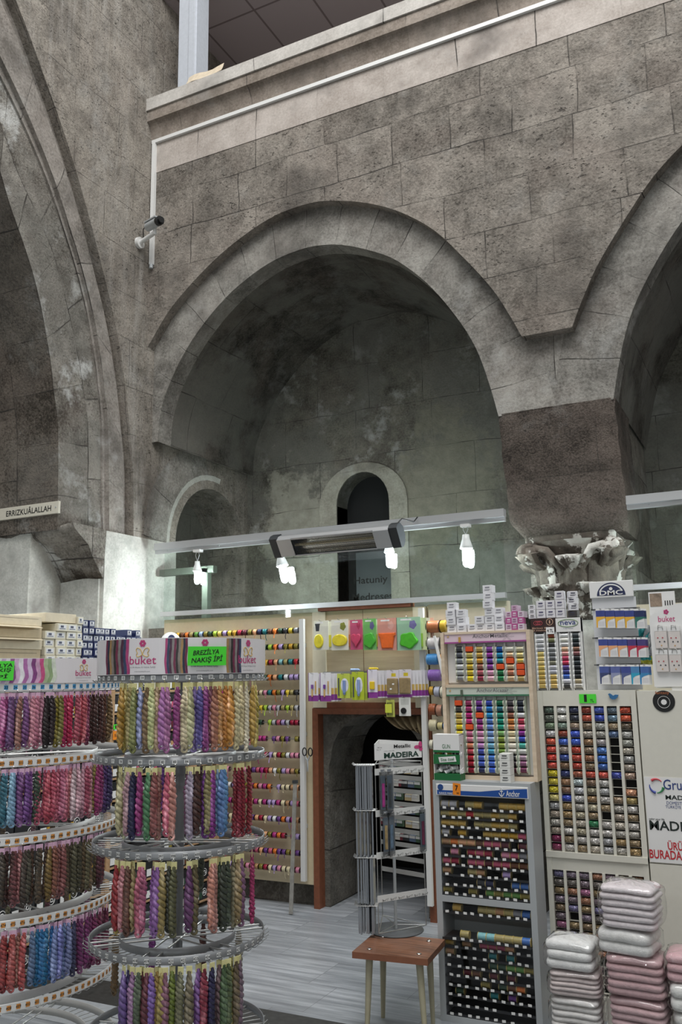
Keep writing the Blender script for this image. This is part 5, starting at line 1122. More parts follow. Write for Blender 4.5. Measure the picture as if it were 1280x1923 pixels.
tag(MB().prism([(pc.x+x, pc.z+z) for x, z in B_], 'y', GY-0.006, GY-0.0002).build('bird_ornament', flat('blue_felt', '#2f6a9a', 0.7, grain=0.15), origin=(pc.x, GY, pc.z)), 'small blue bird ornament stuck on the glitter cabinet', 'ornament')
# --- white panel at right with shop lettering
PX0, PX1 = -0.728, -0.15
t = thing('white_display_cabinet', ((PX0+PX1)/2, GY+0.06, 0), 'plain white cabinet side with printed lettering at the right edge', 'cabinet')
zs = at(1225, 1620, 'y', GY).z
MB().box((PX0, GY, zs), (PX1, GY+0.12, 1.648)).build('upper_panel', M['offwhite'], t)
MB().box((PX0, GY, 0), (PX1, GY+0.12, zs-0.004)).build('lower_panel', M['offwhite'], t)
ps = MB().box((PX0+0.004, GY-0.002, zs+0.004), (PX1-0.01, GY-0.0004, at(1250, 1460, 'y', GY).z)).build('poster', M['paper'], t)
def lett(s, px, py, hpx, wpx, m, bold=0.0, name='lettering'):
    a = at(px, py, 'y', GY-0.003); k = (a-CAM).dot(FW)/F_PX
    b = at(px+wpx, py, 'y', GY-0.003); w = b.x-a.x
    MB().ftext(s, (a.x+w/2, GY-0.0032, a.z+0.0), X_, Z_, w, hpx*k, bold=bold).build(name, m, ps)
navy = flat('print_navy', '#2c3f7c', 0.6); redp = flat('print_red', '#c02a34', 0.6); grn = flat('print_black_green', '#1f2a26', 0.6)
lett('Grup', 1245, 1476, 24, 46, navy, 0.006); lett('MADEIRA', 1249, 1497, 8, 66, grn, 0.02); lett('DOMESTIC \u00dcR\u00dcNLER', 1251, 1507, 7, 70, navy); lett('T\u00dcRK\u0130YE D\u0130STR\u0130B\u00dcT\u00d6R\u00dc', 1249, 1514, 7, 84, navy)
lett('color your life', 1218, 1538, 5, 29, grn, 0.01); lett('MADEIRA', 1219, 1549, 17, 112, grn, 0.018); lett('\u00dcR\u00dcNLER\u0130', 1253, 1586, 19, 70, redp, 0.02); lett('BURADA SATILIR', 1219, 1603, 16, 118, redp, 0.02)
for (a0, a1, cc) in ((40, 130, '#c23a44'), (170, 260, '#3f4c9a'), (270, 350, '#3f8a5a')):
    o = at(1232, 1476, 'y', GY-0.004)
    MB().tube([(o.x+0.034*math.cos(math.radians(a0+(a1-a0)*i/8)), GY-0.003, o.z+0.034*math.sin(math.radians(a0+(a1-a0)*i/8))) for i in range(9)], 0.004, 6, radii=[0.002+0.0007*i for i in range(9)]).build('logo_arc', flat('logo_'+cc.strip('#'), cc, 0.5), ps)
pc = at(1246, 1317, 'y', GY)
tk = thing('round_sticker', (pc.x, GY, pc.z), 'round black disc sticker at the top of the white cabinet side', 'sticker')
MB().cyl((pc.x, GY-0.003, pc.z), (pc.x, GY-0.0003, pc.z), 0.055, 36).build('disc', M['dark'], tk)
MB().cyl((pc.x, GY-0.004, pc.z-0.004), (pc.x, GY-0.003, pc.z-0.004), 0.014, 20).build('centre', M['paper'], tk)
MB().tube([(pc.x+0.030*math.cos(a*0.28), GY-0.0035, pc.z-0.004+0.030*math.sin(a*0.28)) for a in range(23)], 0.0012, 4, closed=True).build('ring', M['paper'], tk)
MB().ftext('fantasy', (pc.x-0.005, GY-0.0042, pc.z+0.042), X_, Z_, 0.07, 0.020, bold=0.01).build('lettering', flat('print_brown', '#a5623c', 0.5), tk)
# --- thread towers on top of the glitter cabinet
NY = 4.93
sp4 = Copies(spool_mesh(0.0155, 0.048).build('thread_spool', [M['tintmetal'], M['white']]))
def tower(px0, px1, ytop, yhead, ybot, cols, body, label, headcol, txt, grid, side):
    z0 = 1.654; z1 = at((px0+px1)/2, ytop, 'y', NY).z; zh = at((px0+px1)/2, yhead, 'y', NY).z
    x0, x1 = at(px0, 1240, 'y', NY).x, at(px1, 1240, 'y', NY).x
    d = thing('spool_tower', ((x0+x1)/2, NY+0.03, z0), label, 'display')
    MB().box((x0, NY+0.035, z0), (x1, NY+0.06, z1)).box((x0, NY+0.005, z0), (x0+0.005, NY+0.05, z1)).box((x1-0.005, NY+0.005, z0), (x1, NY+0.05, z1)).build('case', body, d)
    h = MB().box((x0, NY, zh), (x1, NY+0.035, z1)).build('header', flat('tower_header_'+headcol.strip('#'), headcol, 0.45), d)
    cxx = (x0+x1)/2; hw = x1-x0; hh_ = z1-zh
    if txt == 'neva':
        MB().ftext('neva', (cxx, NY-0.001, zh+hh_*0.62), X_, Z_, hw*0.62, hh_*0.26, bold=0.01).build('lettering', navy, h)
        MB().tube([(cxx+hw*0.40*math.cos(a*math.pi/16), NY-0.0012, zh+hh_*0.62+hh_*0.27*math.sin(a*math.pi/16)) for a in range(32)], 0.0018, 4, closed=True).build('oval', flat('neva_green', '#6a8f5a', 0.5), h)
        MB().ftext('%100 Polyester', (cxx, NY-0.001, zh+hh_*0.22), X_, Z_, hw*0.4, hh_*0.08).build('small_lettering', navy, h)
    else:
        m = flat('print_tan', '#c9a58a', 0.5)
        MB().ftext('Birinci Kalite', (cxx, NY-0.001, zh+hh_*0.30), X_, Z_, hw*0.9, hh_*0.12, bold=0.01).ftext('El Nak\u0131\u015f Simi', (cxx, NY-0.001, zh+hh_*0.12), X_, Z_, hw*0.9, hh_*0.12, bold=0.01).build('lettering', m, h)
        for q in range(3): MB().tube([(x0+hw*0.3+0.012*math.cos(a*0.4)+0.012*(q-1), NY-0.001, zh+hh_*0.66+0.011*math.sin(a*0.4)) for a in range(16)], 0.0014, 4, closed=True).build('rose_print', flat('print_rose', '#c4545c', 0.5), h)
        MB().tube([(x0+hw*0.78+0.018*math.cos(a*0.4), NY-0.001, zh+hh_*0.72+0.018*math.sin(a*0.4)) for a in range(16)], 0.002, 4, closed=True).ftext('1', (x0+hw*0.78, NY-0.001, zh+hh_*0.72), X_, Z_, 0.007, 0.018, bold=0.02).build('medal', m, h)
        pcd = MB().box((x1-0.052, NY-0.004, zh-0.012), (x1-0.006, NY-0.002, zh+0.026)).build('price_card', M['paper'], h); 
        MB().ftext('4 TL', (x1-0.029, NY-0.0048, zh+0.007), X_, Z_, 0.034, 0.018, bold=0.02).build('price_lettering', M['ink'], h)
    n = 12; dzr = (zh-0.008-z0-0.012)/n
    for k, cx_ in enumerate(cols):
        xx = x0+hw*cx_
        for s_ in (-1, 1): MB().box((xx+s_*0.027-0.002, NY+0.004, z0), (xx+s_*0.027+0.002, NY+0.036, zh)).build('channel', M['white'], d)
        for r in range(n):
            cc = grid[k][r]
            sp4.put((xx, NY+0.016, zh-0.008-dzr*(r+0.5)), srgb(cc), '%s spool, %s column, row %s of the %s spool tower' % (cname(cc), ['left', 'right'][k], ORD[r], side), 'spool', 'spools in the two towers')
gr = ['#b9bbbd', '#c4c6c8', '#a8aaac', '#a5a7aa', '#c2b06a', '#c4b070', '#c9b577', '#c0a95a', '#c3a95c', '#bb9f52', '#c2a765', '#bfa660']
tower(1000, 1046, 1161, 1187, 1296, (0.33, 0.80), M['greysteel'], 'spool tower with a dark maroon header on the glitter cabinet', '#33201d', 'birinci', [gr, ['#8a4a34', '#7a7f5a', '#3a3a3c', '#8f9294', '#6f7274', '#686b6e', '#7a7a6a', '#b4b6c0', '#a8aab4', '#c0a765', '#c0a560', '#c2a768']], 'maroon headed')
tower(1047, 1094, 1160, 1186, 1296, (0.30, 0.76), M['paper'], 'spool tower with a white oval headed card on the glitter cabinet', '#e2e1df', 'neva', [['#d9d9d9', '#d0cfc4', '#b9b9bb', '#c9a384', '#c08a86', '#a8405c', '#b03350', '#5a4a86', '#3a3f7a', '#3f62b0', '#c9c9d2', '#3a3a3a'], ['#4a4f52', '#2c3636', '#2a2f33', '#7a5a4a', '#7a5052', '#26282a', '#2c3338', '#2a2c30', '#2a2c2e', '#2a2a2c', '#a89a7c', '#a5a29a']], 'white headed')
zt2 = at(1045, 1160, 'y', NY).z
for i, (px, n) in enumerate([(1015, 2), (1033, 2), (1051, 3)]):
    x = at(px, 1150, 'y', NY).x
    for j in range(n): small_box(x, NY+0.004, zt2+0.001+j*0.050, 0.050, 0.048, 0.05, 'white needle box, %s from the bottom, %s front stack on the towers' % (ORD[j], ['left', 'middle', 'right'][i]), 'white boxes on the spool towers', '#d9d7da', tone='#55536e')
for j in range(3): small_box(at(998, 1150, 'y', NY).x, NY+0.004, zt2+0.001+j*0.026, 0.04, 0.025, 0.06, 'flat white box, %s from the bottom, left of the stacks on the towers' % ORD[j], 'flat white boxes on the maroon headed tower', '#dcdbde', tone='#3a3a3c', rz=0.2)
for j in range(4): small_box(at(1075, 1150, 'y', NY).x+(0.006 if j % 2 else -0.004), NY+0.006, zt2+0.001+j*0.036, 0.052, 0.035, 0.05, 'white box lying askew, %s from the bottom, right on the towers' % ORD[j], 'white boxes on the white headed tower', '#dcdbde' if j != 0 else '#3f3b3a', tone='#3a3a4c', rz=0.35*(1 if j % 2 else -0.2))
# --- needle rack
QY = 4.97
cL, cR = at(1108, 1120, 'y', QY).x, at(1188, 1120, 'y', QY).x; q1, qh, qb = at(1148, 1091, 'y', QY).z, at(1148, 1122, 'y', QY).z, 1.654
t = thing('needle_rack', ((cL+cR)/2, QY+0.02, qb), 'white wire backed needle rack with a navy half-round logo on top', 'rack')
bw_ = MB().box((cL+0.005, QY+0.01, qb), (cR+0.012, QY+0.016, qh)).build('back_plate', flat('frosted_plate', '#d9dadd', 0.35), t)
hd = MB().box((cL-0.002, QY-0.004, qh), (cR+0.004, QY+0.010, q1), 0, 0.003).build('header', M['paper'], t)
hc = (cL+cR)/2; rr = (q1-qh)*0.78; zb_ = qh+(q1-qh)*0.12
P = [(hc+rr*1.08*math.cos(math.pi*i/24), zb_+rr*math.sin(math.pi*i/24)) for i in range(25)]
dnv = flat('emblem_dark_navy', '#232a52', 0.4)
MB().add([(x, QY-0.0052, z) for x, z in P], [tuple(range(25))]).build('half_round_emblem', dnv, hd)
mb = MB(); ri = lambda f: [(hc+rr*1.08*f*math.cos(math.pi*i/24), QY-0.0058, zb_+rr*f*math.sin(math.pi*i/24)) for i in range(25)]
A, B2_ = ri(0.90), ri(0.80); mb.add(A+B2_, [(i, i+1, 26+i, 25+i) for i in range(3, 21)])
mb.ftext('DMC', (hc, QY-0.0064, zb_+rr*0.22), X_, Z_, rr*1.75, rr*0.36, bold=0.02)
mb.cyl((hc, QY-0.0064, zb_+rr*0.52), (hc, QY-0.0058, zb_+rr*0.52), rr*0.13, 12)
mb.build('emblem_lettering', M['paper'], hd)
def needle_pack(x, y, z, c1, c2, label):
    t = thing('needle_pack', (x, y, z), label, 'needle pack', 'needle packs on the rack', 0)
    w, h = 0.048, 0.105
    MB().box((-w/2, -0.001, -h), (w/2, 0.0, 0)).build('card', M['paper'], t, (0, 0, 0))
    MB().box((-w/2, -0.0016, -h*0.42), (w/2, -0.001, -h*0.10)).build('printed_band', flat('needle_'+c1.strip('#'), c1, 0.45), t, (0, 0, 0))
    MB().add([(-w/2, -0.0017, -h*0.98), (-w/2, -0.0017, -h*0.42), (w/2, -0.0017, -h*0.42), (w/2, -0.0017, -h*0.50), (-w*0.05, -0.0017, -h*0.58), (-w*0.30, -0.0017, -h*0.66), (-w*0.36, -0.0017, -h*0.98)], [tuple(range(7))]).build('printed_foot', flat('needle_'+c2.strip('#'), c2, 0.45), t, (0, 0, 0))
    MB().box((-w*0.24, -0.005, -h*0.92), (w*0.42, -0.0012, -h*0.66), 0, 0.0015).build('blister', M['clear'], t, (0, 0, 0))
    MB().tube([(0, 0.025, -h*0.03), (0, -0.012, -h*0.03), (0, -0.016, h*0.02)], 0.0018, 5).build('hook', M['wire'], t, (0, 0, 0))
rowsN = [([1126, 1144, 1162, 1180, 1199], 1143, [('#39458a', '#e8b23a')]*4+[('#232d5c', '#2f6f62')]), ([1131, 1149, 1167, 1186, 1202], 1197, [('#3d4a92', '#e8a878')]*3+[('#4a3a7c', '#c23348'), ('#4a3f7a', '#b8324e')]), ([1133, 1154, 1174, 1192, 1208], 1248, [('#4a5a9c', '#3a4470'), ('#5f6aa4', '#8f95b5'), ('#3f4c92', '#55608f'), ('#4f86b8', '#2f9fc0'), ('#4568a8', '#3a86b8')])]
for r, (xs, py, cols2) in enumerate(rowsN):
    zz_ = at(1160, py, 'y', QY).z
    MB().box((cL-0.005, QY-0.0, zz_-0.004), (cR+0.03, QY+0.010, zz_+0.004)).build('hook_bar', M['acrylic'], t)
    for k, px in enumerate(xs):
        p = at(px, py, 'y', QY-0.03); needle_pack(p.x, QY-0.03, p.z, *cols2[k], '%s and %s needle pack, %s in the %s row of the rack' % (cname(cols2[k][0]), cname(cols2[k][1]), ORD[k], ORD[r]))
        for j in range(2):
            needle_pack(p.x+0.005*(j+1), QY-0.03+0.010*(j+1), p.z-0.001, *cols2[k], 'needle pack hung %s behind the %s pack of the %s row' % (['just', 'second'][j], ORD[k], ORD[r]))
# --- notion board with arched top
BY = 4.93
bl, br_ = at(1140, 1290, 'y', BY), at(1310, 1290, 'y', BY); zt3, zs3, zb3 = at(1215, 1139, 'y', BY).z, at(1140, 1160, 'y', BY).z, 1.668
t = thing('notion_board', ((bl.x+br_.x)/2, BY+0.02, 1.65), 'white arched hanging board with pink lettering at the right edge', 'display')
xL, xR = at(1220, 1160, 'y', BY).x, at(1352, 1160, 'y', BY).x
xL2 = at(1232, 1281, 'y', BY).x
P = [(xL2-0.012, zb3), (xL-0.004, zs3-0.02)]+[(xL+(xR-xL)*i/12, zs3+(zt3+0.01-zs3)*math.sin(math.pi*i/12)) for i in range(13)]+[(xR, zb3)]
bd = MB().prism(P, 'y', BY, BY+0.012).build('board', M['paper'], t)
MB().box((xL+0.08, BY+0.004, 1.648), (xL+0.20, BY+0.05, zb3)).build('foot', M['white'], t)
a = at(1251, 1162, 'y', BY)
pk = flat('logo_magenta', '#c0417a', 0.5)
MB().ftext('buket', (a.x, BY-0.001, a.z), X_, Z_, 0.085, 0.030, bold=0.004).build('lettering', pk, t)
mb = MB()
for q in range(5): mb.cyl((a.x+0.008*math.cos(q*1.257), BY-0.0012, a.z+0.036+0.008*math.sin(q*1.257)), (a.x+0.008*math.cos(q*1.257), BY, a.z+0.036+0.008*math.sin(q*1.257)), 0.006, 10)
mb.build('flower_logo', pk, t)
MB().ftext('Diki\u015f', (a.x+0.125, BY-0.001, a.z+0.018), X_, Z_, 0.06, 0.018).build('side_lettering', flat('print_grey', '#77757a', 0.5), t)
for i, px in enumerate((1239, 1264, 1292)):
    for j, py in enumerate((1178, 1222)):
        p = at(px+(2 if j else 0), py, 'y', BY-0.014)
        tt = thing('notion_pack', (p.x, BY-0.014, p.z), '%s hook pack of dotted notions, %s row of the arched board' % (['left', 'second', 'third'][i], ['upper', 'lower'][j]), 'pack', 'notion packs on the arched board')
        MB().box((p.x-0.030, BY-0.016, p.z-0.11), (p.x+0.030, BY-0.004, p.z-0.02), 0, 0.002).build('bag', flat('printed_bag', '#d8d0cb', 0.35, grain=0.05), tt)
        MB().box((p.x-0.030, BY-0.0165, p.z-0.02), (p.x+0.030, BY-0.006, p.z+0.004)).build('header', M['paper'], tt)
        for q in range(5): MB().cyl((p.x-0.016+0.008*q, BY-0.0172, p.z-0.055-0.02*((q*7) % 3)), (p.x-0.016+0.008*q, BY-0.016, p.z-0.055-0.02*((q*7) % 3)), 0.004, 8).build('printed_dot', flat('dot_%d' % (q % 3), ['#b5545c', '#4a4a50', '#c9a06a'][q % 3], 0.5), tt)
        MB().tube([(p.x-0.012, BY-0.018, p.z-0.012), (p.x-0.010, BY-0.02, p.z+0.010), (p.x+0.010, BY-0.02, p.z+0.010), (p.x+0.012, BY-0.018, p.z-0.012)], 0.002, 5).build('hook', M['wire'], tt)
# picture leaflet standing behind the board
a, b = at(1219, 1140, 'y', 5.0), at(1266, 1110, 'y', 5.0)
t = thing('leaflet', (a.x, 5.0, 1.66), 'white leaflet with a printed picture sticking up behind the arched board', 'leaflet')
MB().box((a.x, 4.99, 1.66), (b.x, 4.993, b.z)).build('sheet', M['paper'], t)
zz_ = b.z-a.z
MB().box((a.x+0.006, 4.989, a.z), (a.x+(b.x-a.x)*0.5, 4.99, b.z-0.008)).build('picture', flat('print_mottled', '#8f7d6c', 0.5, grain=0.5), t)
for q in range(4): MB().box((a.x+(b.x-a.x)*(0.60+0.09*q), 4.989, a.z+0.004), (a.x+(b.x-a.x)*(0.64+0.09*q), 4.99, a.z+0.03)).build('printed_mark', M['ink'], t)
# yarn behind the needle rack
for (px, py, wpx, hpx, cc, lab) in [(1206, 1208, 20, 60, '#1f8a8f', 'teal hank of yarn hanging behind the needle rack'), (1217, 1205, 10, 52, '#8f9196', 'grey hank of yarn beside the teal hank behind the needle rack')]:
    p = at(px, py, 'y', 5.06); k = 5.3/1640; mb = MB()
    for q in range(7):
        xo = (q-3)/3*wpx*k*0.42
        mb.tube([(p.x+xo*0.5, 5.06+0.012*(q % 2), p.z+hpx*k/2)]+[(p.x+xo+0.004*math.sin(i*2+q), 5.06+0.014*math.cos(i*1.7+q), p.z+hpx*k*(0.4-0.85*i/7)) for i in range(8)], 0.010, 6)
    mb.tube([(p.x, 5.06, p.z+hpx*k*0.45), (p.x, 5.05, p.z+hpx*k*0.55), (cR+0.02, 4.982, p.z+hpx*k*0.56)], 0.004, 5)
    o = mb.build('yarn_hank', M['skein'], origin=p); o.color = srgb(cc); tag(o, lab, 'yarn')
for (px, py, wpx, hpx, cc, lab, nm2) in [(1205, 1197+6, 24, 30, '#aaa2c9', 'fluffy lilac ribbon roll behind the needle rack', 0), (1221, 1197+2, 8, 26, '#a59a4a', 'olive ribbon roll next to the lilac roll', 0), (1210, 1233, 30, 26, '#9a9a1e', 'fuzzy yellow green yarn roll behind the needle rack', 0)]:
    p = at(px, py, 'y', 5.5); k = 6.1/1640; w, r = wpx*k, hpx*k/2; mb = MB()
    mb.lathe([(0.01, -w/2), (r*0.9, -w/2)]+[(r*(1+0.05*math.sin(i*2.4)), -w/2+w*i/9) for i in range(1, 9)]+[(r*0.9, w/2), (0.01, w/2)], tuple(p), 20, axis='x'); mb.cyl(tuple(p), (p.x, 6.29, p.z), 0.005, 6)
    o = mb.build('yarn_roll', M['skein'], origin=p); o.color = srgb(cc); tag(o, lab, 'yarn')
# ------------------------------------------------------------------ revolving floss racks
def skein_mesh(seed, L=0.185, r=0.0085, turns=5.5, n=7):
    rr = random.Random(seed); mb = MB(); sw = rr.uniform(-0.006, 0.006); S = 26
    for ph in (0, math.pi):
        P, Rr = [], []
        for i in range(S+1):
            t_ = i/S; a = ph+turns*2*math.pi*t_; spread = (0.35+0.65*min(1, t_*4))*(1 if t_ < 0.93 else 1-0.35*(t_-0.93)/0.07)
            w = 0.0068*spread*(1+0.25*math.sin(t_*7+seed))
            P.append((w*math.cos(a)+sw*math.sin(t_*3), w*math.sin(a)*0.75, -0.012-L*t_)); Rr.append(r*(0.55+0.5*min(1, t_*3))*(1 if t_ < 0.95 else 0.75))
        mb.tube(P, r, n, radii=Rr)
    b = -0.012-L; mb.tube([(0.008*math.cos(a)+sw*math.sin(3), 0.003*math.sin(a*2), b-0.004+0.008*math.sin(a)) for a in [2*math.pi*i/10 for i in range(10)]], 0.0045, 6, closed=True)
    return mb
def make_skein(seed, tagcol, tw=0.018, th=0.022, **kw):
    t = thing('floss_skein', (0, 0, -50-seed), 'skein', 'floss skein')
    o = skein_mesh(seed, **kw).build('floss', M['skein'], t, (0, 0, 0)); o['tint'] = 1
    tg = MB(); tg.box((-tw/2, -0.0012, -0.020), (tw/2, 0.0012, -0.020+th)); tg.tube([(-0.003, 0, -0.018), (-0.004, 0, -0.026), (0.004, 0, -0.026), (0.003, 0, -0.018)], 0.0012, 4)
    tg.build('hang_tag', tagcol, t, (0, 0, 0)); return t
pinktag = flat('pink_tag', '#dcb3cc', 0.4); yeltag = flat('pale_yellow_tag', '#ddd59a', 0.4)
SKA = [make_skein(i, pinktag, L=0.175+0.01*(i % 2)) for i in range(4)]
SKB = [make_skein(10+i, yeltag, L=0.178+0.012*(i % 2), turns=4.5+0.7*i) for i in range(4)]
SKB += [make_skein(20, yeltag, L=0.20, r=0.006, turns=8)]
skused = set()
def place_skein(protos_, k, loc, rz, col, label, group):
    p = protos_[k]
    if p.name not in skused:
        skused.add(p.name); p.location = loc; p.rotation_euler = (0, 0, rz); p['label'] = label; p['group'] = group
        for c in p.children:
            if c.get('tint'): c.color = col
        return p
    o = dup(p, loc, rz, label, col); o['group'] = group; o.color = (1, 1, 1, 1); return o
DIG = {}
def digits(mb, s, fn, h, mi=0):
    w = h*0.62; x0 = -w*len(s)/2
    for k, ch in enumerate(s):
        vs_, fs = glyphs(ch, 0.02); ww = w*0.8*(0.45 if ch == '1' else 1)
        mb.add([fn(x0+w*(k+0.5)+u*ww, v*h) for u, v in vs_], fs, mi)
class Rack:
    def __init__(s, name, label, cx, cy, R, zs, bandh, mat, inner, nh, hooklen):
        s.c = Vector((cx, cy, 0)); s.R = R; s.zs = zs; s.nh = nh
        t = s.t = thing(name, (cx, cy, 0), label, 'rack')
        MB().cyl((cx, cy, 0.02), (cx, cy, zs[0]+0.10), 0.0165 if R < 0.4 else 0.022, 18).build('pole', mat, t)
        MB().lathe([(0.001, 0.0), (R*0.7, 0.0), (R*0.7, 0.012), (0.06, 0.03), (0.001, 0.035)], (cx, cy, 0), 36).build('base', mat, t)
        s.rings = []
        for i, z in enumerate(zs):
            mb = MB(); n = 72
            mb.lathe([(R, -bandh/2), (R, bandh/2), (R-0.0025, bandh/2), (R-0.0025, -bandh/2), (R, -bandh/2)], (cx, cy, z), n)
            rg = mb.build('ring', mat, t)
            Ri = R*inner
            MB().lathe([(Ri, -bandh/2), (Ri, bandh/2), (Ri-0.0025, bandh/2), (Ri-0.0025, -bandh/2), (Ri, -bandh/2)], (cx, cy, z-0.004), 56).build('inner_ring', mat, rg)
            for k in range(3):
                a = math.pi*k/3+0.5*i+0.35; d = Vector((math.cos(a), math.sin(a), 0)); e = Vector((-d.y, d.x, 0))
                m2 = MB()
                for q in (-0.022, 0.022): m2.cyl(s.c+Z_*(z-bandh*0.2)-d*(R-0.004)+e*q, s.c+Z_*(z-bandh*0.2)+d*(R-0.004)+e*q, 0.0035, 6)
                m2.build('spoke', M['wire'], rg)['kind'] = 'stuff'
            mh = MB()
            for k in range(nh):
                a = 2*math.pi*(k+0.5)/nh; d = Vector((math.cos(a), math.sin(a), 0)); o = s.c+Z_*(z-bandh*0.62)
                mh.tube([o+d*(Ri-0.003), o+d*(R+hooklen-0.012), o+d*(R+hooklen)+Z_*0.009], 0.0017, 4)
            mh.build('hooks', M['wire'], rg)['kind'] = 'stuff'
            s.rings.append(rg)
    def cyl_fn(s, z, r, a0):
        return lambda u, v: s.c+Vector(((r)*math.cos(a0+u/r), (r)*math.sin(a0+u/r), z+v))
    def numbers(s, i, bandh, start, a0, a1, n, ground, ink, strip=None):
        z = s.zs[i]; r = s.R+0.0006; mb = MB(); mt = MB()
        for k in range(n):
            a = a0+(a1-a0)*k/(n-1); w = 0.015; h = bandh*0.55; f = s.cyl_fn(z, r+0.0004, a)
            mb.add([f(-w/2, -h/2), f(w/2, -h/2), f(w/2, h/2), f(-w/2, h/2)], [(0, 1, 2, 3)], 0)
            digits(mt, str(start+k), s.cyl_fn(z, r+0.0009, a), h*0.62)
        if strip:
            ms = MB(); m = 60; ms.lathe([(r, -bandh*0.42), (r, bandh*0.42)], (s.c.x, s.c.y, z), m); ms.build('number_strip', strip, s.rings[i])
        mb.build('number_labels', ground, s.rings[i])['kind'] = 'stuff'; mt.build('numbers', ink, s.rings[i])['kind'] = 'stuff'
    def angle_of(s, px, r, z):
        """front-side angle whose point projects to image column px"""
        best = None
        for k in range(360):
            a = 2*math.pi*k/360; p = s.c+Vector((r*math.cos(a), r*math.sin(a), z))-CAM
            d = p.dot(FW); x = CX+F_PX*p.dot(RT)/d
            toward = (s.c-CAM); toward.z = 0; toward.normalize()
            if Vector((math.cos(a), math.sin(a), 0)).dot(toward) > 0.12: continue
            e = abs(x-px)
            if best is None or e < best[0]: best = (e, a)
        return best[1]
toC = lambda c: math.atan2(CAM.y-c.y, CAM.x-c.x)
# rack B: grey, in front
cb = at(338, 1500, 'y', 2.55); bx_, by_ = cb.x, cb.y
depthB = (cb-CAM).dot(FW); RB = 160/F_PX*depthB*0.985
ZB = [at(338, y, 'y', by_).z for y in (1272, 1416, 1576, 1754, 1932)]; ZB.append(ZB[-1]-0.30)
BH = 0.024
B = Rack('floss_rack', 'grey round revolving rack of floss skeins under a printed header, in front', bx_, by_, RB, ZB, BH, M['rack'], 0.66, 48, 0.016)
fb = toC(B.c)
for i, st in enumerate((7, 73, 388, 411)): B.numbers(i, BH, st, fb-1.35, fb+1.35, 22, M['paper'], M['ink'])
# rack A: white, larger, left
ca = at(-12, 1500, 'y', 2.82); ax_, ay_ = ca.x, ca.y
depthA = (ca-CAM).dot(FW); RA = 236/F_PX*depthA*0.985
cA = Vector((ax_, ay_, 0)); fa = toC(cA); pf = cA+Vector((math.cos(fa), math.sin(fa), 0))*RA
ZA = [at(40, y, 'y', pf.y).z for y in (1291, 1437, 1589, 1752, 1918)]; ZA.append(ZA[-1]-0.3)
BHA = 0.031
A_ = Rack('floss_rack', 'large white round revolving rack of floss skeins at left edge', ax_, ay_, RA, ZA, BHA, flat('white_rack_paint', '#c4c4c2', 0.4, 0.1), 0.80, 76, 0.018)
bluel = flat('blue_label', '#4a9fd6', 0.5); orl = flat('orange_label', '#e39a4a', 0.5)
for i, st in enumerate((12, 288, 418, 452, 385)):
    A_.numbers(i, BHA, st, fa-1.3, fa+1.45, 44, bluel if i == 0 else orl, M['ink'], M['paper'])
# headers (curved cards round the top rings)
def header(R_, z0, z1, a0, a1, logos, bands, name='header_card', lab=None):
    n = 40; r = R_.R+0.003; mb = MB(); V = []
    for i in range(n+1):
        a = a0+(a1-a0)*i/n
        for rr_, z in ((r, z0), (r, z1), (r-0.003, z1), (r-0.003, z0)): V.append(R_.c+Vector((rr_*math.cos(a), rr_*math.sin(a), z)))
    mb.add(V, [(i*4+k, i*4+(k+1) % 4, i*4+4+(k+1) % 4, i*4+4+k) for i in range(n) for k in range(4)], 0, False)
    h = mb.build(name, flat('header_white', '#e9e4e6', 0.35), R_.t)
    zc, hh = (z0+z1)/2, z1-z0
    mg, gd = flat('logo_magenta', '#b3246e', 0.5), flat('logo_gold', '#d9b45a', 0.5)
    for a in logos:
        f = R_.cyl_fn(zc, r+0.0008, a); s_ = hh/0.115
        MB().text('buket', 0.095*s_, 0.026*s_, lambda u, v: f(u, v-0.012*s_), bold=0.006).build('lettering', mg, h)
        MB().text('%100 Boyan El Naki\u015f \u0130pli\u011fi', 0.09*s_, 0.007*s_, lambda u, v: f(u, v-0.034*s_)).build('small_lettering', flat('print_grey', '#77757a', 0.5), h)
        MB().text('www.buketiplik.com', 0.055*s_, 0.005*s_, lambda u, v: f(u, v-0.048*s_)).build('web_lettering', flat('print_grey', '#77757a', 0.5), h)
        m2 = MB()
        for q in range(6): 
            c_ = f(0.007*s_*math.cos(q*1.05), 0.041*s_+0.007*s_*math.sin(q*1.05)); nrm = Vector((math.cos(a), math.sin(a), 0)); m2.cyl(c_-nrm*0.0004, c_+nrm*0.0004, 0.0048*s_, 10)
        m2.build('flower_logo', mg, h)
        for sg in (-1, 1):
            m3 = MB(); P = [(0.0, 0.006), (0.007, 0.022), (0.018, 0.027), (0.023, 0.020), (0.018, 0.011), (0.022, 0.005), (0.018, -0.001), (0.008, 0.001)]
            P2 = spline([(x, y) for x, y in P+[P[0]]], 34); m3.tube([f(sg*p.x*s_, p.y*s_) for p in P2], 0.0012*s_, 5); m3.build('wing_logo', gd, h)
    for (b0, b1, cols3) in bands:     # printed picture of hanging floss
        k = len(cols3)
        for q, cc in enumerate(cols3):
            m4 = MB(); V = []; nn_ = 16
            for j in range(nn_+1):
                tt = j/nn_; zz_ = z0+0.002+(hh-0.004)*tt
                ed = lambda uu: b0+(b1-b0)*(uu+0.05*math.sin(tt*5+b0*9)*(1-tt)+0.006*math.sin(tt*13+q*2))
                for uu in (q/k, (q+1.02)/k):
                    a = ed(uu); V.append(R_.c+Vector(((r+0.0005+0.00002*q)*math.cos(a), (r+0.0005+0.00002*q)*math.sin(a), zz_)))
            m4.add(V, [(2*j, 2*j+1, 2*j+3, 2*j+2) for j in range(nn_)]); m4.build('floss_print', flat('print_'+cc.strip('#'), cc, 0.4, grain=0.25), h)
    return h
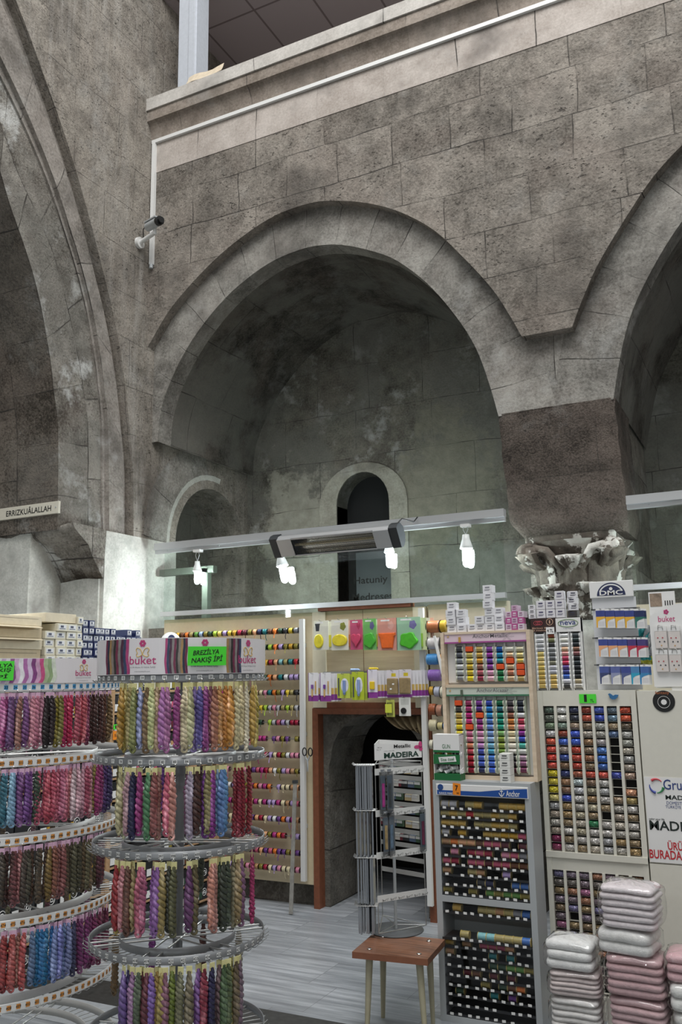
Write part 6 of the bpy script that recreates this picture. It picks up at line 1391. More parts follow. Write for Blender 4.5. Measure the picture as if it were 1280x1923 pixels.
darkp = ['#7a3350', '#2f3548', '#a8865a', '#8a8078', '#3c3a3a', '#7c3a52', '#8f8a88', '#55364a', '#3f4a66', '#b04a7a']
aB = lambda px: B.angle_of(px, RB+0.003, ZB[0]+0.06)
zh0 = ZB[0]+BH/2-0.002; zh1 = at(338, 1206, 'y', by_-RB*0.9).z
zh1 = zh0+0.116
header(B, zh0, zh1, fb-1.75, fb+1.75, [aB(268), aB(384), aB(466)], [(aB(199), aB(243), darkp), (aB(309), aB(352), darkp[::-1]), (aB(426), aB(452), darkp[2:9])])
aA = lambda px: A_.angle_of(px, RA+0.003, ZA[0]+0.05)
za0 = ZA[0]+BHA/2-0.002
lil = ['#c9a8cf', '#e4d6e4', '#9a5a94', '#d8b4d4', '#efe6ee', '#b070a8', '#d9c2dc', '#8a4a84', '#d8a8c8', '#cf5a8a', '#b8c8a0', '#9ab084', '#dfe6d4']
header(A_, za0, za0+0.098, fa-1.35, fa+1.6, [aA(156)], [(aA(2), aA(105), lil)])
def neon(R_, pxc, pyc, wpx, hpx, r, lines, label, dep):
    a = R_.angle_of(pxc, r, ZB[0]+0.05); p = R_.c+Vector((r*math.cos(a), r*math.sin(a), 0))
    P = at(pxc, pyc, 'y', p.y); k = (P-CAM).dot(FW)/F_PX; w, h = wpx*k, hpx*k
    d = Vector((-math.sin(a), math.cos(a), 0)); nrm = Vector((math.cos(a), math.sin(a), 0)); zd = Z_+d*0.02
    c = Vector((p.x, p.y, P.z))+nrm*0.008
    t = thing('name_card', c, label, 'card')
    MB().obox(c, d*(w/2), nrm*0.0006, zd*(h/2)).build('card', flat('neon_green_card', '#3fe02c', 0.5), t)
    mb = MB()
    for (s_, fx, fz, fw, fh) in lines: mb.ftext(s_, c+nrm*0.0012+d*(w*fx)+zd*(h*fz), d+Z_*0.06, zd+d*0.15, w*fw, h*fh, bold=0.018)
    mb.build('lettering', M['ink'], t)
neon(B, 386, 1232, 74, 35, RB+0.004, [('BREZ\u0130LYA', -0.02, 0.24, 0.68, 0.34), ('NAKI\u015e \u0130P\u0130', 0.0, -0.18, 0.80, 0.42)], 'neon green card handwritten with floss name on grey rack header', 0)
neon(A_, -12, 1260, 72, 36, RA+0.004, [('BREZ\u0130LYA', 0.05, 0.28, 0.84, 0.26), ('NAKI\u015e', 0.12, 0.0, 0.62, 0.24), ('\u0130P\u0130', 0.18, -0.28, 0.36, 0.24)], 'neon green handwritten card on the white rack header at left edge', 0)
# skeins --------------------------------------------------------------
RS = random.Random(21)
def jit(h, v=0.06):
    c = srgb(h); g = (c[0]+c[1]+c[2])/3; return tuple(max(0, (x*0.86+g*0.14)*(1+RS.uniform(-v*2, v*2))) for x in c[:3])+(1,)
def tier(R_, protos_, i, items, where, dr=0.0, zoff=0.0):
    z = R_.zs[i]-(BHA if R_ is A_ else BH)*0.62-0.004
    for n, it in enumerate(items):
        px, cc = it[0], it[1]; k = it[2] if len(it) > 2 else n % 4
        r = R_.R+0.004+dr-(0.012 if n % 3 == 1 else 0)
        a = R_.angle_of(px, r, z-0.1)
        w = cname(cc)
        place_skein(protos_, k, R_.c+Vector((r*math.cos(a), r*math.sin(a), z+zoff)), a+math.pi/2+RS.uniform(-0.5, 0.5), jit(cc), '%s floss skein, %s from the left, %s row of the %s' % (w, ORD[n] if n < 30 else str(n), ['top', 'second', 'third', 'fourth', 'fifth'][i], where), 'skeins on the '+where)
gB, gA = 'grey rack', 'white rack'
tier(B, SKB, 0, [(227, '#b0862a'), (234, '#a38f3a'), (243, '#9a8f4a'), (252, '#8f8650'), (263, '#9a8fc0'), (275, '#7d6a44'), (285, '#cfc08a'), (294, '#c9ba86'), (304, '#b06fae'), (314, '#b55f9e'), (332, '#a33a80'), (346, '#cfc39a'), (355, '#cabf9c'), (363, '#8f7fc0'), (373, '#5a4796'), (386, '#9a3a7c'), (396, '#9c5f6a'), (404, '#a5694f'), (412, '#c98a3f'), (422, '#d08f3a'), (432, '#d4943f'), (443, '#cbb98a'), (451, '#d9c9a0'), (462, '#e0d8c0', 4), (474, '#cfa93a'), (479, '#c9ad50')], gB)
tier(B, SKB, 1, [(224, '#b9ac84'), (234, '#c0b48c'), (240, '#b58f8a'), (248, '#262a4e'), (262, '#a83a86'), (277, '#4a7a56'), (289, '#8f4a50'), (297, '#9a7a66'), (313, '#c25a78'), (322, '#b87a7a'), (352, '#7a4a66'), (358, '#9a8fae'), (368, '#4a2a26'), (384, '#7a2f86'), (391, '#8a7444'), (399, '#7f2f84'), (408, '#7fb0c4'), (416, '#5a86c4'), (421, '#5a82bc'), (441, '#8a1a2c', 4), (446, '#8f1c30', 4), (453, '#8a1a2a', 4), (466, '#8a1c2c', 4)], gB)
tier(B, SKB, 2, [(217, '#8f2a30'), (221, '#b0963a'), (230, '#c4707a'), (240, '#6a4438'), (249, '#a0905a'), (260, '#b9607c'), (268, '#b05a74'), (289, '#8a569c'), (295, '#8a5a9e'), (304, '#8f7f4a'), (316, '#3f4438'), (327, '#55543f'), (353, '#6a3a6c'), (366, '#6f6038'), (396, '#c98a66'), (402, '#b57a6a'), (412, '#33402f'), (420, '#3a4634'), (428, '#3c4836'), (438, '#9a916f'), (446, '#9a7f56'), (452, '#7a5a70'), (473, '#b0306a', 4)], gB)
tier(B, SKB, 3, [(232, '#6a4f96'), (241, '#3f3a66'), (248, '#9a7aa8'), (259, '#5a6a5a'), (266, '#6a3038'), (274, '#64303a'), (283, '#7a5fa0'), (294, '#a8924a'), (301, '#a08c48'), (310, '#8a5a6c'), (321, '#6f7a34'), (338, '#7a7660'), (355, '#857a5a'), (370, '#8560a8'), (382, '#8a3040'), (397, '#2a2a48'), (410, '#7a5a5c'), (420, '#4f5f3f'), (427, '#566440'), (434, '#8a7a3a'), (442, '#6a5a48'), (449, '#75607a')], gB)
tier(A_, SKA, 0, [(4, '#b85a92'), (11, '#a8327c'), (17, '#7f4f88'), (24, '#74487f'), (31, '#7c5a8a'), (38, '#a8786c'), (47, '#7c4f80'), (54, '#d08fa4'), (62, '#cf8a98'), (70, '#b86a80'), (78, '#d38ea4'), (88, '#2c2020'), (97, '#2f2224'), (105, '#8f7c2e'), (113, '#857230'), (120, '#a8205a'), (127, '#c01a54'), (134, '#b8184e'), (142, '#b04a5c'), (150, '#bf4f62'), (158, '#c0566a'), (165, '#7a2f50'), (172, '#4a2620'), (180, '#452620'), (188, '#4c2c24'), (196, '#5f3a2c'), (204, '#7a5630')], gA)
tier(A_, SKA, 1, [(2, '#2c6a86'), (10, '#5f94b0'), (17, '#86b0c8'), (24, '#7f9fc0'), (32, '#6a3f7a'), (40, '#7a4a8a'), (48, '#71468a'), (58, '#7a4a90'), (67, '#3a4a3a'), (74, '#c0607a'), (82, '#b84a64'), (90, '#b5465e'), (98, '#b54c62'), (106, '#c4687c'), (114, '#bf6478'), (122, '#c06a7a'), (130, '#c87a86'), (138, '#d8a8b0'), (146, '#dab0b8'), (154, '#cfa0a8'), (162, '#a84a60'), (170, '#b07a80'), (176, '#9a8f4a'), (182, '#9a2f6c'), (189, '#8a2468'), (196, '#5a3f7a'), (204, '#3a3464')], gA)
tier(A_, SKA, 2, [(3, '#4a3a34'), (12, '#4a2f2c'), (20, '#4f302c'), (29, '#6f3f44'), (36, '#a86a74'), (44, '#4a3f34'), (52, '#4c4038'), (60, '#564838'), (68, '#4c4434'), (76, '#5a4a38'), (84, '#584038'), (92, '#7f6030'), (100, '#8a5a4a'), (108, '#94605a'), (116, '#8a5a50'), (124, '#5a4a36'), (132, '#5a5038'), (140, '#585038'), (148, '#4a4230'), (156, '#5f563a'), (164, '#645a3c'), (171, '#6a5f3e'), (178, '#5f5438'), (186, '#5a2a34'), (192, '#5c2a36')], gA)
tier(A_, SKA, 3, [(2, '#a83a40'), (10, '#b04848'), (18, '#a84a4a'), (26, '#b8584e'), (34, '#b06a5c'), (42, '#b04a50'), (60, '#5a7496'), (70, '#2a7aa0'), (78, '#2478a4'), (86, '#1f74a6'), (94, '#2a7cae'), (103, '#7a8ac4'), (112, '#8a8fd0'), (120, '#6a7aae'), (128, '#7086b0'), (137, '#3a3a5a'), (145, '#6a2f5c'), (153, '#7a2f6a'), (161, '#7c3068'), (169, '#7a2f5e'), (177, '#7c2c58'), (185, '#74264c'), (193, '#6f2244'), (200, '#6a2040')], gA)
# skeins seen between and behind the front ones, hung from the inner side of the rings
for R_, P_, nm_, cols4, cnt in ((B, SKB, gB, ['#6f6038', '#3f4438', '#6a3038', '#8a8070', '#4a2a26', '#7a2f84'], 4), (A_, SKA, gA, ['#5a4a38', '#6a3040', '#4a2f2c', '#6a5a48', '#7a4a60'], 10)):
    for i in range(4):
        for k in range(cnt):
            a = (fb if R_ is B else fa)+math.pi+(-1.1+2.2*(k+0.5)/cnt)+RS.uniform(-0.07, 0.07); r = R_.R*0.97
            place_skein(P_, k % 4, R_.c+Vector((r*math.cos(a), r*math.sin(a), R_.zs[i]-BH*0.62-0.004)), a, jit(cols4[(i*3+k) % len(cols4)], 0.1), '%s floss skein, %s from the right on the far side, %s row, %s' % (cname(cols4[(i*3+k) % len(cols4)]), ORD[k], ['top', 'second', 'third', 'fourth'][i], nm_), 'far side skeins, %s row, %s' % (['top', 'second', 'third', 'fourth'][i], nm_))
# ------------------------------------------------------------------ wooden shelving with boxes along the left wall
SX, SZ = -4.24, 1.86
t = thing('box_shelf', (-4.55, 5.0, 0), 'pine shelving full of dark thread boxes behind the racks at left', 'shelf')
for y in (3.62, 4.86, 6.15): MB().box((SX-0.33, y-0.02, 0), (SX, y+0.02, SZ-0.03)).build('post', M['postwood'], t)
MB().box((SX-0.60, 3.5, SZ-0.03), (SX, 6.17, SZ)).build('top_board', M['postwood'], t)
NR = 12; RHT = (SZ-0.10)/NR
for r in range(NR): 
    for y0, y1 in ((3.64, 4.84), (4.88, 6.13)): MB().box((SX-0.33, y0, 0.04+RHT*r), (SX-0.004, y1, 0.04+RHT*r+0.012)).build('shelf_board', M['postwood'], t)
bm_ = flat('near_black_carton', '#222326', 0.45)
def drawer_box():
    t = thing('thread_box', (0, 0, -60), 'box', 'box')
    MB().box((-0.30, -0.093, 0), (0, 0.093, RHT-0.026), 0, 0.002).build('carton', bm_, t, (0, 0, 0))
    MB().box((0, -0.085, 0.012), (0.001, -0.035, 0.06)).build('white_label', M['paper'], t, (0, 0, 0))
    m = MB(); m.tube([(0.001, 0.035+0.026*math.cos(a*0.35), 0.055+0.026*math.sin(a*0.35)) for a in range(18)], 0.0022, 5, closed=True); m.tube([(0.001, 0.022, 0.046), (0.001, 0.048, 0.046), (0.001, 0.042, 0.064), (0.001, 0.028, 0.064), (0.001, 0.022, 0.046)], 0.003, 5)
    m.build('round_emblem', M['paper'], t, (0, 0, 0))
    o = MB().box((0, -0.03, 0.015), (0.0008, 0.005, 0.06)).build('colour_swatch', M['tint'], t, (0, 0, 0)); o['tint'] = 1
    return t
DB = drawer_box(); first = True; RD = random.Random(9)
for r in range(NR):
    for k, y in enumerate([3.742+0.196*i for i in range(6)]+[4.98+0.196*i for i in range(6)]):
        if y > 6.15: continue
        col = C(RD.choice(['brown', 'olive', 'mustard', 'rose', 'maroon', 'tan', 'dark green', 'charcoal'])); loc = (SX-0.012, y, 0.04+RHT*r+0.0125); lb = 'dark thread box, %s from the near end, %s shelf from the floor' % (ORD[k], ORD[r])
        if first: first = False; DB.location = loc; DB['label'] = lb; DB['group'] = 'thread boxes in the pine shelving'; [setattr(c, 'color', col) for c in DB.children if c.get('tint')]
        else: o = dup(DB, loc, None, lb, col); o['group'] = 'thread boxes in the pine shelving'
# boxes stacked on top
def top_box(name, px, pyc, w, h, L, col, label, group, lab=True, navy_=True, z=None, xoff=0.0):
    c = at(px, pyc, 'x', SX+xoff)
    t = thing(name, (SX+xoff, c.y, z), label, 'box', group)
    MB().box((-L, -w/2, 0), (0, w/2, h), 0, 0.0015).build('carton', flat('top_carton_'+col.strip('#'), col, 0.5, grain=0.04), t, (0, 0, 0))
    MB().box((0, -w*0.36, h*0.2), (0.0008, w*0.36, h*0.82)).build('label', flat('label_paper', '#dfdfe2', 0.5), t, (0, 0, 0))
    m = MB(); m.box((0.0008, -w*0.2, h*0.45), (0.0014, w*0.1, h*0.74)).box((0.0008, -w*0.30, h*0.28), (0.0014, w*0.28, h*0.36)); m.build('label_print', flat('label_print_dark', '#4a4e63', 0.6), t, (0, 0, 0))
    return t
navyc = '#26305c'
BHt = 0.048; BWd = 0.052
yb = lambda px: at(px, 1200, 'x', SX).y
def column(px, n, w, h, L, col, desc, grp, xo=0.0, z0=SZ):
    for j in range(n): top_box('thread_carton', px, 1200, w, h-0.002, L, col, '%s, %s from the bottom' % (desc, ORD[j]), grp, z=z0+j*h, xoff=xo+RS.uniform(-0.012, 0.012))
ys = 4.52; cols5 = [(6, 0), (6, 0), (5, 0), (5, 0), (5, 0), (5, 0), (4, 0), (4, 0), (5, 0), (4, 0), (5, 0)]
def colY(y, n, w, h, L, col, desc, grp, xo=0.0):
    for j in range(n):
        tt = top_box('thread_carton', 200, 1200, w, h-0.002, L, col, '%s, %s from the bottom' % (desc, ORD[j]), grp, z=SZ+j*h+0.0005, xoff=xo+RS.uniform(-0.010, 0.010)); tt.location.y = y
for i, (n, _) in enumerate(cols5): colY(4.565+i*0.055, n, 0.053, 0.049, 0.30, navyc, 'navy thread carton in the %s navy stack from the left' % ORD[i], 'navy cartons on the pine shelving')
for i, (y, n) in enumerate([(4.245, 4), (4.34, 5), (4.435, 5), (4.51, 6)]): colY(y, n, 0.09 if i < 3 else 0.05, 0.052, 0.32, '#d8d2be', 'cream thread carton in the %s cream stack from the left' % ORD[i], 'cream cartons on the pine shelving')
# kraft cartons at the left with long sides to the front
kr = flat('kraft_carton', '#cdbb9a', 0.6, grain=0.06); kr2 = flat('pale_kraft', '#dccfb4', 0.6, grain=0.05)
for j, (x0, x1, y0, y1, h, lab) in enumerate([(-4.62, -4.255, 3.70, 4.18, 0.085, 'lowest flat kraft carton at the left end of the shelf top'), (-4.60, -4.25, 3.72, 4.185, 0.07, 'second kraft carton from the bottom, with open flap'), (-4.61, -4.252, 3.70, 4.18, 0.075, 'third kraft carton from the bottom, with open flap'), (-4.60, -4.25, 3.70, 4.175, 0.06, 'topmost kraft carton of the left stack')]):
    z0 = SZ+[0, 0.086, 0.157, 0.233][j]
    tt = thing('kraft_carton', ((x0+x1)/2, (y0+y1)/2, z0), lab, 'box', 'kraft cartons on the pine shelving')
    MB().box((x0, y0, z0), (x1, y1, z0+h), 0, 0.002).build('carton', kr if j % 2 == 0 else kr2, tt)
    if j in (1, 2): MB().add([(x1, y0+0.02, z0+h), (x1, y1-0.02, z0+h), (x1+0.05, y1-0.04, z0+h-0.012), (x1+0.05, y0+0.04, z0+h-0.012), (x1, y0+0.02, z0+h-0.002), (x1, y1-0.02, z0+h-0.002), (x1+0.05, y1-0.04, z0+h-0.014), (x1+0.05, y0+0.04, z0+h-0.014)], [(0, 1, 2, 3), (7, 6, 5, 4), (2, 6, 7, 3), (1, 5, 6, 2), (0, 3, 7, 4)]).build('flap', kr2, tt)
    MB().box((x1, y0+0.03, z0+h*0.72), (x1+0.0006, y1-0.03, z0+h*0.75)).build('print_line', flat('kraft_print', '#6a5a44', 0.6), tt)
tt = thing('kraft_carton', (-4.6, 4.33, SZ+0.262), 'long pale kraft carton lying across the cream cartons', 'box')
MB().box((-4.60, 4.205, SZ+0.265), (-4.25, 4.48, SZ+0.325), 0, 0.002).build('carton', kr2, tt)
# round-topped sign and small cartons behind the header
p = at(322, 1196, 'x', SX-0.05); zt_ = at(322, 1187, 'x', SX-0.05).z
t = thing('round_sign', (SX-0.05, p.y, SZ), 'white round-topped sign with a dark round emblem behind the rack header', 'sign')
P = [(p.y-0.13, SZ)]+[(p.y-0.13*math.cos(math.pi*i/14), zt_-0.10+0.10*math.sin(math.pi*i/14)) for i in range(15)]+[(p.y+0.13, SZ)]
MB().prism(P, 'x', SX-0.06, SX-0.05).build('panel', M['paper'], t)
MB().cyl((SX-0.049, p.y, zt_-0.075), (SX-0.0502, p.y, zt_-0.075), 0.055, 24).build('emblem', flat('emblem_dark_navy', '#232a52', 0.4), t)
m = MB(); m.ftext('DMC', (SX-0.0485, p.y, zt_-0.075), Y_, Z_, 0.075, 0.026, bold=0.03); m.build('lettering', M['paper'], t)
tt = thing('kraft_carton', (SX-0.1, 5.36, SZ), 'small tan carton lying left of the round-topped sign', 'box')
MB().box((SX-0.2, 5.26, SZ), (SX, 5.46, SZ+0.10), 0, 0.002).build('carton', kr, tt)
# orange and green tickets on the shelving post
for (px, py, w, h, cc, txt, lab) in [(216, 1381, 8, 14, '#f08c1e', '5', 'orange price ticket on the pine post behind the racks'), (217, 1365, 8, 8, '#4fe03a', '1', 'small green ticket above the orange one on the pine post')]:
    p = at(px, py, 'x', SX+0.004); k = 0.0033
    tk = thing('price_ticket', p, lab, 'ticket'); MB().obox(p, (0.0006, 0, 0), (0, w*k/2*1.6, 0), (0, 0, h*k/2*1.3)).build('card', flat('ticket_'+cc.strip('#'), cc, 0.5), tk)
    MB().ftext(txt, p+X_*0.0014, Y_, Z_, 0.012, 0.02, bold=0.02).build('lettering', M['ink'], tk)
# ------------------------------------------------------------------ low table with wire stand
TH = 0.40; rot = math.radians(6); fl_ = at(661, 1787, 'z', TH); ux, uy = Vector((math.cos(rot), math.sin(rot), 0)), Vector((-math.sin(rot), math.cos(rot), 0))
TW, TD = 0.388, 0.34
t = thing('low_table', (fl_.x+TW/2, fl_.y+TD/2, 0), 'low walnut topped table with tapered cream legs carrying the wire stand', 'table')
O = Vector((fl_.x, fl_.y, 0)); q = lambda u, v, z: O+ux*u+uy*v+Z_*z
MB().obox(q(TW/2, TD/2, TH-0.015), ux*(TW/2), uy*(TD/2), Z_*0.015).build('top', M['walnut'], t)
MB().obox(q(TW/2, -0.001, TH-0.015), ux*(TW/2), uy*0.0012, Z_*0.0148).build('front_edge', flat('edge_brown', '#82523a', 0.45, grain=0.08), t)
legm = flat('cream_leg', '#aca68c', 0.4, grain=0.06)
for (u, v, su, sv) in ((0.07, 0.06, -0.012, -0.03), (TW-0.06, 0.06, 0.03, -0.03), (0.07, TD-0.06, -0.02, 0.03), (TW-0.07, TD-0.06, 0.0, 0.03)):
    a, b = q(u, v, TH-0.03), q(u+su, v+sv, 0)
    MB().cyl(b, a, 0.011, 14, 0.019).build('leg', legm, t)
    MB().lathe([(0.001, 0.006), (0.010, 0.005), (0.014, 0.0), (0.001, 0.0)], tuple(q(u, v, TH)), 16).build('screw_cap', M['chrome'], t)
# wire stand
zp = TH+0.004; pc = at(743, 1752, 'z', zp); v1, v2, v3 = at(711, 1753, 'z', TH+0.03), at(800, 1737, 'z', TH+0.03), at(718, 1719, 'z', TH+0.03)
pc = (v1+v2+v3)/3; pc.z = TH
sc_ = 1.0
t = thing('wire_stand', (pc.x, pc.y, TH), 'three-sided wire stand under a white metallic thread header on low table', 'stand')
MB().lathe([(0.001, 0.0), (0.148, 0.0), (0.150, 0.003), (0.148, 0.006), (0.001, 0.009)], tuple(pc+Z_*0.0005), 40).build('base_plate', flat('dull_steel', '#4d4f51', 0.6, 0.1), t)
ztp = at(745, 1428, 'y', pc.y).z
MB().cyl(pc+Z_*0.004, (pc.x, pc.y, ztp), 0.0085, 12).build('pole', M['greysteel'], t)
Vs = [Vector((v.x, v.y, 0)) for v in (v1, v2, v3)]
lv = [TH+0.03, ztp-0.004]
for z in lv:
    for a, b in ((0, 1), (1, 2), (2, 0)): MB().cyl(Vs[a]+Z_*z, Vs[b]+Z_*z, 0.0026, 6).build('frame_wire', M['wire'], t)
    for a in range(3): MB().cyl(Vs[a]+Z_*z, Vector((pc.x, pc.y, z)), 0.0022, 6).build('frame_wire', M['wire'], t)
for a in range(3): MB().cyl(Vs[a]+Z_*lv[0], Vs[a]+Z_*lv[1], 0.0026, 6).build('upright_wire', M['wire'], t)
strip_m = flat('numbered_strip', '#d9d9d6', 0.45)
zf = [at(760, y, 'y', (v1.y+v2.y)/2).z for y in (1447, 1524, 1602, 1682)]
d12 = (Vs[1]-Vs[0]); L12 = d12.length; d12n = d12.normalized(); n12 = Vector((d12n.y, -d12n.x, 0))
d32 = (Vs[1]-Vs[2]); L32 = d32.length; d32n = d32.normalized(); n32 = Vector((-d32n.y, d32n.x, 0))
d13 = (Vs[2]-Vs[0]); L13 = d13.length; d13n = d13.normalized(); n13 = Vector((-d13n.y, d13n.x, 0))
if n13.x > 0: n13 = -n13
if n12.y > 0: n12 = -n12
for i, z in enumerate(zf):
    s_ = MB().obox(Vs[0]+d12*0.5+Z_*z+n12*0.004, d12n*(L12*0.52), n12*0.001, Z_*0.017).build('number_strip', strip_m, t)
    m = MB()
    for k in range(6):
        o = Vs[0]+d12n*(L12*(0.08+0.168*k))+Z_*(z-0.004)+n12*0.0056
        m.tube([o, o+n12*0.03+Z_*0.0, o+n12*0.038+Z_*0.010, o+n12*0.038+Z_*0.012+d12n*0.012, o+n12*0.03+d12n*0.012], 0.0018, 4)
    m.build('hooks', M['wire'], s_)['kind'] = 'stuff'
    m = MB()
    for k in range(6): digits(m, str(21+6*i+k), (lambda oo: (lambda u, v: oo+d12n*u+Z_*v))(Vs[0]+d12n*(L12*(0.10+0.168*k))+Z_*(z-0.011)+n12*0.0054), 0.009)
    m.build('numbers', M['ink'], s_)['kind'] = 'stuff'
zbk = [ztp-0.03-0.072*k for k in range(9)]
for z in zbk:
    if z > TH+0.18: MB().obox(Vs[2]+d32*0.5+Z_*z+n32*0.002, d32n*(L32*0.5), n32*0.001, Z_*0.012).build('back_strip', flat('strip_back', '#a9a9a6', 0.5), t)
# hanging bead packs: edge on at the left, a few on the front strips
film = flat('grey_film_pack', '#8f949a', 0.25, 0.3)
def bead_pack(loc, dirv, nrm, w, h, col, label, grp):
    t = thing('bead_pack', loc, label, 'pack', grp); loc = Vector(loc)
    MB().obox(loc-Z_*(h/2), dirv*(w/2), nrm*0.004, Z_*(h/2)).build('film', M['acrylic'] if col else film, t)
    if col:
        MB().obox(loc-Z_*(h*0.5), dirv*(w*0.36), nrm*0.0025, Z_*(h*0.40)).build('backing', flat('pale_blue_backing', '#8a98a4', 0.5), t)
        MB().obox(loc-Z_*(h*0.56)+nrm*0.003, dirv*(w*0.20), nrm*0.003, Z_*(h*0.28)).build('beads', flat('beads_'+col.strip('#'), col, 0.4, grain=0.35), t)
    MB().obox(loc+Z_*0.006, dirv*(w*0.3), nrm*0.001, Z_*0.006).build('header', film, t)
    return t
for i, (z, h, n) in enumerate(((ztp-0.02, 0.235, 9), (ztp-0.255, 0.235, 5), (ztp-0.495, 0.23, 7), (ztp-0.735, 0.215, 7))):
    for k in range(n):
        f = 0.10+0.85*k/(n-1); o = Vs[0]+d13n*(L13*0.15)+n13*(0.015+0.095*f)+Z_*z
        tw_ = (d13n*1.0+n13*RS.uniform(-0.15, 0.15)).normalized(); ww = 0.06
        if z-h < TH+0.012: h = z-TH-0.014
        bead_pack(o+d13n*RS.uniform(-0.004, 0.004), tw_, Vector((tw_.y, -tw_.x, 0)), ww, h-RS.uniform(0, 0.015), None, 'grey film pack hung edge on, %s from the stand, %s tier' % (ORD[k], ['top', 'second', 'third', 'lowest'][i]), 'film packs on the left of the wire stand')
for i, z in enumerate((ztp-0.02, ztp-0.255, ztp-0.495, ztp-0.735)):
    m = MB()
    for k in range(5):
        o = Vs[0]+d13n*(L13*(0.06+0.05*k)); m.tube([o+Z_*(z+0.008), o+n13*0.118+Z_*(z+0.008), o+n13*0.128+Z_*(z+0.018)], 0.0022, 5)
    m.build('side_hooks', M['wire'], t)['kind'] = 'stuff'
for (px, i, cc, lab) in [(720, 0, '#a03a80', 'clear pack of magenta beads on the top strip of the wire stand'), (731, 0, '#3f4548', 'clear pack of charcoal beads beside the magenta one on the top strip'), (722, 1, '#a08a60', 'clear pack of gold beads on the second strip of the wire stand'), (733, 1, '#5f7488', 'clear pack of blue grey beads on the second strip'), (793, 1, '#6a3048', 'clear pack of wine red beads at the right end of second strip')]:
    o = at(px, 1450+77*i, 'y', (v1.y+v2.y)/2); f = (px-711)/(800-711)
    loc = Vs[0]+d12*f+n12*(0.026+0.004*(px % 3))+Z_*(zf[i]+0.002); bead_pack(loc, d12n, n12, 0.040, 0.215, cc, lab, 'clear bead packs on the wire stand')
# small packs hanging behind on the back strips
for k in range(36):
    f = 0.06+0.88*((k*5) % 12)/12; z = zbk[(k//6) % 7]-0.014
    loc = Vs[2]+d32*f+n32*0.018+Z_*z; cc = ['#7a2f3a', '#3f5a44', '#d8d4cc', '#5a6a84', '#c9b48a', '#2f3034'][k % 6]
    tt = thing('small_pack', loc, '%s pack hanging behind the wire stand, %s from left, row %s' % (cname(cc), ORD[int(f*12)], ORD[(k//6) % 7]), 'pack', 'small packs behind the wire stand')
    MB().obox(loc-Z_*0.02, d32n*0.024, n32*0.008, Z_*0.017).build('carton', flat('pack_'+cc.strip('#'), cc, 0.5), tt); MB().obox(loc-Z_*0.012-n32*0.009, d32n*0.02, n32*0.0008, Z_*0.007).build('label', M['paper'], tt)
# header prism
hz0, hz1 = at(752, 1428, 'y', (v1.y+v2.y)/2).z+0.008, at(752, 1398, 'y', (v1.y+v2.y)/2).z+0.008
ha, hb = Vs[0]+n12*0.006-d12n*0.03, Vs[1]+n12*0.006-d12n*0.012
hb = Vector((at(790, 1410, 'y', v2.y).x, v2.y, 0))+n12*0.006; ha = Vector((at(702, 1415, 'y', v1.y).x, v1.y, 0))+n12*0.006
hc_ = Vs[2]-Vector((0.0, 0.0, 0))
dh = (hb-ha); Lh = dh.length; dhn = dh.normalized(); nh_ = Vector((dhn.y, -dhn.x, 0))
cen = (ha+hb+hc_)/3
hd = MB()
for a, b in ((ha, hb), (hb, hc_), (hc_, ha)):
    d_ = (b-a).normalized(); n_ = Vector((d_.y, -d_.x, 0)); n_ = n_ if n_.dot((a+b)/2-cen) > 0 else -n_
    hd.obox((a+b)/2+Z_*((hz0+hz1)/2), d_*((b-a).length/2), n_*0.0012, Z_*((hz1-hz0)/2))
h = hd.build('header', M['paper'], t)
zc = (hz0+hz1)/2; hh = hz1-hz0
hf = lambda fx, fz: ha+dh*fx+Z_*(hz0+hh*fz)+nh_*0.003
m = MB(); m.ftext('MADEIRA', hf(0.56, 0.26), dhn, Z_, Lh*0.74, hh*0.34, bold=0.03); m.build('lettering', flat('print_bottle_green', '#16382c', 0.5), h)
m = MB(); m.ftext('Metallic', hf(0.58, 0.80), dhn, Z_, Lh*0.36, hh*0.22, bold=0.02); m.build('script_lettering', M['ink'], h)
m = MB(); m.ftext('color your life', hf(0.30, 0.54), dhn, Z_, Lh*0.22, hh*0.07); m.ftext('20 m', hf(0.10, 0.78), dhn, Z_, Lh*0.09, hh*0.08); m.ftext('No. 5', hf(0.08, 0.64), dhn, Z_, Lh*0.08, hh*0.06); m.build('small_lettering', M['ink'], h)
m = MB()
for (fx, fz, rx, rz) in ((0.90, 0.68, 0.020, 0.010), (0.97, 0.80, 0.012, 0.020), (0.98, 0.55, 0.012, 0.012)): m.add([hf(fx, fz)+dhn*(rx*math.cos(i*0.524))+Z_*(rz*math.sin(i*0.524)) for i in range(12)], [tuple(range(12))])
m.build('flower_print', flat('logo_magenta', '#b3246e', 0.5), h)
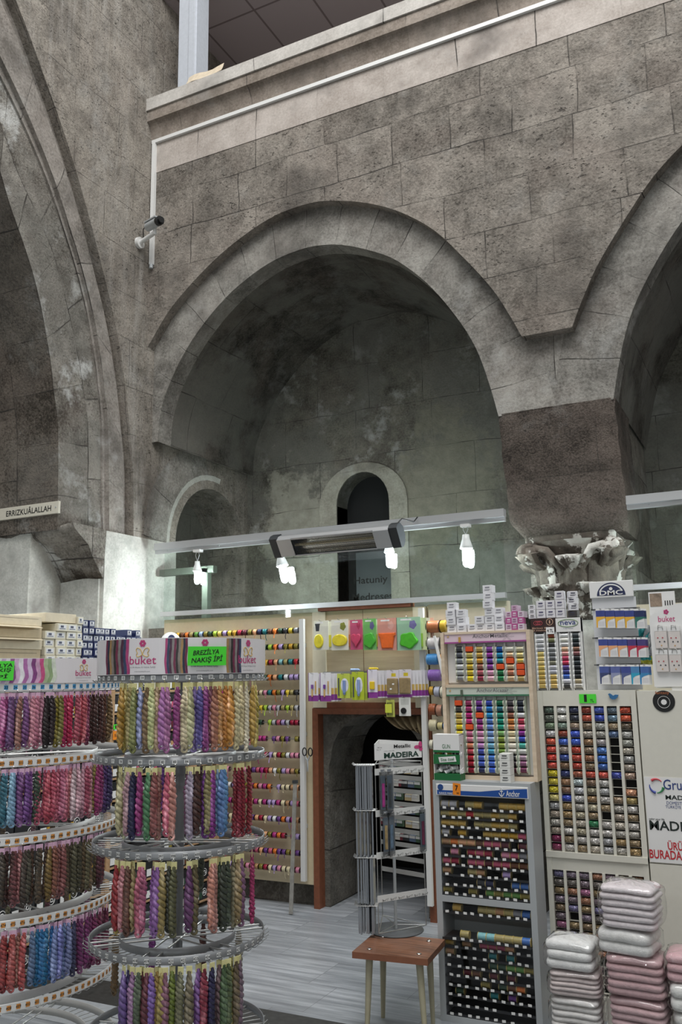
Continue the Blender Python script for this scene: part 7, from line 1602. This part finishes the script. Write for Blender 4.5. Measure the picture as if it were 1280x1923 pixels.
# ------------------------------------------------------------------ bagged towels at lower right
def towel_pack(loc, w, d, h, col, folds, label, seed, rz=0.0):
    rr = random.Random(seed); t = thing('towel_pack', loc, label, 'towel pack', 'bagged towel packs at lower right', rz)
    tm = NT('towel_cloth_'+col.strip('#')); pos = tm.n('TexCoord').outputs['Object']
    bp = tm.n('Bump', {'Strength': 0.9, 'Distance': 0.004, 'Height': tm.noise(pos, 160, 4, 0.7)}); c = srgb(col)
    tm.set(Base_Color=tm.mix(tm.ramp(tm.noise(pos, 40, 4), [(0.35, 0.0), (0.65, 1.0)]), tuple(v*0.86 for v in c[:3])+(1,), c), Roughness=0.95, Normal=bp.outputs[0])
    for k in range(folds):
        z0, z1 = h*k/folds+0.002, h*(k+1)/folds-0.001; mb = MB(); n = 44; rings_ = []
        zz_ = (z0+z1)/2; th = (z1-z0)/2
        ww, dd = w/2*(0.94+rr.uniform(-0.03, 0.03)), d/2*(0.94+rr.uniform(-0.03, 0.03)); sag = lambda x, y: -0.012*((x/(w/2))**2+(y/(d/2))**2)*0.6*(k+1)/folds+0.004*noise.noise(Vector((x*18+seed, y*18, k)))
        for (s_, zf_) in ((0.0, 1.0), (0.5, 1.0), (0.86, 0.98), (0.96, 0.75), (1.0, 0.25), (1.0, -0.25), (0.96, -0.75), (0.86, -0.98), (0.5, -1.0), (0.0, -1.0)):
            row = []
            for i in range(n):
                a = 2*math.pi*i/n; ex = 0.32; cx_, sy_ = math.cos(a), math.sin(a)
                x = ww*s_*math.copysign(abs(cx_)**ex, cx_); y = dd*s_*math.copysign(abs(sy_)**ex, sy_)
                row.append((x*(1+0.02*noise.noise(Vector((i*0.5, k*3.1, seed)))), y*(1+0.02*noise.noise(Vector((i*0.5, k*2.1, seed+4)))), zz_+th*zf_+sag(x, y)*(1 if z1 > h*0.3 else 0.2)))
            rings_.append(row)
        mb.add([p for r in rings_ for p in r], [(j*n+i, j*n+(i+1) % n, (j+1)*n+(i+1) % n, (j+1)*n+i) for j in range(9) for i in range(n)], 0, True)
        mb.build('folded_towel', tm.m, t, (0, 0, 0))
    # crinkled clear bag
    mb = MB(); n = 40; rows_ = []; m_ = 16
    for j in range(m_+1):
        f = j/m_*math.pi; s_ = math.sin(f)**0.28; z = h/2-(h/2+0.006)*math.copysign(abs(math.cos(f))**0.5, math.cos(f))
        row = []
        for i in range(n):
            a = 2*math.pi*i/n; ex = 0.34; x = (w/2+0.006)*s_*math.copysign(abs(math.cos(a))**ex, math.cos(a)); y = (d/2+0.006)*s_*math.copysign(abs(math.sin(a))**ex, math.sin(a))
            nz_ = 0.009*noise.noise(Vector((x*26+seed, y*26, z*40)))+0.004*noise.noise(Vector((x*70, y*70+seed, z*90)))
            row.append((x*(1+nz_*6), y*(1+nz_*6), max(0.0005, z+nz_*0.8-0.012*((x/(w/2))**2+(y/(d/2))**2)*0.6*(z/h))))
        rows_.append(row)
    mb.add([p for r in rows_ for p in r], [(j*n+i, j*n+(i+1) % n, (j+1)*n+(i+1) % n, (j+1)*n+i) for j in range(m_) for i in range(n)], 0, True)
    mb.build('clear_bag', M['bag'], t, (0, 0, 0))
M['bag'] = glass('towel_bag_film', (0.99, 0.99, 0.99, 1), 1.6)
TY = 4.42
def stack(pxc, wpx, tops, specs, rz, yo):
    for (yt, yb_), (col, folds, lab, sd) in zip(tops, specs):
        c = at(pxc, yb_, 'y', TY+yo-0.10); zt_ = at(pxc, yt, 'y', TY+yo-0.10).z
stk = [
    (1068, 0.27, 0.0, [(0.475, 0.500+0.0, None)], None)]
def zz(px, py, Y): return at(px, py, 'y', Y).z
# left stack
xl = at(1068, 1850, 'y', TY-0.1).x; xm = at(1178, 1750, 'y', TY-0.1).x; xr = at(1275, 1850, 'y', TY-0.1).x
L_ = [zz(1068, y, TY-0.12) for y in (1772, 1830, 1880)]
hL = [0.0, L_[2]*0.34, L_[2]*0.67, L_[2], L_[1], L_[0]]
def build_stack(x, y, levels, w, d, specs, rz):
    for k, (z0, z1) in enumerate(zip(levels, levels[1:])):
        col, folds, lab, dx = specs[k]; towel_pack((x+dx, y, z0+0.001), w*(1+0.02*((k*7) % 3)), d, z1-z0-0.002, col, folds, lab, int(abs(x)*100)+k, rz+0.06*((k % 3)-1))
build_stack(xl, TY+0.02, [0.0, L_[2]*0.5, L_[2], L_[1], L_[0]], 0.235, 0.20, [('#ebe8e6', 4, 'bagged white towel pack at the foot of the left stack', 0.0), ('#ebe8e5', 5, 'bagged white towel pack, second from the floor, left stack', 0.01), ('#e0d2d0', 5, 'bagged pinkish grey towel pack in the left stack', 0.01), ('#f0f0ee', 3, 'bagged white towel pack topmost of the left stack', 0.0)], 0.0)
Mz = [zz(1178, y, TY-0.14) for y in (1668, 1752, 1800, 1880)]
build_stack(xm+0.0, TY-0.0, [0.0, Mz[3]*0.5, Mz[3], Mz[2], Mz[1], Mz[0]], 0.255, 0.22, [('#d9c0c2', 4, 'bagged pink towel pack at the foot of the middle stack', 0.01), ('#d6b6b9', 5, 'bagged pink towel pack, second from the floor, middle stack', 0.02), ('#d3b0b3', 5, 'bagged dusty pink towel pack in the middle stack', 0.015), ('#f2f1ee', 2, 'fluffy white bagged towel pack below the topmost, middle stack', -0.01), ('#e9e0e2', 6, 'bagged pale lilac towel pack topmost of the middle stack', 0.01)], -0.10)
Rz = [zz(1275, y, TY-0.12) for y in (1795, 1850, 1905)]
build_stack(xr+0.06, TY+0.0, [0.0, Rz[2]*0.5, Rz[2], Rz[1], Rz[0]], 0.235, 0.21, [('#e0dedb', 4, 'bagged white towel pack at the foot of the right stack', 0.0), ('#efeeea', 3, 'white bagged towel pack low in the right stack', 0.01), ('#f2f2ee', 2, 'fluffy white bagged towel pack in the right stack', 0.0), ('#dcb5b9', 3, 'bagged pink towel pack topmost of the right stack', 0.0)], 0.05)
